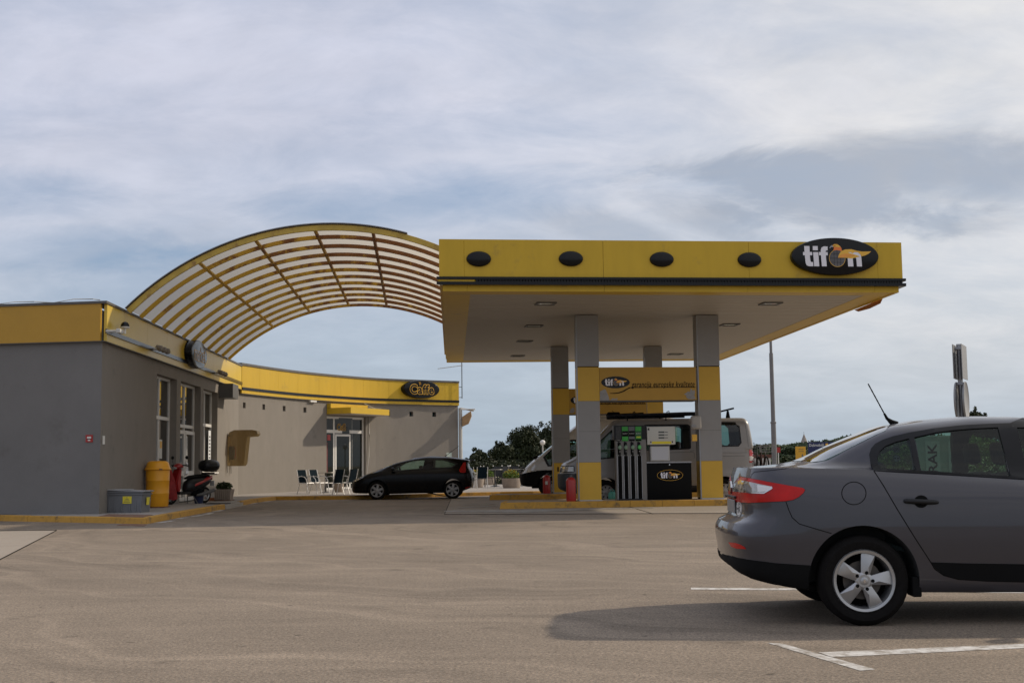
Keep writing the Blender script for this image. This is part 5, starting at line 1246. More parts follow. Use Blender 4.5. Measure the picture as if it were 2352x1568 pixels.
    B('yellow_sticker', 1494, 1538.5, 1013.5, 1019.5, .056, .0595, mat('sticker_yellow',(.75,.62,.04),.5), hd)
    for px in (1491.5,1541): mb = MB(); mb.prism([(-.02,0),(0,-.028),(.02,0),(0,.028)], .002, frame_M((X(px)-o.x,.059,Z(1015)-o.z),(1,0,0),(0,0,1))); mb.build('warning_mark', m_blackm, hd)
    B('head_neck', 1490, 1534, 1021, 1026, .12, .45, m_dgrey)
    wp = B('card_panel', 1490.5, 1534, 1025, 1058, .06, .40, m_lgrey, bev=.008); B('card_panel_face', 1493, 1531, 1028, 1056, .05, .059, mat('white_screen_panel',(.50,.50,.52),.3), wp)
    return t
dispenser()
# turquoise can, towel dispenser, extinguishers
t = thing('watering_can', 'small turquoise can standing beside the fuel pump', 'can', gz(1406,1146,IZ))
mb = MB(); mb.lathe([(0,0),(.10,0),(.11,.02),(.10,.16),(.07,.20),(.03,.22),(0,.22)], n=20); mb.build('can_body', mat('turquoise_plastic',(.10,.42,.38),.4), t, True)
mb = MB(); mb.tube([(-.05,0,.19),(-.03,0,.26),(.05,0,.26),(.08,0,.18)], .01, 6); mb.build('handle', MATS['turquoise_plastic'], t, True)
s1 = FPX/Y1
t = thing('towel_dispenser', 'white round ended towel dispenser on the right front canopy column', 'dispenser', ((1596-1176)/s1, Y1+.02, 2.03))
mb = MB(); mb.box((-.14,-.12,0),(.13,.12,.36), .06, seg=4); mb.build('cover', mat('cream_plastic',(.36,.33,.29),.45,var=.05), t, True)
mb = MB(); mb.box((-.148,-.128,.04),(.0,-.0,.13), .02); mb.build('paper_slot', m_clad, t, True)
tag(MB().box(((1594-1176)/s1-.05,Y1+.30,1.72),((1594-1176)/s1+.08,Y1+.42,1.90)).build('yellow_notice', m_logoy), 'small yellow notice on the side of the right front canopy column', 'notice')
def extinguisher(px, py, Y, h, label, plate_=False):
    p = at(px,py,Y); p.z = IZ; t = thing('fire_extinguisher', label, 'fire extinguisher', p, 0, 'red fire extinguishers by the canopy columns')
    r = .12*h/.62
    mb = MB(); mb.lathe([(0,0),(r*.95,0),(r,.03),(r,h*.78),(r*.9,h*.85),(r*.55,h*.91),(r*.25,h*.93),(0,h*.93)], n=28); mb.build('cylinder', m_red, t, True)
    mb = MB(); mb.cyl((0,0,h*.92),(0,0,h),.03,n=10); mb.tube([(-.02,0,h),(.09,0,h+.03)], .012, 6); mb.tube([(-.02,0,h-.02),(.09,0,h-.04)], .010, 6); mb.tube([(.03,0,h*.96),(.10,-.03,h*.9),(.13,-.04,h*.6),(.12,-.03,h*.2)], .012, 6); mb.build('valve', m_dgrey, t, True)
    if plate_: mb = MB(); mb.box((-.05,-r-.006,h*.45),(.03,-r+.02,h*.62)); mb.build('inspection_label', m_paper, t)
extinguisher(1312, 1147, Y1-.1, .68, 'red fire extinguisher at the foot of the left front canopy column')
extinguisher(1256, 1135, Y2-.1, .66, 'red fire extinguisher with a white label at the foot of the left rear column', True)
# ------------------------------------------------------------------ barrel vaulted link roof
m_arch = bpy.data.materials.new('rusty_yellow_steel'); m_arch.use_nodes = True
def arch_mat(m):
    nt = m.node_tree; N = nt.nodes; L = nt.links; p = N['Principled BSDF']; p.inputs['Roughness'].default_value = .65
    tc = N.new('ShaderNodeTexCoord'); sep = N.new('ShaderNodeSeparateXYZ'); L.new(tc.outputs['Object'], sep.inputs[0])
    n = N.new('ShaderNodeTexNoise'); n.inputs['Scale'].default_value = 1.9; n.inputs['Detail'].default_value = 10; n.inputs['Roughness'].default_value = .72; L.new(tc.outputs['Object'], n.inputs['Vector'])
    g = N.new('ShaderNodeMapRange'); L.new(sep.outputs[0], g.inputs[0]); g.inputs[1].default_value = -8.5; g.inputs[2].default_value = -2.5; g.inputs[3].default_value = -.10; g.inputs[4].default_value = .17
    a = N.new('ShaderNodeMath'); a.operation = 'ADD'; L.new(n.outputs[0], a.inputs[0]); L.new(g.outputs[0], a.inputs[1])
    r = N.new('ShaderNodeMapRange'); L.new(a.outputs[0], r.inputs[0]); r.inputs[1].default_value = .46; r.inputs[2].default_value = .57
    n2 = N.new('ShaderNodeTexNoise'); n2.inputs['Scale'].default_value = 6; n2.inputs['Detail'].default_value = 6; L.new(tc.outputs['Object'], n2.inputs['Vector'])
    rc = N.new('ShaderNodeMix'); rc.data_type = 'RGBA'; L.new(n2.outputs[0], rc.inputs[0]); rc.inputs[6].default_value = (.09,.030,.012,1); rc.inputs[7].default_value = (.36,.15,.04,1)
    mx = N.new('ShaderNodeMix'); mx.data_type = 'RGBA'; L.new(r.outputs[0], mx.inputs[0]); mx.inputs[6].default_value = (.62,.38,.04,1); L.new(rc.outputs[2], mx.inputs[7]); L.new(mx.outputs[2], p.inputs['Base Color'])
arch_mat(m_arch)
m_sheet = bpy.data.materials.new('translucent_roof_sheet'); m_sheet.use_nodes = True
nt = m_sheet.node_tree; p_ = nt.nodes['Principled BSDF']; nt.nodes.remove(p_); df = nt.nodes.new('ShaderNodeBsdfDiffuse'); df.inputs[0].default_value = (.70,.66,.58,1)
tr = nt.nodes.new('ShaderNodeBsdfTranslucent'); tr.inputs[0].default_value = (.62,.58,.50,1); mxs = nt.nodes.new('ShaderNodeMixShader'); mxs.inputs[0].default_value = .62
nt.links.new(df.outputs[0], mxs.inputs[1]); nt.links.new(tr.outputs[0], mxs.inputs[2]); nt.links.new(mxs.outputs[0], nt.nodes['Material Output'].inputs[0])
arch = thing('vaulted_roof', 'rusty yellow arched rib roof spanning from the shop to the pump canopy', 'roof', (0,0,0))
aF0, aB0 = gz(291,711,5.10), gz(523,822,5.10)                 # feet on the shop side
fF = Vector((aF0.x,aF0.y,5.10)); fB = Vector((aB0.x,aB0.y,5.10))
pkF = at(760,517,aF0.y+.2); pkB = at(832,697,aB0.y+.3)
def arc(foot, peak, n=40, end=6.2, rad=0.0):
    """circle arc from the foot over the peak down to height end on the canopy side"""
    c = Vector((peak.x-foot.x, peak.y-foot.y, 0)); h = c.length; e = c.normalized(); rise = peak.z-foot.z; Rr = (h*h+rise*rise)/(2*rise)
    cen = Vector((peak.x,peak.y,peak.z-Rr)); a0 = math.asin(-h/Rr); ze = end-cen.z; a1 = math.acos(min(1,ze/Rr)); pts = []
    for k in range(n+1):
        a = a0+(a1-a0)*k/n; pts.append((cen+e*((Rr+rad)*math.sin(a))+Vector((0,0,(Rr+rad)*math.cos(a))), a, e))
    return pts
NR = 12
def arcs(t, rad=0): return arc(fF.lerp(fB,t), pkF.lerp(pkB,t), rad=rad)
ax = (fB-fF).normalized()
def rib(t, w, h, name='rib'):
    lo, hi = arcs(t, -h), arcs(t, 0.0); mb = MB(); prev = None
    for (a,_,_e), (b,_,_e2) in zip(lo, hi):
        q = [mb.bm.verts.new(p) for p in (a-ax*w/2, a+ax*w/2, b+ax*w/2, b-ax*w/2)]
        if prev:
            for k in range(4): mb.bm.faces.new([prev[k],prev[(k+1)%4],q[(k+1)%4],q[k]])
        else: mb.bm.faces.new(q[::-1])
        prev = q
    mb.bm.faces.new(prev); return mb.build(name, m_arch if t else mat('yellow_rim_steel',(.50,.34,.05),.5,var=.2,vscale=2,dirt=((.20,.08,.03),.30,2.5)), arch, True, ang=30)
for k in range(NR): rib(k/(NR-1), .075 if k else .08, .10 if k else .135)
F = arcs(0); 
for kk in (9, 15.5, 22, 28.3):
    i = int(kk); mb = MB(); pr = []
    for t in (0, 1):
        A_ = arcs(t, -.06); a = A_[i][0].lerp(A_[i+1][0], kk-i); rr = (A_[i][0]-A_[i+1][0]).normalized(); pr.append((a, rr))
    (a, ra), (b, rb) = pr; up = ax.cross(ra).normalized()
    q = [[mb.bm.verts.new(p+r*.035*s1_+up*.04*s2_) for s1_, s2_ in ((-1,-1),(1,-1),(1,1),(-1,1))] for p, r in pr]
    for k in range(4): mb.bm.faces.new([q[0][k],q[0][(k+1)%4],q[1][(k+1)%4],q[1][k]])
    mb.bm.faces.new(q[0][::-1]); mb.bm.faces.new(q[1]); mb.build('purlin', m_arch, arch)
for k in range(NR-1):
    t0, t1 = k/(NR-1), (k+1)/(NR-1); A0, A1 = arcs(t0-.0, .012), arcs(t1, .012); B0, B1 = arcs(t0, .02), arcs(t1, .02)
    mb = MB(); V0 = [mb.bm.verts.new(p[0]) for p in A0]; V1 = [mb.bm.verts.new(p[0]) for p in A1]
    for j in range(len(V0)-1): mb.bm.faces.new([V0[j],V0[j+1],V1[j+1],V1[j]])
    mb.build('roof_sheet', m_sheet, arch, True)
# grey flashing over the front edge
mb = MB(); C0 = arcs(0,.03); prev = None
for (p,a,e) in C0[:33]:
    q = [mb.bm.verts.new(x) for x in (p-ax*.10, p+ax*.25, p+ax*.25+Vector((0,0,.02)), p-ax*.10+Vector((0,0,.02)))]
    if prev:
        for k in range(4): mb.bm.faces.new([prev[k],prev[(k+1)%4],q[(k+1)%4],q[k]])
    prev = q
mb.build('edge_flashing', m_steel, arch)
# ------------------------------------------------------------------ black three-door car
ZC = lambda x, y: ((1350+x/3.36)/1.7415, (1750+y/3.36)/1.7415)
def make_coupe():
    paint = mat('black_car_paint', (0.0045,0.0038,0.0038), 0.25, metal=0.0, var=0.0, coat=0.0, spec=0.2)
    rows = [
     row(-.62,3.40,.76,[(-.62,.36),(-.3,.24),(2.3,.20),(3.4,.22)]),
     row(-.70,3.52,.84,[(-.7,.42),(-.3,.26),(.4,.22),(2.3,.20),(3.5,.25)]),
     row(-.73,3.57,.87,[(-.7,.56),(0,.45),(3.5,.42)]),
     row(-.72,3.57,.885,[(-.7,.76),(0,.66),(3.0,.62),(3.5,.55)], fr=.6),
     row(-.69,3.50,.87,[(-.7,.92),(0,.90),(1.5,.88),(2.5,.84),(3.1,.76),(3.5,.66)], fr=.7),
     row(-.66,3.36,.80,[(-.66,1.00),(0,1.0),(1.5,.98),(2.4,.98),(2.9,.90),(3.3,.74)], fr=.7),
     row(-.60,2.66,.745,[(-.6,1.06),(0,1.05),(1.5,1.02),(2.66,1.02)], rr=.45, fr=.9, g=(.5,.84,.95,.985)),
     row(-.57,2.14,.68,[(-.57,1.22),(-.1,1.24),(.6,1.27),(1.6,1.26),(2.14,1.22)], rr=.45, fr=.6, g=(.5,.84,.95,.985)),
     row(-.60,1.50,.56,[(-.60,1.30),(-.1,1.37),(.4,1.41),(1.0,1.43),(1.5,1.37)], rr=.35, fr=.35, g=(.5,.86,.96,.99)),
     row(-.55,1.42,.30,[(-.55,1.335),(.1,1.435),(.7,1.475),(1.42,1.42)], rr=.25, fr=.25, g=(.7,.95,1,1)),
     row(-.50,1.38,.0,[(-.5,1.345),(.1,1.445),(.7,1.485),(1.38,1.43)], rr=.25, fr=.25)]
    c = Car('parked_car', 'black three door car parked across the kerb in front of the café', 'car', (-2.12,44.8,0), math.pi, rows, paint, creases=(5,), sub=4, vsub=3)
    c.well(0,.31,.375); c.well(2.61,.31,.375)
    c.cavity([row(-.35,2.3,.68,.50,rr=.15,fr=.2), row(-.45,2.3,.69,.98,rr=.35,fr=.6), row(-.45,1.42,.53,[(-.45,1.26),(.6,1.37),(1.42,1.33)],rr=.25,fr=.25), row(-.40,1.3,0,[(-.4,1.28),(.6,1.42),(1.3,1.38)],rr=.2,fr=.2)])
    gf = [ZC(800,388),ZC(870,346),ZC(960,318),ZC(1060,303),ZC(1172,300),ZC(1146,412),ZC(1000,420),ZC(905,430),ZC(800,438)]
    gr = [ZC(1290,300),ZC(1400,300),ZC(1480,316),ZC(1590,355),ZC(1530,393),ZC(1280,402)]
    for g in (gf, gr): c.opening(g)
    c.opening([(-.56,1.06),(-.50,1.24),(.50,1.24),(.56,1.06)], 'rear')
    c.opening([(1.50,-.46),(2.40,-.60),(2.50,0),(2.40,.60),(1.50,.46)], 'top')
    c.finish()
    c.patch('door_window', gf, g_carc, off=-.005, skirt=0); c.patch('quarter_window', gr, g_car, off=-.005, skirt=0)
    c.patch('rear_window', [(-.57,1.05),(-.50,1.25),(.50,1.25),(.57,1.05)], g_car, off=.003, skirt=.003, mode='rear', mirror=False, step=.1)
    c.patch('windscreen', [(1.48,-.47),(2.42,-.62),(2.53,0),(2.42,.62),(1.48,.47)], g_carc, off=.003, skirt=.003, mode='top', mirror=False, step=.1)
    c.patch('window_surround', [ZC(770,405),ZC(860,335),ZC(960,305),ZC(1060,290),ZC(1180,285),ZC(1400,286),ZC(1500,303),ZC(1625,345),ZC(1545,408),ZC(1180,425),ZC(900,440),ZC(770,448)], m_black, off=.003, holes=[gf,gr])
    c.patch('tail_lamp', [ZC(1688,336),ZC(1724,330),ZC(1724,462),ZC(1700,470),ZC(1655,466),ZC(1632,445),ZC(1652,400),ZC(1674,365)], mat('red_lamp_lens2',(0.40,.012,.012),.12,var=.3,vscale=8,coat=.5), off=.006, step=4)
    c.patch('headlamp', [ZC(195,585),ZC(230,550),ZC(300,520),ZC(372,500),ZC(350,530),ZC(290,562),ZC(225,592)], mat('clear_lamp_lens'+'_b',(.40,.38,.35),.15,metal=.3,var=.4,vscale=12,coat=.6), off=.005, step=4)
    c.patch('rear_reflector', [ZC(1715,670),ZC(1780,650),ZC(1790,668),ZC(1720,684)], mat('red_lamp_lens2',(0,0,0)), off=.004, step=4)
    c.seam([ZC(640,440),ZC(650,600),ZC(690,735)], w=.008, name='door_gap'); c.seam([ZC(1172,430),ZC(1175,600),ZC(1200,735)], w=.008, name='door_gap')
    mb = MB(); mb.box((-.74,-.40,.60),(-.70,.40,.72),.01); mb.build('bumper_strip', m_lgrey, c.root)
    mb = MB(); mb.box((-.735,-.26,.78),(-.71,.26,.89),.004); mb.build('number_plate', m_white, c.root)
    mb = MB(); mb.box((-.60,-.50,1.30),(-.76,.50,1.335),.012); mb.build('spoiler', paint, c.root, True)
    for y in (.90,-.90):
        mb = MB(); mb.box((2.0,y-.09,.98),(2.12,y+.09,1.10),.045); mb.box((2.03,min(y,y*.86),.96),(2.09,max(y,y*.86),1.0)); mb.build('door_mirror', m_black, c.root, True)
    mb = MB(); mb.tube([(.35,0,1.44),(.30,0,1.46),(-.20,.0,1.83)],[.02,.012,.005],6); mb.build('antenna', m_blackm, c.root)
    for y in (-.34,.34): seat(c.root, 1.35, y, .46, z0=.30, h=.56)
    seat(c.root, .45, 0, 1.1, z0=.32, h=.46)
    mb = MB(); mb.tube([(1.86+.06*math.sin(a*math.pi/8), .34+.17*math.cos(a*math.pi/8), .90+.16*math.sin(a*math.pi/8)) for a in range(17)], .014, 6); mb.build('steering_wheel', m_lgrey, c.root, True)
    mb = MB(); mb.box((-.3,-.5,.2),(2.9,.5,.3)); mb.cyl((0,-.75,.31),(0,.75,.31),.05); mb.build('underbody', m_blackm, c.root)
    for x, sd in ((0,1),(2.61,1),(0,-1),(2.61,-1)): wheel(c.root, x, sd*.875, .312, .225, .20, 'star', ang0=20, spokes=6, mrim=m_rimd)
make_coupe()
# ------------------------------------------------------------------ silver van behind the pump
ZP = lambda x, y: ((2400+x/3.92)/1.7415, (1650+y/3.92)/1.7415)
ZV = lambda x, y: ((1950+x/2.138)/1.7415, (1400+y/2.138)/1.7415)
ZW = lambda x, y: ((2050+x/3.4844)/1.7415, (1600+y/3.4844)/1.7415)
def make_van():
    paint = mat('silver_white_van_paint', (0.27,0.255,0.24), 0.35, metal=0.15, var=0.03, coat=0.3)
    bump = mat('grey_bumper_plastic', (0.030,0.032,0.036), 0.6, var=0.2)
    rows = [
     row(-.85,4.50,.86,.36), row(-.93,4.66,.95,.45,fr=.35),
     row(-.95,4.69,.975,[(-.9,.62),(3.6,.62),(4.6,.62)],fr=.35),
     row(-.945,4.69,.975,[(-.9,.86),(3.6,.86),(4.6,.86)],fr=.35),
     row(-.94,4.63,.97,[(-.9,.89),(3.6,.89),(4.6,.89)],fr=.35),
     row(-.935,4.56,.965,[(-.9,1.18),(3.6,1.18),(4.5,1.14)],fr=.38),
     row(-.92,4.40,.955,[(-.9,1.50),(3.2,1.50),(3.9,1.42),(4.3,1.24)],fr=.40),
     row(-.91,4.02,.93,[(-.9,1.55),(3.2,1.55),(4.0,1.46)],fr=.35,rr=.16,h=(.5,.86,.95,.99)),
     row(-.82,3.32,.86,[(-.8,2.20),(3.0,2.20),(3.3,2.14)],fr=.30,rr=.16,h=(.5,.86,.95,.99)),
     row(-.74,3.08,.76,2.36,fr=.28,rr=.16), row(-.66,2.95,.45,2.41,fr=.28,rr=.16), row(-.6,2.9,0,2.425,fr=.3,rr=.2)]
    Yc = 36.9
    c = Car('parked_van', 'silver long wheelbase van with roof load standing behind the near pump', 'van', (5.97,Yc,0), math.pi, rows, paint, creases=(3,4), sub=4, vsub=3)
    c.well(0,.34,.41); c.well(3.35,.34,.41)
    c.cavity([row(-.7,3.9,.85,.55,rr=.15,fr=.2), row(-.72,3.8,.87,1.48,rr=.2,fr=.3), row(-.66,3.1,.78,2.15,rr=.2,fr=.3), row(-.6,2.9,0,2.25,rr=.2,fr=.2)])
    cab = [ZP(-52,560),ZP(20,440),ZP(162,305),ZP(240,250),ZP(240,690),ZP(110,700),ZP(-30,712)]
    mid = [ZP(690,240),ZP(725,208),ZP(1350,200),ZP(1395,225),ZP(1405,535),ZP(1375,552),ZP(725,575),ZP(700,545)]
    rr_ = [ZV(1830,640),ZV(1860,625),ZV(2110,625),ZV(2145,655),ZV(2162,785),ZV(2138,812),ZV(1860,818),ZV(1835,790)]
    for g in (cab, mid, rr_): c.opening(g)
    c.opening([(-.70,1.5),(-.62,2.1),(.62,2.1),(.70,1.5)], 'rear')
    c.opening([(-.78,1.52),(-.68,2.12),(.68,2.12),(.78,1.52)], 'front')
    c.finish(extra_regions=[(bump, lambda p: p.z < .875 and (p.x > 3.75 or p.z < .50))])
    gt = glass('van_tinted_glass', (.35,.5,.46), 1.0, .02, .04)
    for nm, g, k in (('cab_window',cab,1),('side_window',mid,1),('rear_side_window',rr_,1)):
        c.patch(nm, g, gt, off=-.006, skirt=0)
        cx_ = sum(p[0] for p in g)/len(g); cy_ = sum(p[1] for p in g)/len(g)
        o = [(cx_+(x-cx_)*1.05+(.8 if x>cx_ else -.8), cy_+(y-cy_)*1.12) for x,y in g]; c.patch('window_seal', o, m_black, off=.004, holes=[g])
    c.patch('rear_door_window', [(-.71,1.48),(-.63,2.12),(.63,2.12),(.71,1.48)], gt, off=.003, mode='rear', mirror=False, skirt=.003, step=.15)
    c.patch('windscreen', [(-.80,1.50),(-.70,2.14),(.70,2.14),(.80,1.50)], g_carc, off=.003, mode='front', mirror=False, skirt=.003, step=.15)
    c.patch('headlamp', [ZW(640,935),ZW(700,924),ZW(855,922),ZW(858,995),ZW(700,1002),ZW(635,1000)], mat('clear_lamp_lens_b',(0,0,0)), off=.008, step=5)
    c.seam([ZW(650,928),ZW(700,922),ZW(856,920),ZW(860,996),ZW(700,1004)], w=.02, off=.011, name='headlamp_seal')
    red = mat('red_lamp_lens2',(0,0,0))
    tl = c.patch('tail_lamp', [ZV(2236,852),ZV(2276,850),ZV(2282,960),ZV(2240,962)], red, off=.008, step=4)
    c.patch('indicator_lens', [ZV(2238,905),ZV(2279,905),ZV(2281,945),ZV(2240,947)], m_lgrey, off=.011, step=4, parent=tl[0])
    for pl in ([ZV(2012,876),ZV(2130,877),ZV(2232,874)], [ZV(2012,905),ZV(2232,902)], [ZV(2195,580),ZV(2215,700),ZV(2235,850)], [ZP(540,180),ZP(560,300)], [ZP(1060,625),ZP(1460,615),ZP(1478,640),ZP(1480,700),ZP(1470,720)], [ZP(1410,600),ZP(1480,590)]): c.seam(pl, w=.010, name='body_crease', m=m_dgrey)
    for x, sd in ((0,1),(3.35,1),(0,-1),(3.35,-1)): wheel(c.root, x, sd*.955, .34, .20, .20, 'star', spokes=8, mrim=m_rimd)
    mb = MB(); mb.box((3.62,.96,1.45),(3.74,1.18,1.78),.05); mb.box((3.62,-1.18,1.45),(3.74,-.96,1.78),.05); mb.build('door_mirror', m_black, c.root, True)
    for y in (-.5,.5): seat(c.root, 2.6, y, .5, z0=.8, h=.62)
    mb = MB(); mb.box((1.3,-.7,.8),(1.8,.7,1.2),.08); mb.box((1.15,-.7,1.1),(1.35,.7,1.75),.08); mb.build('rear_bench', mat('dark_seat_fabric',(0,0,0)), c.root, True)
    mb = MB(); mb.sphere((.15,.6,1.58),.20,12,(1.3,.8,.5)); mb.build('pillow', mat('pale_linen',(.42,.42,.33),.9), c.root, True)
    mb = MB(); mb.sphere((1.9,.45,1.75),.17,12,(.8,.8,1.2)); mb.build('hanging_coat', mat('pale_linen',(0,0,0)), c.root, True)
    mb = MB(); mb.box((-.7,-.6,.3),(4.2,.6,.5)); mb.cyl((0,-.8,.34),(0,.8,.34),.06); mb.build('underbody', m_blackm, c.root)
    mb = MB(); mb.box((-.99,-.9,.42),(-.93,.9,.58),.03); mb.build('rear_bumper', bump, c.root, True)
    mb = MB(); mb.box((4.665,-.30,.93),(4.69,.30,1.07),.01); mb.build('grille', m_blackm, c.root)
    mb = MB(); mb.tube([(2.9,.6,2.40),(3.12,.62,2.66)], .007, 5); mb.build('antenna', m_blackm, c.root)
    # roof bars and the load lashed on them
    for x in (.35,1.6,2.7): mb = MB(); mb.tube([(x,.78,2.36),(x,.74,2.47),(x,-.74,2.47),(x,-.78,2.36)], .022, 8); mb.build('roof_bar', m_blackm, c.root)
    wx = lambda lx: 5.97-lx
    t = thing('surfboard_bag', 'long dark blue board bag strapped on the roof of the silver van', 'board bag', (wx(1.5),Yc,2.50))
    prof = [(-1.55,.0,.06),(-1.3,.25,.05),(-.6,.32,.06),(.3,.33,.07),(1.2,.28,.06),(1.7,.12,.04)]
    mb = MB(); rings = []
    for x, w, h in [(-a, b, c_) for a, b, c_ in prof]:
        w = max(w,.04); zc = .05+.03*math.sin(x*1.3); rings.append([mb.bm.verts.new((x, .35+w*math.cos(a*math.pi/6), zc+h*math.sin(a*math.pi/6))) for a in range(12)])
    for a, b in zip(rings, rings[1:]):
        for k in range(12): mb.bm.faces.new([a[k],a[(k+1)%12],b[(k+1)%12],b[k]])
    mb.bm.faces.new(rings[0]); mb.bm.faces.new(rings[-1][::-1]); mb.build('bag', mat('navy_canvas',(.012,.018,.030),.8,var=.4,vscale=5,bump=.5,bscale=15), t, True)
    mb = MB(); 
    for x in (-.9,.1,1.0): mb.tube([(x,.0,.0),(x,.1,.15),(x,.6,.15),(x,.70,.0)], .012, 6)
    mb.build('strap', m_blackm, t)
    t = thing('folded_mast', 'dark pole with end fitting resting on the rear roof bar of the van', 'pole', (wx(-.05),Yc,2.50))
    mb = MB(); mb.tube([(-.55,-.2,-.02),(.40,-.2,.20)], .025, 8); mb.cyl((.22,-.2,-.09),(.22,-.2,.13),.07,.03,n=10); mb.build('mast_body', m_blackm, t, True)
    t = thing('roof_pole', 'dark pole bundle lying along the front edge of the van roof', 'pole', (wx(2.2),Yc,2.50))
    mb = MB(); mb.tube([(-1.0,.55,-.02),(1.3,.45,.0)], .035, 8); mb.tube([(-1.0,.60,.05),(.1,.5,.09)], .05, 8); mb.box((-.98,.45,.0),(-.6,.66,.16),.04); mb.build('pole_body', m_blackm, t, True)
    return c
make_van()
def make_camper():
    paint = mat('white_camper_paint', (0.56,0.54,0.50), 0.35, var=0.04, coat=0.3); bump = m_blackm
    rows = [
     row(-.95,4.40,.90,.36), row(-1.05,4.58,.98,.42,fr=.40),
     row(-1.05,4.63,1.0,[(-1,.60),(4.6,.60)],fr=.42), row(-1.05,4.64,1.0,[(-1,.84),(3.2,.93),(3.9,.93),(4.3,.86),(4.6,.80)],fr=.42),
     row(-1.05,4.58,.99,[(-1,.90),(3.2,.97),(3.9,.97),(4.3,.91),(4.6,.84)],fr=.42),
     row(-1.05,4.46,.98,[(-1,1.20),(3.9,1.20),(4.3,1.10),(4.46,1.0)],fr=.48),
     row(-1.04,4.14,.96,[(-1,1.44),(3.6,1.44),(3.9,1.38),(4.14,1.30)],fr=.50),
     row(-1.03,3.98,.94,[(-1,1.52),(3.6,1.52),(3.98,1.42)],fr=.40,h=(.5,.86,.95,.99)),
     row(-1.02,3.10,.92,[(-1,2.15),(2.5,2.15),(3.1,2.10)],fr=.30,h=(.5,.86,.95,.99)),
     row(-1.0,2.62,.90,[(-1,2.58),(2.62,2.50)],fr=.40), row(-.9,2.3,.72,2.72,fr=.4), row(-.8,2.1,0,2.76,fr=.4)]
    c = Car('parked_camper', 'white high roof camper van with a black bumper behind the rear island', 'camper van', (4.85,45.6,0), math.pi, rows, paint, creases=(3,4), sub=4, vsub=3)
    c.well(0,.36,.43); c.well(3.6,.36,.43)
    c.cavity([row(1.2,3.9,.88,.6,rr=.15,fr=.2), row(1.2,3.85,.88,1.45,rr=.2,fr=.3), row(1.2,3.0,.84,2.1,rr=.2,fr=.3), row(1.3,2.8,0,2.2,rr=.2,fr=.2)])
    cab = [(1252,1048),(1278,1026),(1300,1013),(1352,1010),(1354,1062),(1300,1066),(1262,1068)]
    c.opening(cab); c.opening([(-.80,1.48),(-.70,2.08),(.70,2.08),(.80,1.48)], 'front')
    c.finish(extra_regions=[(bump, lambda p: p.x > 2.9 and p.z < zi([(2.9,.90),(3.2,.94),(3.9,.94),(4.3,.87),(4.6,.81)], p.x)),(bump, lambda p: p.z < .5)])
    c.patch('cab_window', cab, g_carc, off=-.006, skirt=0)
    c.patch('window_seal', [(1247,1050),(1276,1023),(1300,1010),(1356,1007),(1357,1065),(1300,1069),(1258,1071)], m_black, off=.004, holes=[cab])
    c.patch('windscreen', [(-.84,1.45),(-.72,2.12),(.72,2.12),(.84,1.45)], g_carc, off=.004, mode='front', mirror=False, skirt=.003, step=.15)
    c.patch('headlamp', [ZW(188,1000),ZW(212,940),ZW(255,912),ZW(322,896),ZW(318,932),ZW(285,985),ZW(240,1005)], mat('clear_lamp_lens_b',(0,0,0)), off=.008, step=4)
    c.seam([(1305,992),(1320,978),(1335,966)], w=.03, name='roof_joint', m=m_dgrey)
    mb = MB()
    for k in range(3): mb.box((4.50+.045*(1-k)*.6,-.55,.86+.08*k),(4.66-.035*k,.55,.90+.08*k),.01)
    mb.build('grille', m_dgrey, c.root, True)
    mb = MB(); mb.box((1.05,-.35,2.73),(1.75,.35,2.90),.07,seg=3); mb.build('roof_unit', m_white, c.root, True)
    mb = MB(); mb.box((3.95,-.6,1.36),(4.15,.6,1.42),.02); mb.tube([(4.1,.7,1.40),(3.8,.4,1.55)],.02,6); mb.build('wiper_panel', m_blackm, c.root, True)
    mb = MB(); mb.box((3.35,.99,1.45),(3.47,1.20,1.85),.05); mb.box((3.35,-1.20,1.45),(3.47,-.99,1.85),.05); mb.build('door_mirror', m_black, c.root, True)
    for y in (-.5,.5): seat(c.root, 2.5, y, .5, z0=.85, h=.6)
    mb = MB(); mb.box((-.8,-.6,.3),(4.2,.6,.5)); mb.build('underbody', m_blackm, c.root)
    for x, sd in ((0,1),(3.6,1),(0,-1),(3.6,-1)): wheel(c.root, x, sd*.975, .36, .21, .21, 'star', spokes=8, mrim=m_rimd)
make_camper()
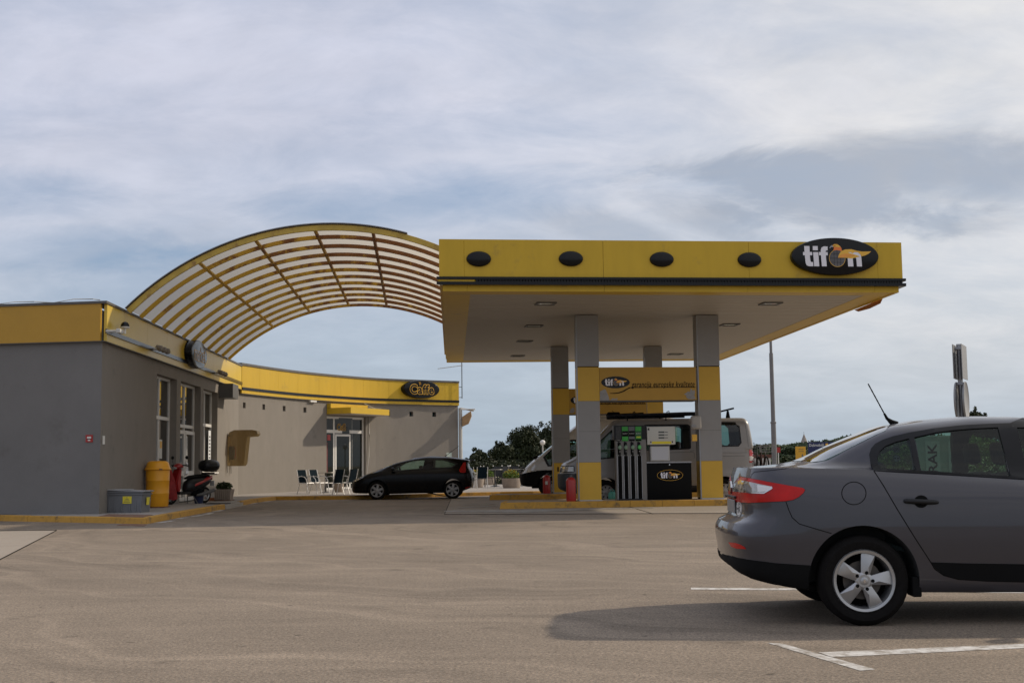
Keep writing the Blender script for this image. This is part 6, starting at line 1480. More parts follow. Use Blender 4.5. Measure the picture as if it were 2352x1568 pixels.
# ------------------------------------------------------------------ bicycles on the van's rear carrier
def bike(loc, label, basket):
    t = thing('bicycle', label, 'bicycle', loc, R(-90), 'bicycles on the rear carrier of the silver van')
    r = .34
    for x in (0,1.05):
        w = MB(); 
        w.lathe([(r,-.018),(r-.02,-.022),(r-.04,-.012),(r-.04,.012),(r-.02,.022),(r,.018)], frame_M((x,0,r),(1,0,0),(0,0,1)), 36, close=True); wo = w.build('wheel', m_rubber, t, True)
        mb = MB(); 
        for k in range(12): a = k*math.pi/6; mb.tube([(x,0,r),(x+(r-.03)*math.cos(a),0,r+(r-.03)*math.sin(a))], .0012, 4)
        mb.cyl((x,-.04,r),(x,.04,r),.02,n=8); mb.build('spokes', m_steel, wo)
    P = {'h':(.92,0,.80),'b':(.45,0,.30),'s':(.30,0,.82),'r':(0,0,r),'f':(1.05,0,r),'t':(.90,0,.90)}
    mb = MB(); [mb.tube([P[a],P[b]],.017,8) for a,b in (('h','b'),('b','s'),('r','s'),('r','b'),('h','s'))]; mb.build('frame', mat('dark_brown_frame',(.06,.02,.015),.4), t, True)
    mb = MB(); mb.tube([P['t'],P['h'],(1.0,0,.55),P['f']],.014,8); mb.build('fork', m_dgrey, t, True)
    mb = MB(); mb.tube([(.74,-.28,.98),(.86,-.22,1.0),(.89,0,.97),(.86,.22,1.0),(.74,.28,.98)],.014,8); mb.tube([P['t'],(.89,0,.97)],.014,8); mb.build('handlebar', m_dgrey, t, True)
    mb = MB(); mb.tube([(.34,0,.80),(.30,0,.90)],.014,8); mb.box((.16,-.08,.90),(.42,.08,.95),.03); mb.build('saddle', m_blackm, t, True)
    mb = MB(); mb.lathe([(0,-.02),(.09,-.02),(.09,.0),(0,.0)], frame_M(P['b'],(1,0,0),(0,0,1)), 20); mb.tube([(.45,-.08,.30),(.45,-.08,.14)],.01,6); mb.build('crank', m_dgrey, t, True)
    if basket:
        mb = MB()
        for z in (.80,.87,.94,1.0): s_ = .85+.15*(z-.8)/.2; mb.tube([(1.13-.17*s_,-.2*s_,z),(1.13+.15*s_,-.2*s_,z),(1.13+.15*s_,.2*s_,z),(1.13-.17*s_,.2*s_,z),(1.13-.17*s_,-.2*s_,z)], .005, 4)
        for k in range(6):
            for y in (-1,1): mb.tube([(1.0+.05*k,.17*y,.80),(.97+.06*k,.2*y,1.0)], .003, 4)
            for x in (-1,1): mb.tube([(1.13+.14*x,-.17+.068*k,.80),(1.13+.16*x,-.2+.08*k,1.0)], .003, 4)
        mb.box((.985,-.17,.80),(1.27,.17,.806)); mb.build('basket', m_steel, t)
    return t
b1 = bike((7.24,37.35,.62), 'outer bicycle with a wire basket hung on the back of the silver van', True)
b2 = bike((7.05,37.55,.60), 'inner bicycle without a basket against the rear doors of the silver van', False)
t = thing('bicycle_rack', 'grey tube carrier holding the bicycles on the van rear', 'rack', (6.95,36.9,.6))
mb = MB(); [mb.tube([(0,y,1.1),(.08,y,.4),(.35,y,.0)], .012, 8) for y in (-.3,.3)]; mb.tube([(.12,-.5,.0),(.12,.5,.0)],.014,8); mb.tube([(.30,-.5,.0),(.30,.5,.0)],.014,8); mb.build('rack_frame', m_dgrey, t, True)
# ------------------------------------------------------------------ things on the pavement
PT = PZ
def ground_at(px, py, z=PT): g = gz(px,py,z); return Vector((g.x,g.y,z))
# grey crate
c0 = ground_at(286,1177); wW = .93
t = thing('storage_crate', 'grey plastic crate with a loose lid and yellow stickers at the shop corner', 'crate', (c0.x, c0.y+.28, PT), R(-6))
m_crate = mat('grey_crate_plastic', (0.16,0.165,0.175), 0.5, var=0.08, vscale=5)
mb = MB(); mb.prism([(-.43,-.26),(.43,-.26),(.43,.26),(-.43,.26)], .03)
vs0 = [(-.43,-.26),(.43,-.26),(.43,.26),(-.43,.26)]; k_ = 1.07
lo = [mb.bm.verts.new((x,y,.0)) for x,y in vs0]; hi = [mb.bm.verts.new((x*k_,y*k_,.50)) for x,y in vs0]
for i in range(4): mb.bm.faces.new([lo[i],lo[(i+1)%4],hi[(i+1)%4],hi[i]])
mb.bm.faces.new(hi); mb.build('crate_body', m_crate, t)
mb = MB(); mb.box((-.485,-.30,.42),(.485,.30,.445),.006); mb.box((-.49,-.305,.475),(.49,.305,.51),.008)
mb.build('rim', m_crate, t)
for x in (-.36,-.22,-.04,.16,.30,.42): mb = MB(); mb.box((x-.012,-.29,.02),(x+.012,-.262,.43), M=Matrix.Rotation(R(-2.2),4,'X')); mb.build('rib', m_crate, t)
mb = MB(); mb.box((-.50,-.31,.513),(.50,.31,.532),.006, Matrix.Rotation(R(2.2),4,'Y')); mb.box((-.30,-.2,.535),(.1,.1,.556),.01); mb.build('lid', mat('pale_grey_lid',(.36,.36,.37),.5,var=.1), t)
mb = MB(); mb.box((-.02,-.296,.21),(.20,-.290,.38), M=Matrix.Rotation(R(-1.5),4,'X')); s_ = mb.build('sticker', mat('sticker_yellow',(.75,.62,.04),.5), t)
mb = MB(); [mb.box((.01+.02*k,-.3,.24+.035*k),(.17-.02*k,-.2975,.25+.035*k), M=Matrix.Rotation(R(-1.5),4,'X')) for k in range(4)]; mb.build('sticker_print', m_dgrey, s_)
mb = MB(); mb.box((.462,-.06,.2),(.468,.12,.38), M=Matrix.Rotation(R(3),4,'Y')); mb.build('sticker', mat('sticker_yellow',(0,0,0)), t)
# big yellow bin
c0 = ground_at(354,1166)
t = thing('litter_bin', 'tall orange yellow barrel shaped bin with a domed lid', 'bin', (c0.x, c0.y+.30, PT))
pr = [(.0,.03),(.27,.03),(.285,.05),(.295,.36),(.303,.375),(.298,.39),(.302,.70),(.311,.715),(.305,.73),(.312,1.02),(0,1.02)]
mb = MB(); mb.lathe(pr, n=44); mb.build('barrel', m_binyel, t, True, ang=50)
mb = MB(); mb.lathe([(.31,.985),(.345,1.0),(.35,1.02),(.33,1.035),(.315,1.07),(.285,1.17),(.26,1.21),(.20,1.235),(0,1.24)], n=44); mb.build('lid', m_binyel, t, True, ang=50)
mb = MB(); mb.box((-.26,-.26,0),(.26,.26,.03)); mb.build('base', m_rust, t)
mb = MB(); mb.box((.13,-.335,1.0),(.21,-.31,1.03)); mb.build('lid_catch', m_rust, t)
# flower tub
def leaves(mb, c, rx, ry, rz_, n, size, seed, up=0.3):
    rnd = random.Random(seed)
    for _ in range(n):
        a, b, r = rnd.uniform(0,2*math.pi), rnd.uniform(-1,1), rnd.random()**.4
        p = Vector(c)+Vector((rx*r*math.cos(a)*math.sqrt(1-b*b), ry*r*math.sin(a)*math.sqrt(1-b*b), rz_*r*b))
        u_ = Vector((rnd.gauss(0,1),rnd.gauss(0,1),rnd.gauss(0,1)+up)).normalized(); v_ = u_.cross(Vector((rnd.gauss(0,1),rnd.gauss(0,1),rnd.gauss(0,1)))).normalized(); s = size*rnd.uniform(.6,1.4)
        mb.face([p-u_*s*.5, p+v_*s*.28, p+u_*s*.5, p-v_*s*.28])
    return mb
m_leaf = mat('dark_green_leaf', (0.030,0.050,0.014), 0.6, var=0.6, vscale=2.5, spec=.3)
m_leaf2 = mat('olive_leaf', (0.032,0.040,0.016), 0.65, var=0.55, vscale=1.1, spec=.3)
m_leaf3 = mat('fresh_leaf', (0.10,0.16,0.02), 0.6, var=0.5, vscale=4, spec=.3)
m_bark = mat('grey_brown_bark', (0.10,0.075,0.055), 0.9, var=0.3, vscale=8, bump=.5, bscale=20)
c0 = ground_at(511,1150)
t = thing('flower_tub', 'ribbed concrete tub with a small green shrub by the shop window', 'planter', (c0.x,c0.y+.22,PT))
mb = MB(); lo = [(-.22,-.20),(.22,-.20),(.22,.20),(-.22,.20)]
A0 = [mb.bm.verts.new((x,y,.03)) for x,y in lo]; A1 = [mb.bm.verts.new((x*1.25,y*1.25,.36)) for x,y in lo]
for i in range(4): mb.bm.faces.new([A0[i],A0[(i+1)%4],A1[(i+1)%4],A1[i]])
mb.bm.faces.new(A0[::-1]); mb.bm.faces.new(A1)
for k in range(9): x = -.24+.06*k; mb.box((x-.008,-.262,.05),(x+.008,-.20,.34), M=Matrix.Translation((0,0,0)))
mb.build('tub', m_planter, t)
mb = MB(); mb.box((-.27,-.25,0),(.27,.25,.03),.008); mb.build('saucer', m_rust, t)
mb = leaves(MB(), (0,0,.45), .26,.24,.14, 520, .075, 3); mb.build('foliage', m_leaf, t)
t = thing('dustpan', 'orange red dustpan on the pavement left of the concrete tub', 'dustpan', (c0.x-.42,c0.y+.30,PT), R(20))
mb = MB(); mb.box((-.14,-.1,0),(.14,.1,.02),.006); mb.box((-.14,.06,.02),(.14,.1,.10),.01); mb.tube([(-.1,.1,.06),(-.22,.2,.12)], .012, 6); mb.build('pan', mat('orange_plastic',(0,0,0)), t)
# ------------------------------------------------------------------ scooter
cs_ = ground_at(428,1158)
dirs = Vector((-.55,-.84,0)).normalized()
t = thing('motor_scooter', 'red and black scooter with a top box parked by the shop door', 'scooter', (cs_.x-.10,cs_.y+.55,PT), math.atan2(dirs.y,dirs.x))
def whl(x, r, w):
    M_ = frame_M((x,0,r),(1,0,0),(0,0,1)); mb = MB()
    mb.lathe([(r*.68,-w*.4),(r*.85,-w*.5),(r*.97,-w*.3),(r,0),(r*.97,w*.3),(r*.85,w*.5),(r*.68,w*.4)], M_, 36, close=True); wo = mb.build('wheel', m_rubber, t, True)
    mb = MB(); mb.lathe([(r*.70,-w*.42),(r*.62,-w*.3),(r*.62,w*.3),(r*.70,w*.42)], M_, 36, close=True)
    for k in range(5): mb.prism([(.0,-.018),(r*.64,-.012),(r*.64,.012),(0,.018)], .05, M_ @ Matrix.Rotation(k*2*math.pi/5,4,'Z') @ Matrix.Translation((0,0,-.025)))
    mb.build('rim', m_rim, wo, True)
whl(.66,.245,.11); whl(-.62,.245,.12)
m_sred = mat('scooter_red', (0.32,0.012,0.012), 0.3, coat=.5, var=.05)
def hull(name, secs, m, par=t, n=14):
    """secs: (x, y half, z centre, z half) rings along x"""
    mb = MB(); rings = [[mb.bm.verts.new((x, w*math.cos(2*math.pi*k/n), zc+h*math.sin(2*math.pi*k/n))) for k in range(n)] for x,w,zc,h in secs]
    for a, b in zip(rings, rings[1:]):
        for k in range(n): mb.bm.faces.new([a[k],a[(k+1)%n],b[(k+1)%n],b[k]])
    mb.bm.faces.new(rings[0]); mb.bm.faces.new(rings[-1][::-1]); return mb.build(name, m, par, True, ang=60)
hull('front_mudguard', [(.88,.03,.42,.02),(.80,.07,.49,.04),(.66,.08,.53,.04),(.50,.07,.47,.04),(.42,.03,.40,.02)], m_sred)
hull('rear_body', [(-.88,.04,.70,.05),(-.75,.12,.66,.12),(-.45,.18,.58,.22),(-.10,.19,.54,.24),(.08,.15,.48,.20),(.16,.06,.42,.10)], m_black)
hull('side_panel', [(-.92,.05,.78,.03),(-.72,.15,.72,.07),(-.40,.20,.62,.09),(-.12,.205,.54,.08),(.04,.12,.48,.04)], m_sred)
hull('seat', [(-.80,.06,.80,.03),(-.62,.14,.82,.05),(-.30,.15,.79,.06),(-.05,.13,.77,.05),(.10,.07,.74,.03)], m_blackm)
hull('top_box', [(-1.10,.10,1.12,.10),(-1.05,.20,1.10,.16),(-.90,.235,1.10,.185),(-.70,.235,1.10,.185),(-.56,.20,1.10,.16),(-.52,.10,1.10,.10)], m_black, n=22)
mb = MB(); mb.box((-.95,-.10,.86),(-.6,.10,.90),.01); mb.tube([(-.75,-.1,.88),(-.55,-.1,.80)], .012, 6); mb.build('luggage_rack', m_blackm, t)
mb = MB(); mb.tube([(.66,.10,.245),(.58,.09,.5),(.46,.0,.70),(.36,0,.98)], [.02,.025,.03,.03], 8); mb.tube([(.66,-.10,.245),(.58,-.09,.5),(.46,0,.70)], .02, 8); mb.build('fork', m_dgrey, t, True)
mb = MB(); prof = [(.50,.36),(.56,.60),(.50,.85),(.42,1.02),(.34,1.02),(.40,.80),(.44,.58),(.38,.36)]
for sg in (1,): pass
mb.prism(prof, .30, frame_M((0,.15,0),(1,0,0),(0,0,1))); bmesh.ops.bevel(mb.bm, geom=list(mb.bm.edges), offset=.03, segments=2, affect='EDGES'); mb.build('leg_shield', m_sred, t, True)
hull('handlebar_cowl', [(.52,.05,1.06,.05),(.46,.12,1.08,.08),(.36,.15,1.10,.08),(.26,.10,1.09,.05),(.22,.04,1.08,.03)], m_sred)
mb = MB(); mb.sphere((.50,0,1.05), .06, 12, (.5,1.2,.8)); mb.build('headlamp', MATS['clear_lamp_lens'] if 'clear_lamp_lens' in MATS else m_lgrey, t, True)
mb = MB(); mb.tube([(.30,-.34,1.10),(.33,-.15,1.12),(.33,.15,1.12),(.30,.34,1.10)], .017, 8); mb.tube([(.36,-.32,1.13),(.38,-.18,1.13)], .008, 6); mb.build('handlebar', m_blackm, t, True)
for y in (-.26,.26): mb = MB(); mb.tube([(.33,y,1.12),(.34,y*1.1,1.28)], .008, 6); mb.sphere((.33,y*1.15,1.34),.065,12,(.3,1,.8)); mb.build('mirror', m_black, t, True)
mb = MB(); mb.box((-.02,-.15,.28),(.44,.15,.36),.03); mb.build('floorboard', m_black, t, True)
mb = MB(); mb.box((-.62,-.14,.22),(-.15,.06,.46),.06); mb.sphere((-.42,-.10,.33),.13,12,(1.2,.6,1)); mb.build('engine', m_blackm, t, True)
mb = MB(); mb.tube([(-.2,.15,.24),(-.45,.17,.28),(-.85,.18,.38)], [.03,.055,.05], 12); mb.build('exhaust', m_dgrey, t, True)
mb = MB(); mb.tube([(-.1,-.12,.22),(-.18,-.22,0.01)], .014, 6); mb.tube([(-.1,.12,.22),(-.18,.22,0.01)], .014, 6); mb.build('stand', m_dgrey, t)
mb = MB(); mb.box((-.95,-.09,.50),(-.93,.09,.66)); mb.build('number_plate', m_lgrey, t); mb = MB(); mb.sphere((-.88,0,.72),.06,10,(.6,1.3,.7)); mb.build('tail_lamp', m_red, t, True)
# loose red cover hanging between the bin and the scooter
tcv = thing('red_cover', 'crumpled red cloth cover hanging between the yellow bin and the scooter', 'cover', (cs_.x-.52,cs_.y+.02,PT))
mb = MB(); nx, nz = 16, 12; V = []
for j in range(nz+1):
    q_ = j/nz; z = .98-.84*q_; r_ = []
    for i in range(nx):
        a = 2*math.pi*i/nx; rad = .05+.14*math.sin(min(1,q_*1.25)*math.pi*.62)+.025*math.sin(5*a+q_*6)+.012*math.sin(9*a-q_*3); r_.append(mb.bm.verts.new((.05*q_+rad*math.cos(a), rad*.7*math.sin(a), z+.02*math.sin(i*1.7))))
    V.append(r_)
for j in range(nz):
    for i in range(nx): mb.bm.faces.new([V[j][i],V[j][(i+1)%nx],V[j+1][(i+1)%nx],V[j+1][i]])
mb.bm.faces.new(V[0]); mb.build('cover_cloth', m_redd, tcv, True, ang=60)
tb = thing('red_box', 'small red box between the yellow bin and the scooter front wheel', 'box', (cs_.x-.62,cs_.y-.02,PT))
mb = MB(); mb.box((-.12,-.12,0),(.12,.12,.26),.02); mb.build('box_body', m_redd, tb)
tb = thing('blue_bucket', 'dark blue bucket in the shade behind the scooter', 'bucket', (cs_.x+.12,cs_.y+.95,PT)); mb = MB(); mb.lathe([(0,0),(.12,0),(.15,.24),(.155,.25),(0,.25)], n=20); mb.build('bucket_body', mat('dark_blue_plastic',(.01,.02,.07),.4), tb, True)
for k,(a,b) in enumerate((((.62,.2),(1.25,.1)),((.55,-.05),(1.05,-.25)))): tag(MB().tube([(cs_.x+a[0],cs_.y+a[1],PT+.02),(cs_.x+b[0],cs_.y+b[1],PT+.02)], .018, 6).build('floor_bar', m_dgrey), ('longer' if k == 0 else 'shorter')+' thin dark bar lying on the pavement right of the scooter', 'bar', 'dark bars on the pavement')
# ------------------------------------------------------------------ phone hood
uP = fu(521)
t = thing('phone_hood', 'amber translucent telephone hood on the shop wall with a phone inside', 'phone booth', fw(uP,0,0), math.atan2(nF.y,nF.x))
g_amb = glass('amber_acrylic', (0.84,0.75,0.56), 0.9, .08, .30, (.36,.30,.19))
hx = [(.02,1.22),(.55,1.22),(.62,1.30),(.72,2.28),(1.02,2.30),(1.10,2.38),(1.06,2.50),(.90,2.53),(.25,2.53),(.08,2.45),(.02,2.30)]
# local x out of the wall, local y along it
for y in (-.02,.72):
    mb = MB(); mb.prism(hx, .012, frame_M((0,y,0),(1,0,0),(0,0,1))); mb.build('side_panel', g_amb, t)
mb = MB(); tp2 = [(.02,2.30),(.08,2.45),(.25,2.53),(.90,2.53),(1.06,2.50),(1.10,2.38)]
for (a,za_),(b,zb_) in zip(tp2,tp2[1:]): mb.face([(a,-.02,za_),(b,-.02,zb_),(b,.708,zb_),(a,.708,za_)])
bmesh.ops.remove_doubles(mb.bm, verts=mb.bm.verts, dist=.001); bmesh.ops.solidify(mb.bm, geom=list(mb.bm.faces), thickness=.012); mb.build('hood_top', g_amb, t)
mb = MB(); mb.box((.005,.0,1.25),(.02,.70,2.3)); mb.build('back_panel', mat('tan_back_panel',(.33,.27,.18),.6,var=.2), t)
mb = MB(); mb.box((.02,.22,1.45),(.20,.50,1.95),.03); ph = mb.build('phone', m_dark, t, True)
mb = MB(); mb.tube([(.22,.27,1.52),(.25,.27,1.60),(.25,.27,1.82),(.22,.27,1.90)], [.03,.018,.018,.03], 8); mb.build('handset', m_red, ph, True)
mb = MB(); mb.tube([(.03,-.03,1.22),(.03,-.03,.98)], .01, 6); mb.tube([(.06,.5,1.22),(.06,.5,.95)], .01, 6); mb.build('cable', m_dgrey, t)
# ------------------------------------------------------------------ café chairs and tables
def tag_leg(): pass
def make_chair(loc, rz, label, m_seat=None, m_fr=None, group='white framed chairs with dark blue fabric at the café'):
    m_seat = m_seat or m_blue; m_fr = m_fr or m_wframe
    t = thing('cafe_chair', label, 'chair', loc, rz, group)
    mb = MB(); mb.box((-.22,-.21,.40),(.22,.21,.425),.012); mb.build('seat', m_seat, t)
    mb = MB(); mb.box((-.01,-.20,0),(.01,.20,.50),.008, Matrix.Translation((-.22,0,.43)) @ Matrix.Rotation(R(-14),4,'Y')); mb.build('backrest', m_seat, t)
    mb = MB(); mb.tube([(-.21,-.22,.42),(.22,-.22,.42),(.22,.22,.42),(-.21,.22,.42),(-.21,-.22,.42)], .014, 6); mb.build('seat_frame', m_fr, t, True)
    for y in (-.23,.23):
        mb = MB(); mb.tube([(.20,y,.42),(.30,y,.0)], .016, 6); mb.build('leg', m_fr, t, True)
        mb = MB(); mb.tube([(-.34,y,.93),(-.22,y,.43),(-.12,y,.30),(-.30,y,.0)], .016, 6) if False else mb.tube([(-.16,y,.42),(-.32,y,.0)], .016, 6); mb.build('leg', m_fr, t, True)
        mb = MB(); mb.tube([(-.345,y,.92),(-.215,y,.42)], .014, 6); mb.build('back_frame', m_fr, t, True)
        mb = MB(); mb.tube([(-.27,y,.64),(-.10,y,.68),(.08,y,.65),(.19,y,.55),(.22,y,.42)], .015, 8); mb.build('armrest', m_fr, t, True)
    return t
def gp(px, py): g = gz(px,py,PT); return (g.x,g.y,PT)
ch = make_chair(gp(706,1134.5), R(-38), 'café chair nearest the shop, leftmost of the group by the café door')
copy_tree(ch, None, 'second café chair from the left, its back to the wall', gp(734,1134), R(-32))
copy_tree(ch, None, 'third café chair from the left, turned away from the camera beside the table', gp(766,1135.5), R(142))
copy_tree(ch, None, 'café chair closest to the nose of the black car', gp(797,1134.5), R(148))
copy_tree(ch, None, 'café chair with its back to the camera behind the black car boot', gp(1106,1121), R(100))
copy_tree(ch, None, 'café chair half hidden by the tail of the black car', gp(1080,1120), R(80))
def make_table(loc, r, h, label, mtop, mleg):
    t = thing('cafe_table', label, 'table', loc, 0, 'round café tables')
    mb = MB(); mb.lathe([(0,h-.025),(r,h-.025),(r+.005,h-.01),(r,h),(0,h)], n=32); mb.build('table_top', mtop, t, True)
    mb = MB(); mb.cyl((0,0,.02),(0,0,h-.025),.035,n=12); mb.build('pedestal', mleg, t, True)
    mb = MB(); mb.lathe([(0,0),(.24,0),(.22,.02),(.05,.045),(0,.045)], n=24); mb.build('base', mleg, t, True)
    return t
m_ttop = mat('pale_table_top',(.36,.33,.28),.35,var=.05)
tb = make_table(gp(748,1131), .36, .80, 'round table between the white framed chairs by the café door', m_ttop, m_dgrey)
g_ = gp(1137,1117)
t2 = copy_tree(tb, None, 'round table with a dark pedestal on the open terrace', g_, 0)
t3 = copy_tree(tb, None, 'round table half hidden by the camper on the terrace', gp(1196,1116), 0)
# dark stools / chairs on the terrace with white caps
m_fr2 = mat('black_tube', (0.012,0.012,0.013), .45)
dk_labels = ['dark chair at the left of the terrace table','dark chair at the right of the terrace table','dark chair behind the terrace table','dark chair beside the low planter on the terrace','dark chair farthest back on the terrace']
dch = None
for (px,py,rz_), lb in zip(((1124,1117,20),(1152,1118,170),(1143,1112,-90),(1168,1112,-70),(1180,1110,-100)), dk_labels):
    if dch is None:
        dch = make_chair(gp(px,py), R(rz_), lb, m_fr2, m_fr2, 'dark chairs on the terrace')
        for y in (-.23,.23): mb = MB(); mb.sphere((-.35,y,.95), .03, 8); mb.build('end_cap', m_white, dch, True)
        for o in [o for o in scene.collection.objects if o.parent == dch and o.name.startswith('armrest')]: bpy.data.objects.remove(o)
    else: copy_tree(dch, None, lb, gp(px,py), R(rz_))
def tub(px, py, w, h, label, flowers, seed, rad=None):
    p = gp(px,py); t = thing('terrace_planter', label, 'planter', (p[0],p[1]+w*.3,PT), 0, 'low concrete planters on the terrace')
    mb = MB(); mb.lathe([(0,0),(w*.40,0),(w*.44,.03),(w*.5,h*.8),(w*.5,h),(w*.44,h),(0,h-.03)], n=28); mb.build('bowl', m_planter, t, True)
    mb = leaves(MB(), (0,0,h+.14), w*.46,w*.42,.22, 600, .08, seed); fo = mb.build('foliage', m_leaf3, t)
    if flowers: mb = leaves(MB(), (0,0,h+.24), w*.44,w*.4,.16, 160, .06, seed+1); mb.build('flowers', mat('yellow_flower',(.60,.42,.02),.6,var=.3,vscale=10), fo)
    return t
tub(1175,1120.5,.85,.42,'low round planter with yellow flowers beside the camper nose',True,11)
tub(1094,1119,.70,.42,'low planter with yellow flowers behind the black car',True,12)
tub(1120,1113,.9,.40,'low planter with green leaves behind the terrace table',False,13)
tub(777,1130,.42,.34,'small white planter with yellow flowers by the café door',True,14)
# globe lamp
p = at(1247,1070,60); t = thing('globe_lamp', 'post lamp with a white globe above the terrace', 'street lamp', (p.x,p.y,PT))
mb = MB(); mb.cyl((0,0,0),(0,0,1.92),.035,.03,n=12); mb.build('post', m_lgrey, t, True); mb = MB(); mb.sphere((0,0,2.03),.125,20); mb.build('globe', m_white, t, True)
# ------------------------------------------------------------------ right background
s58 = FPX/58
p = at(1779,1060,58); t = thing('lamp_post', 'tall grey steel lamp post rising behind the canopy corner', 'street lamp', (p.x,p.y,0))
mb = MB(); mb.cyl((0,0,0),(0,0,2.9),.125,.115,n=16); mb.cyl((0,0,2.9),(0,0,6.1),.10,.09,n=16); mb.cyl((0,0,6.1),(0,0,8.2),.065,.055,n=14); mb.lathe([(.125,2.86),(.135,2.88),(.135,2.94),(.10,2.96)], n=16, close=False); mb.build('post', mat('weathered_grey_steel',(.17,.165,.165),.6,var=.15,vscale=3), t, True, ang=30)
mb = MB(); mb.box((-.1,-.9,8.15),(.1,0.1,8.28),.04); mb.build('lamp_head', m_lgrey, t, True)
Ys = 20.7; p = at(2207,900,Ys)
t = thing('road_sign', 'round and rectangular traffic signs seen edge on from behind over the saloon roof', 'road sign', (p.x,Ys,0), R(63))
mb = MB(); mb.cyl((0,0,0),(0,0,3.04),.040,n=14); mb.build('pole', m_steel, t, True)
m_sgrey = mat('sign_back_grey',(.27,.27,.27),.5,metal=.3,var=.08)
for sg, x in ((1,-.075),(-1,.06)):
    mb = MB(); mb.box((-.30,-.006,2.46),(.30,.006,3.02),.002, Matrix.Translation((0,0,0)) @ Matrix.Translation((0,-x*sg*sg if False else x,0)))
    mb.build('rectangular_plate', m_sgrey, t)
    mb = MB(); mb.lathe([(0,-.008),(.29,-.008),(.305,-.018),(.31,.0),(.305,.012),(.29,.002),(0,.002)], frame_M((0,x,2.11),(1,0,0),(0,0,1)), 40); mb.build('round_plate', m_sgrey, t, True)
mb = MB(); [mb.box((-.05,-.075,z),(.05,.06,z+.05),.01) for z in (2.36,2.94)]; mb.build('bracket', m_steel, t)
# air and water stand seen through the car
Ya = 21.0; p = at(2155,1080,Ya); t = thing('air_water_stand', 'pale stand for air and water with upright lettering, seen through the saloon windows', 'service stand', (p.x,Ya,0))
m_std = mat('pale_green_cabinet',(.26,.30,.25),.5,var=.15)
mb = MB(); mb.box((-.34,0,.0),(.50,.30,1.55),.02); b = mb.build('cabinet', m_std, t)
for x, w_ in ((-.08,'ZRAK'),(.30,'VODA')):
    mb = MB(); mb.box((x-.12,-.012,.72),(x+.12,-.002,1.46)); q = mb.build('label_panel', mat('label_grey',(.36,.40,.36),.6), t)
    text('lettering', w_, .21, m_blackm, q, frame_M((x,-.015,1.09),(0,0,1),(-1,0,0)), .001, .004, fit=.66)
mb = MB(); mb.tube([(.30+.12*math.cos(a*.5), -.05, .5+.12*math.sin(a*.5)) for a in range(26)], .012, 6); mb.build('hose', m_blackm, t)
# signs across the road
Yb = 62.0; sb = FPX/Yb
p = at(1839,1036,Yb); t = thing('yellow_sign', 'square yellow information sign beyond the saloon boot', 'sign', (p.x,Yb,0))
mb = MB(); mb.box((-.25,0,1.0),(.25,.04,1.84),.01); mb.build('panel', mat('sign_amber',(.62,.33,.02),.5,var=.05), t)
text('lettering', 'NIN', .13, m_dgrey, t, frame_M((.08,-.006,1.80),(1,0,0),(0,0,1)), .001) if False else None
mb = MB(); [mb.box((-.10-.0*k,-.008,1.70-.10*k),(.14,-.002,1.72-.10*k)) for k in range(2)]; mb.prism([(-.05,0),(.05,0),(0,.14)], .006, frame_M((.08,-.002,1.36),(1,0,0),(0,0,1))); mb.build('sign_print', m_dgrey, t)
mb = MB(); mb.cyl((-.18,.03,0),(-.18,.03,1.0),.025,n=8); mb.cyl((.18,.03,0),(.18,.03,1.0),.025,n=8); mb.build('post', m_lgrey, t)
p = at(1893,1010,Yb); t = thing('welcome_sign', 'large dark blue welcome board behind the saloon rear window', 'sign board', (p.x,Yb,0))
mb = MB(); mb.box((-.80,0,.8),(.80,.05,2.05),.01); mb.build('panel', mat('sign_navy',(.006,.012,.075),.45), t)
text('lettering', 'Dobrodošli', .20, m_paper, t, frame_M((-.38,-.006,1.90),(1,0,0),(0,0,1)), .001, .002, fit=.72); text('lettering', 'NIN', .24, m_paper, t, frame_M((0,-.006,1.60),(1,0,0),(0,0,1)), .001, .004)
mb = MB(); mb.prism([(-.06,.08),(.06,.08),(.06,-.02),(0,-.09),(-.06,-.02)], .005, frame_M((.12,-.002,1.90),(1,0,0),(0,0,1))); mb.build('crest', m_logoy, t)
mb = MB(); [mb.cyl((x,.04,0),(x,.04,2.16),.04,n=8) for x in (-.62,.62)]; mb.build('post', m_dgrey, t)
p = at(1757,1050,66); t = thing('low_wall', 'low white wall with a brown capping beyond the lamp post', 'wall', (p.x-1.3,66,0))
mb = MB(); mb.box((-1.8,0,0),(1.6,.25,1.32)); mb.build('wall_body', m_lgrey, t); mb = MB(); mb.box((-1.85,-.04,1.325),(1.65,.29,1.50)); mb.build('capping', mat('brown_capping',(.10,.035,.02),.7), t)
p = at(1788,1050,60); t = thing('marker_post', 'thin white marker post with a red head right of the lamp post', 'post', (p.x,60,0))
mb = MB(); mb.cyl((0,0,0),(0,0,1.7),.02,n=8); mb.build('post', m_white, t); mb = MB(); mb.box((-.06,-.02,1.55),(.10,.02,1.80)); mb.build('head', m_red, t)
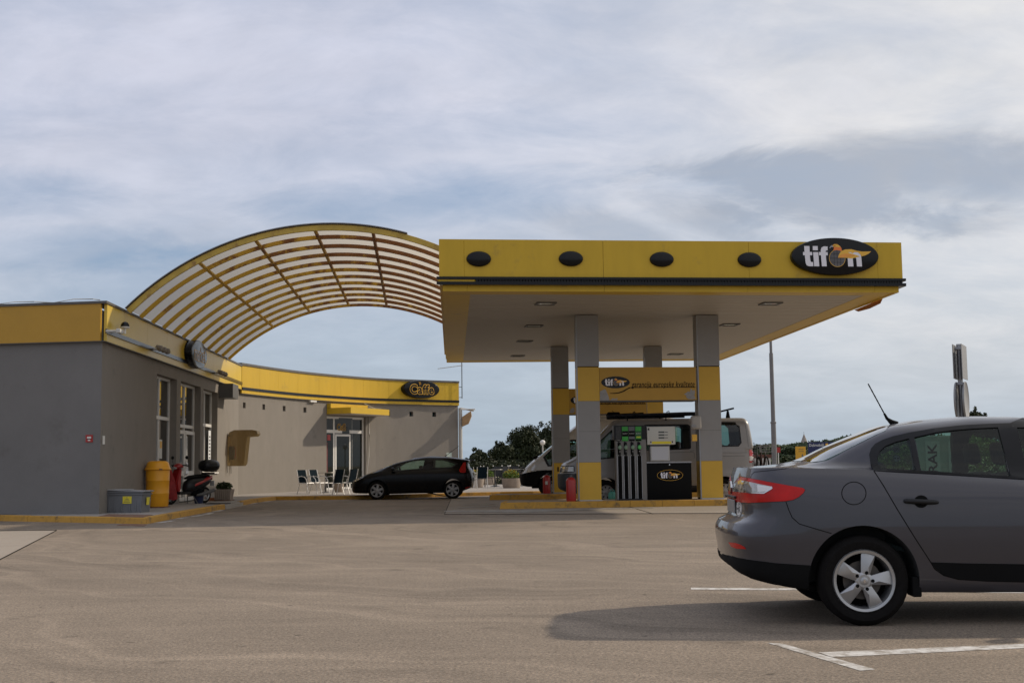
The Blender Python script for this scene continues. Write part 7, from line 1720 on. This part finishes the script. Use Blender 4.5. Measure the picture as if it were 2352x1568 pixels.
# ---- trees
def tree(name, loc, crown, n, label, seed, leaf=.16, m=None, group=None, trunk=True, blobs=14):
    t = thing(name, label, 'tree' if trunk else 'shrub', loc, 0, group); rnd = random.Random(seed); rx, ry, z0, z1 = crown; zc = (z0+z1)/2; hz = (z1-z0)/2
    if trunk:
        mb = MB(); mb.tube([(0,0,0),(.08,.03,z0*.6),(.02,-.05,zc)], [.20,.15,.09], 8)
        for k in range(6):
            a = k*1.05+rnd.random(); s = Vector((.05,0,z0*.5+.2*k*.3)); e = Vector((rx*.6*math.cos(a), ry*.6*math.sin(a), zc+hz*rnd.uniform(-.2,.5))); mb.tube([s, s.lerp(e,.5)+Vector((0,0,.2)), e], [.08,.05,.025], 6)
        mb.build('trunk', m_bark, t, True)
    mb = MB(); per = n//blobs
    for k in range(blobs):
        a = rnd.uniform(0,2*math.pi); b = rnd.uniform(-.9,1); r = rnd.uniform(.45,.85); q = math.sqrt(max(0,1-b*b))
        c = (rx*r*q*math.cos(a), ry*r*q*math.sin(a), zc+hz*r*b); s = rnd.uniform(.24,.42)
        leaves(mb, c, rx*s, ry*s, hz*s*.9, per, leaf, seed*31+k)
    leaves(mb, (0,0,zc), rx*.72, ry*.72, hz*.78, n//2, leaf*1.7, seed*77)
    for k in range(10):                                      # loose twigs breaking the outline
        a = rnd.uniform(0,2*math.pi); b = rnd.uniform(-.2,1); q = math.sqrt(1-b*b); c = (rx*.95*q*math.cos(a), ry*.95*q*math.sin(a), zc+hz*.98*b); leaves(mb, c, rx*.10, ry*.10, hz*.12, 40, leaf*.9, seed*13+k)
    mb.build('crown', m or m_leaf2, t); return t
def tr(px, top, bot, halfw, Y, n, label, seed, m=None, leaf=.16, blobs=14, trunk=True, group='dark evergreen trees beyond the terrace', name='evergreen_tree'):
    s = FPX/Y; H = HOR-ROLL*(px-1176); x = (px-1176)/s; z1 = CH+(H-top)/s; z0 = max(.1, CH+(H-bot)/s); return tree(name, (x,Y,0), (halfw/s, halfw/s, z0, z1), n, label, seed, leaf, m, group, trunk, blobs)
tr(1096,1030,1105,34,78,5200,'smaller round evergreen tree right of the café corner',1)
tr(1150,1012,1108,34,84,4200,'low evergreen left of the tallest tree beyond the terrace',2)
tr(1205,978,1108,52,86,9000,'tall dark evergreen mass behind the globe lamp',3, blobs=20)
tr(1252,970,1105,44,90,7000,'tall evergreen directly left of the rear canopy column',4, blobs=18)
tr(1068,1062,1108,22,74,1800,'small bush tight against the café drain pipe',5)
tr(1300,1000,1100,40,92,3500,'evergreen behind the rear canopy column',6)
tr(2238,938,1040,38,62,6500,'round bush top showing above the saloon roof',7, leaf=.14, group=None)
def mass(name, pts, h0, h1, n, leaf, m, label, cat, depth=2.0, seed=5):
    """leafy belt along a line of ground points"""
    rnd = random.Random(seed); mb = MB()
    for _ in range(n):
        i = rnd.randrange(len(pts)-1); t = rnd.random(); x = pts[i][0]+(pts[i+1][0]-pts[i][0])*t; y = pts[i][1]+(pts[i+1][1]-pts[i][1])*t+rnd.uniform(0,depth)
        hh = pts[i][2]+(pts[i+1][2]-pts[i][2])*t; hh *= .80+.30*noise.noise(Vector((x*.45/max(leaf*4,.5),y*.2,seed)))+.12*noise.noise(Vector((x*1.6/max(leaf*4,.5),y,seed)))
        z = hh*(1-rnd.random()**2.2)
        u_ = Vector((rnd.gauss(0,1),rnd.gauss(0,1),rnd.gauss(0,1))).normalized(); v_ = u_.cross(Vector((rnd.gauss(0,1),rnd.gauss(0,1),rnd.gauss(0,1)))).normalized(); s = leaf*rnd.uniform(.6,1.4)
        mb.face([(x,y,z)+u_*0 if False else Vector((x,y,z))-u_*s*.5, Vector((x,y,z))+v_*s*.3, Vector((x,y,z))+u_*s*.5, Vector((x,y,z))-v_*s*.3])
    return tag(mb.build(name, m), label, cat, kind='stuff')
def xat(px, Y): return (px-1176)*Y/FPX
def zat(px, py, Y): return CH+(HOR-ROLL*(px-1176)-py)*Y/FPX
mass('terrace_hedge', [(xat(1050,70),70,1.3),(xat(1150,70),70,1.5),(xat(1330,70),70,1.6)], 0, 0, 5000, .14, m_leaf2, 'dark low hedge closing the terrace behind the tables', 'hedge', 1.5, 3)
mass('scrub_bank', [(xat(2030,40),40,1.6),(xat(2110,40),40,2.0),(xat(2250,40),40,2.15),(xat(2420,40),40,2.1),(xat(2700,40),40,2.0)], 0, 0, 9000, .12, m_leaf3, 'green scrub bank seen through the saloon windows', 'bushes', 2.5, 4)
m_far = mat('hazy_woodland_green', (0.085,0.115,0.060), .9, var=.35, vscale=.08)  # distance haze is put into this paler green, no air is modelled
Yh = 330
mass('far_wood', [(xat(1640,Yh),Yh,zat(1640,1030,Yh)),(xat(1765,Yh),Yh,zat(1765,1022,Yh)),(xat(1850,Yh),Yh,zat(1850,1014,Yh)),(xat(1960,Yh),Yh,zat(1960,1003,Yh)),(xat(2100,Yh),Yh,zat(2100,1000,Yh)),(xat(2600,Yh),Yh,zat(2600,1000,Yh))], 0, 0, 16000, 1.3, m_far, 'distant wooded ridge beyond the road', 'woodland', 20, 6)
m_mid = mat('mid_bush_green', (0.065,0.085,0.035), .8, var=.5, vscale=.5)
mass('roadside_bushes', [(xat(1768,95),95,zat(1768,1050,95)),(xat(1810,95),95,zat(1810,1030,95)),(xat(1850,95),95,zat(1850,1024,95)),(xat(1900,95),95,zat(1900,1010,95)),(xat(1960,95),95,zat(1960,996,95)),(xat(2050,95),95,zat(2050,1000,95)),(xat(2300,95),95,zat(2300,1010,95))], 0, 0, 9000, .36, m_mid, 'bushes along the far side of the road behind the signs', 'bushes', 4, 8)
mb = MB(); 
for i, (px, hh) in enumerate(((1600,1045),(1765,1040),(1960,1030),(2300,1020),(2700,1020))): pass
prf = [(xat(p_,360),360,zat(p_,y_,360)) for p_,y_ in ((1500,1052),(1765,1034),(1960,1020),(2300,1015),(2900,1030))]
for a, b in zip(prf, prf[1:]): mb.face([(a[0],352,-.5),(b[0],352,-.5),(b[0],372,b[2]),(a[0],372,a[2])]); mb.face([(a[0],372,a[2]),(b[0],372,b[2]),(b[0],420,-.5),(a[0],420,-.5)])
tag(mb.build('hills', m_far), kind='structure')
# church spire far away
Yc_ = 700; sc_ = FPX/Yc_; x = xat(1842,Yc_); t = thing('church_tower', 'small pale pyramid spire rising from the distant wood', 'tower', (x,Yc_,0))
zt = zat(1842,996,Yc_); zb_ = zat(1842,1021,Yc_); w = 2.5
mb = MB(); mb.cyl((0,0,zb_-1.2),(0,0,zt),w*1.15,.05,n=8); mb.build('spire', mat('pale_stone',(.30,.26,.23),.9,var=.2,vscale=.8), t)
mb = MB(); mb.box((-w*.85,-w*.85,0),(w*.85,w*.85,zb_-1.2)); mb.build('tower_shaft', MATS['pale_stone'], t); mb = MB(); mb.tube([(0,0,zt),(0,0,zt+1.1)],.08,4); mb.build('cross', m_dgrey, t)
make_sedan()
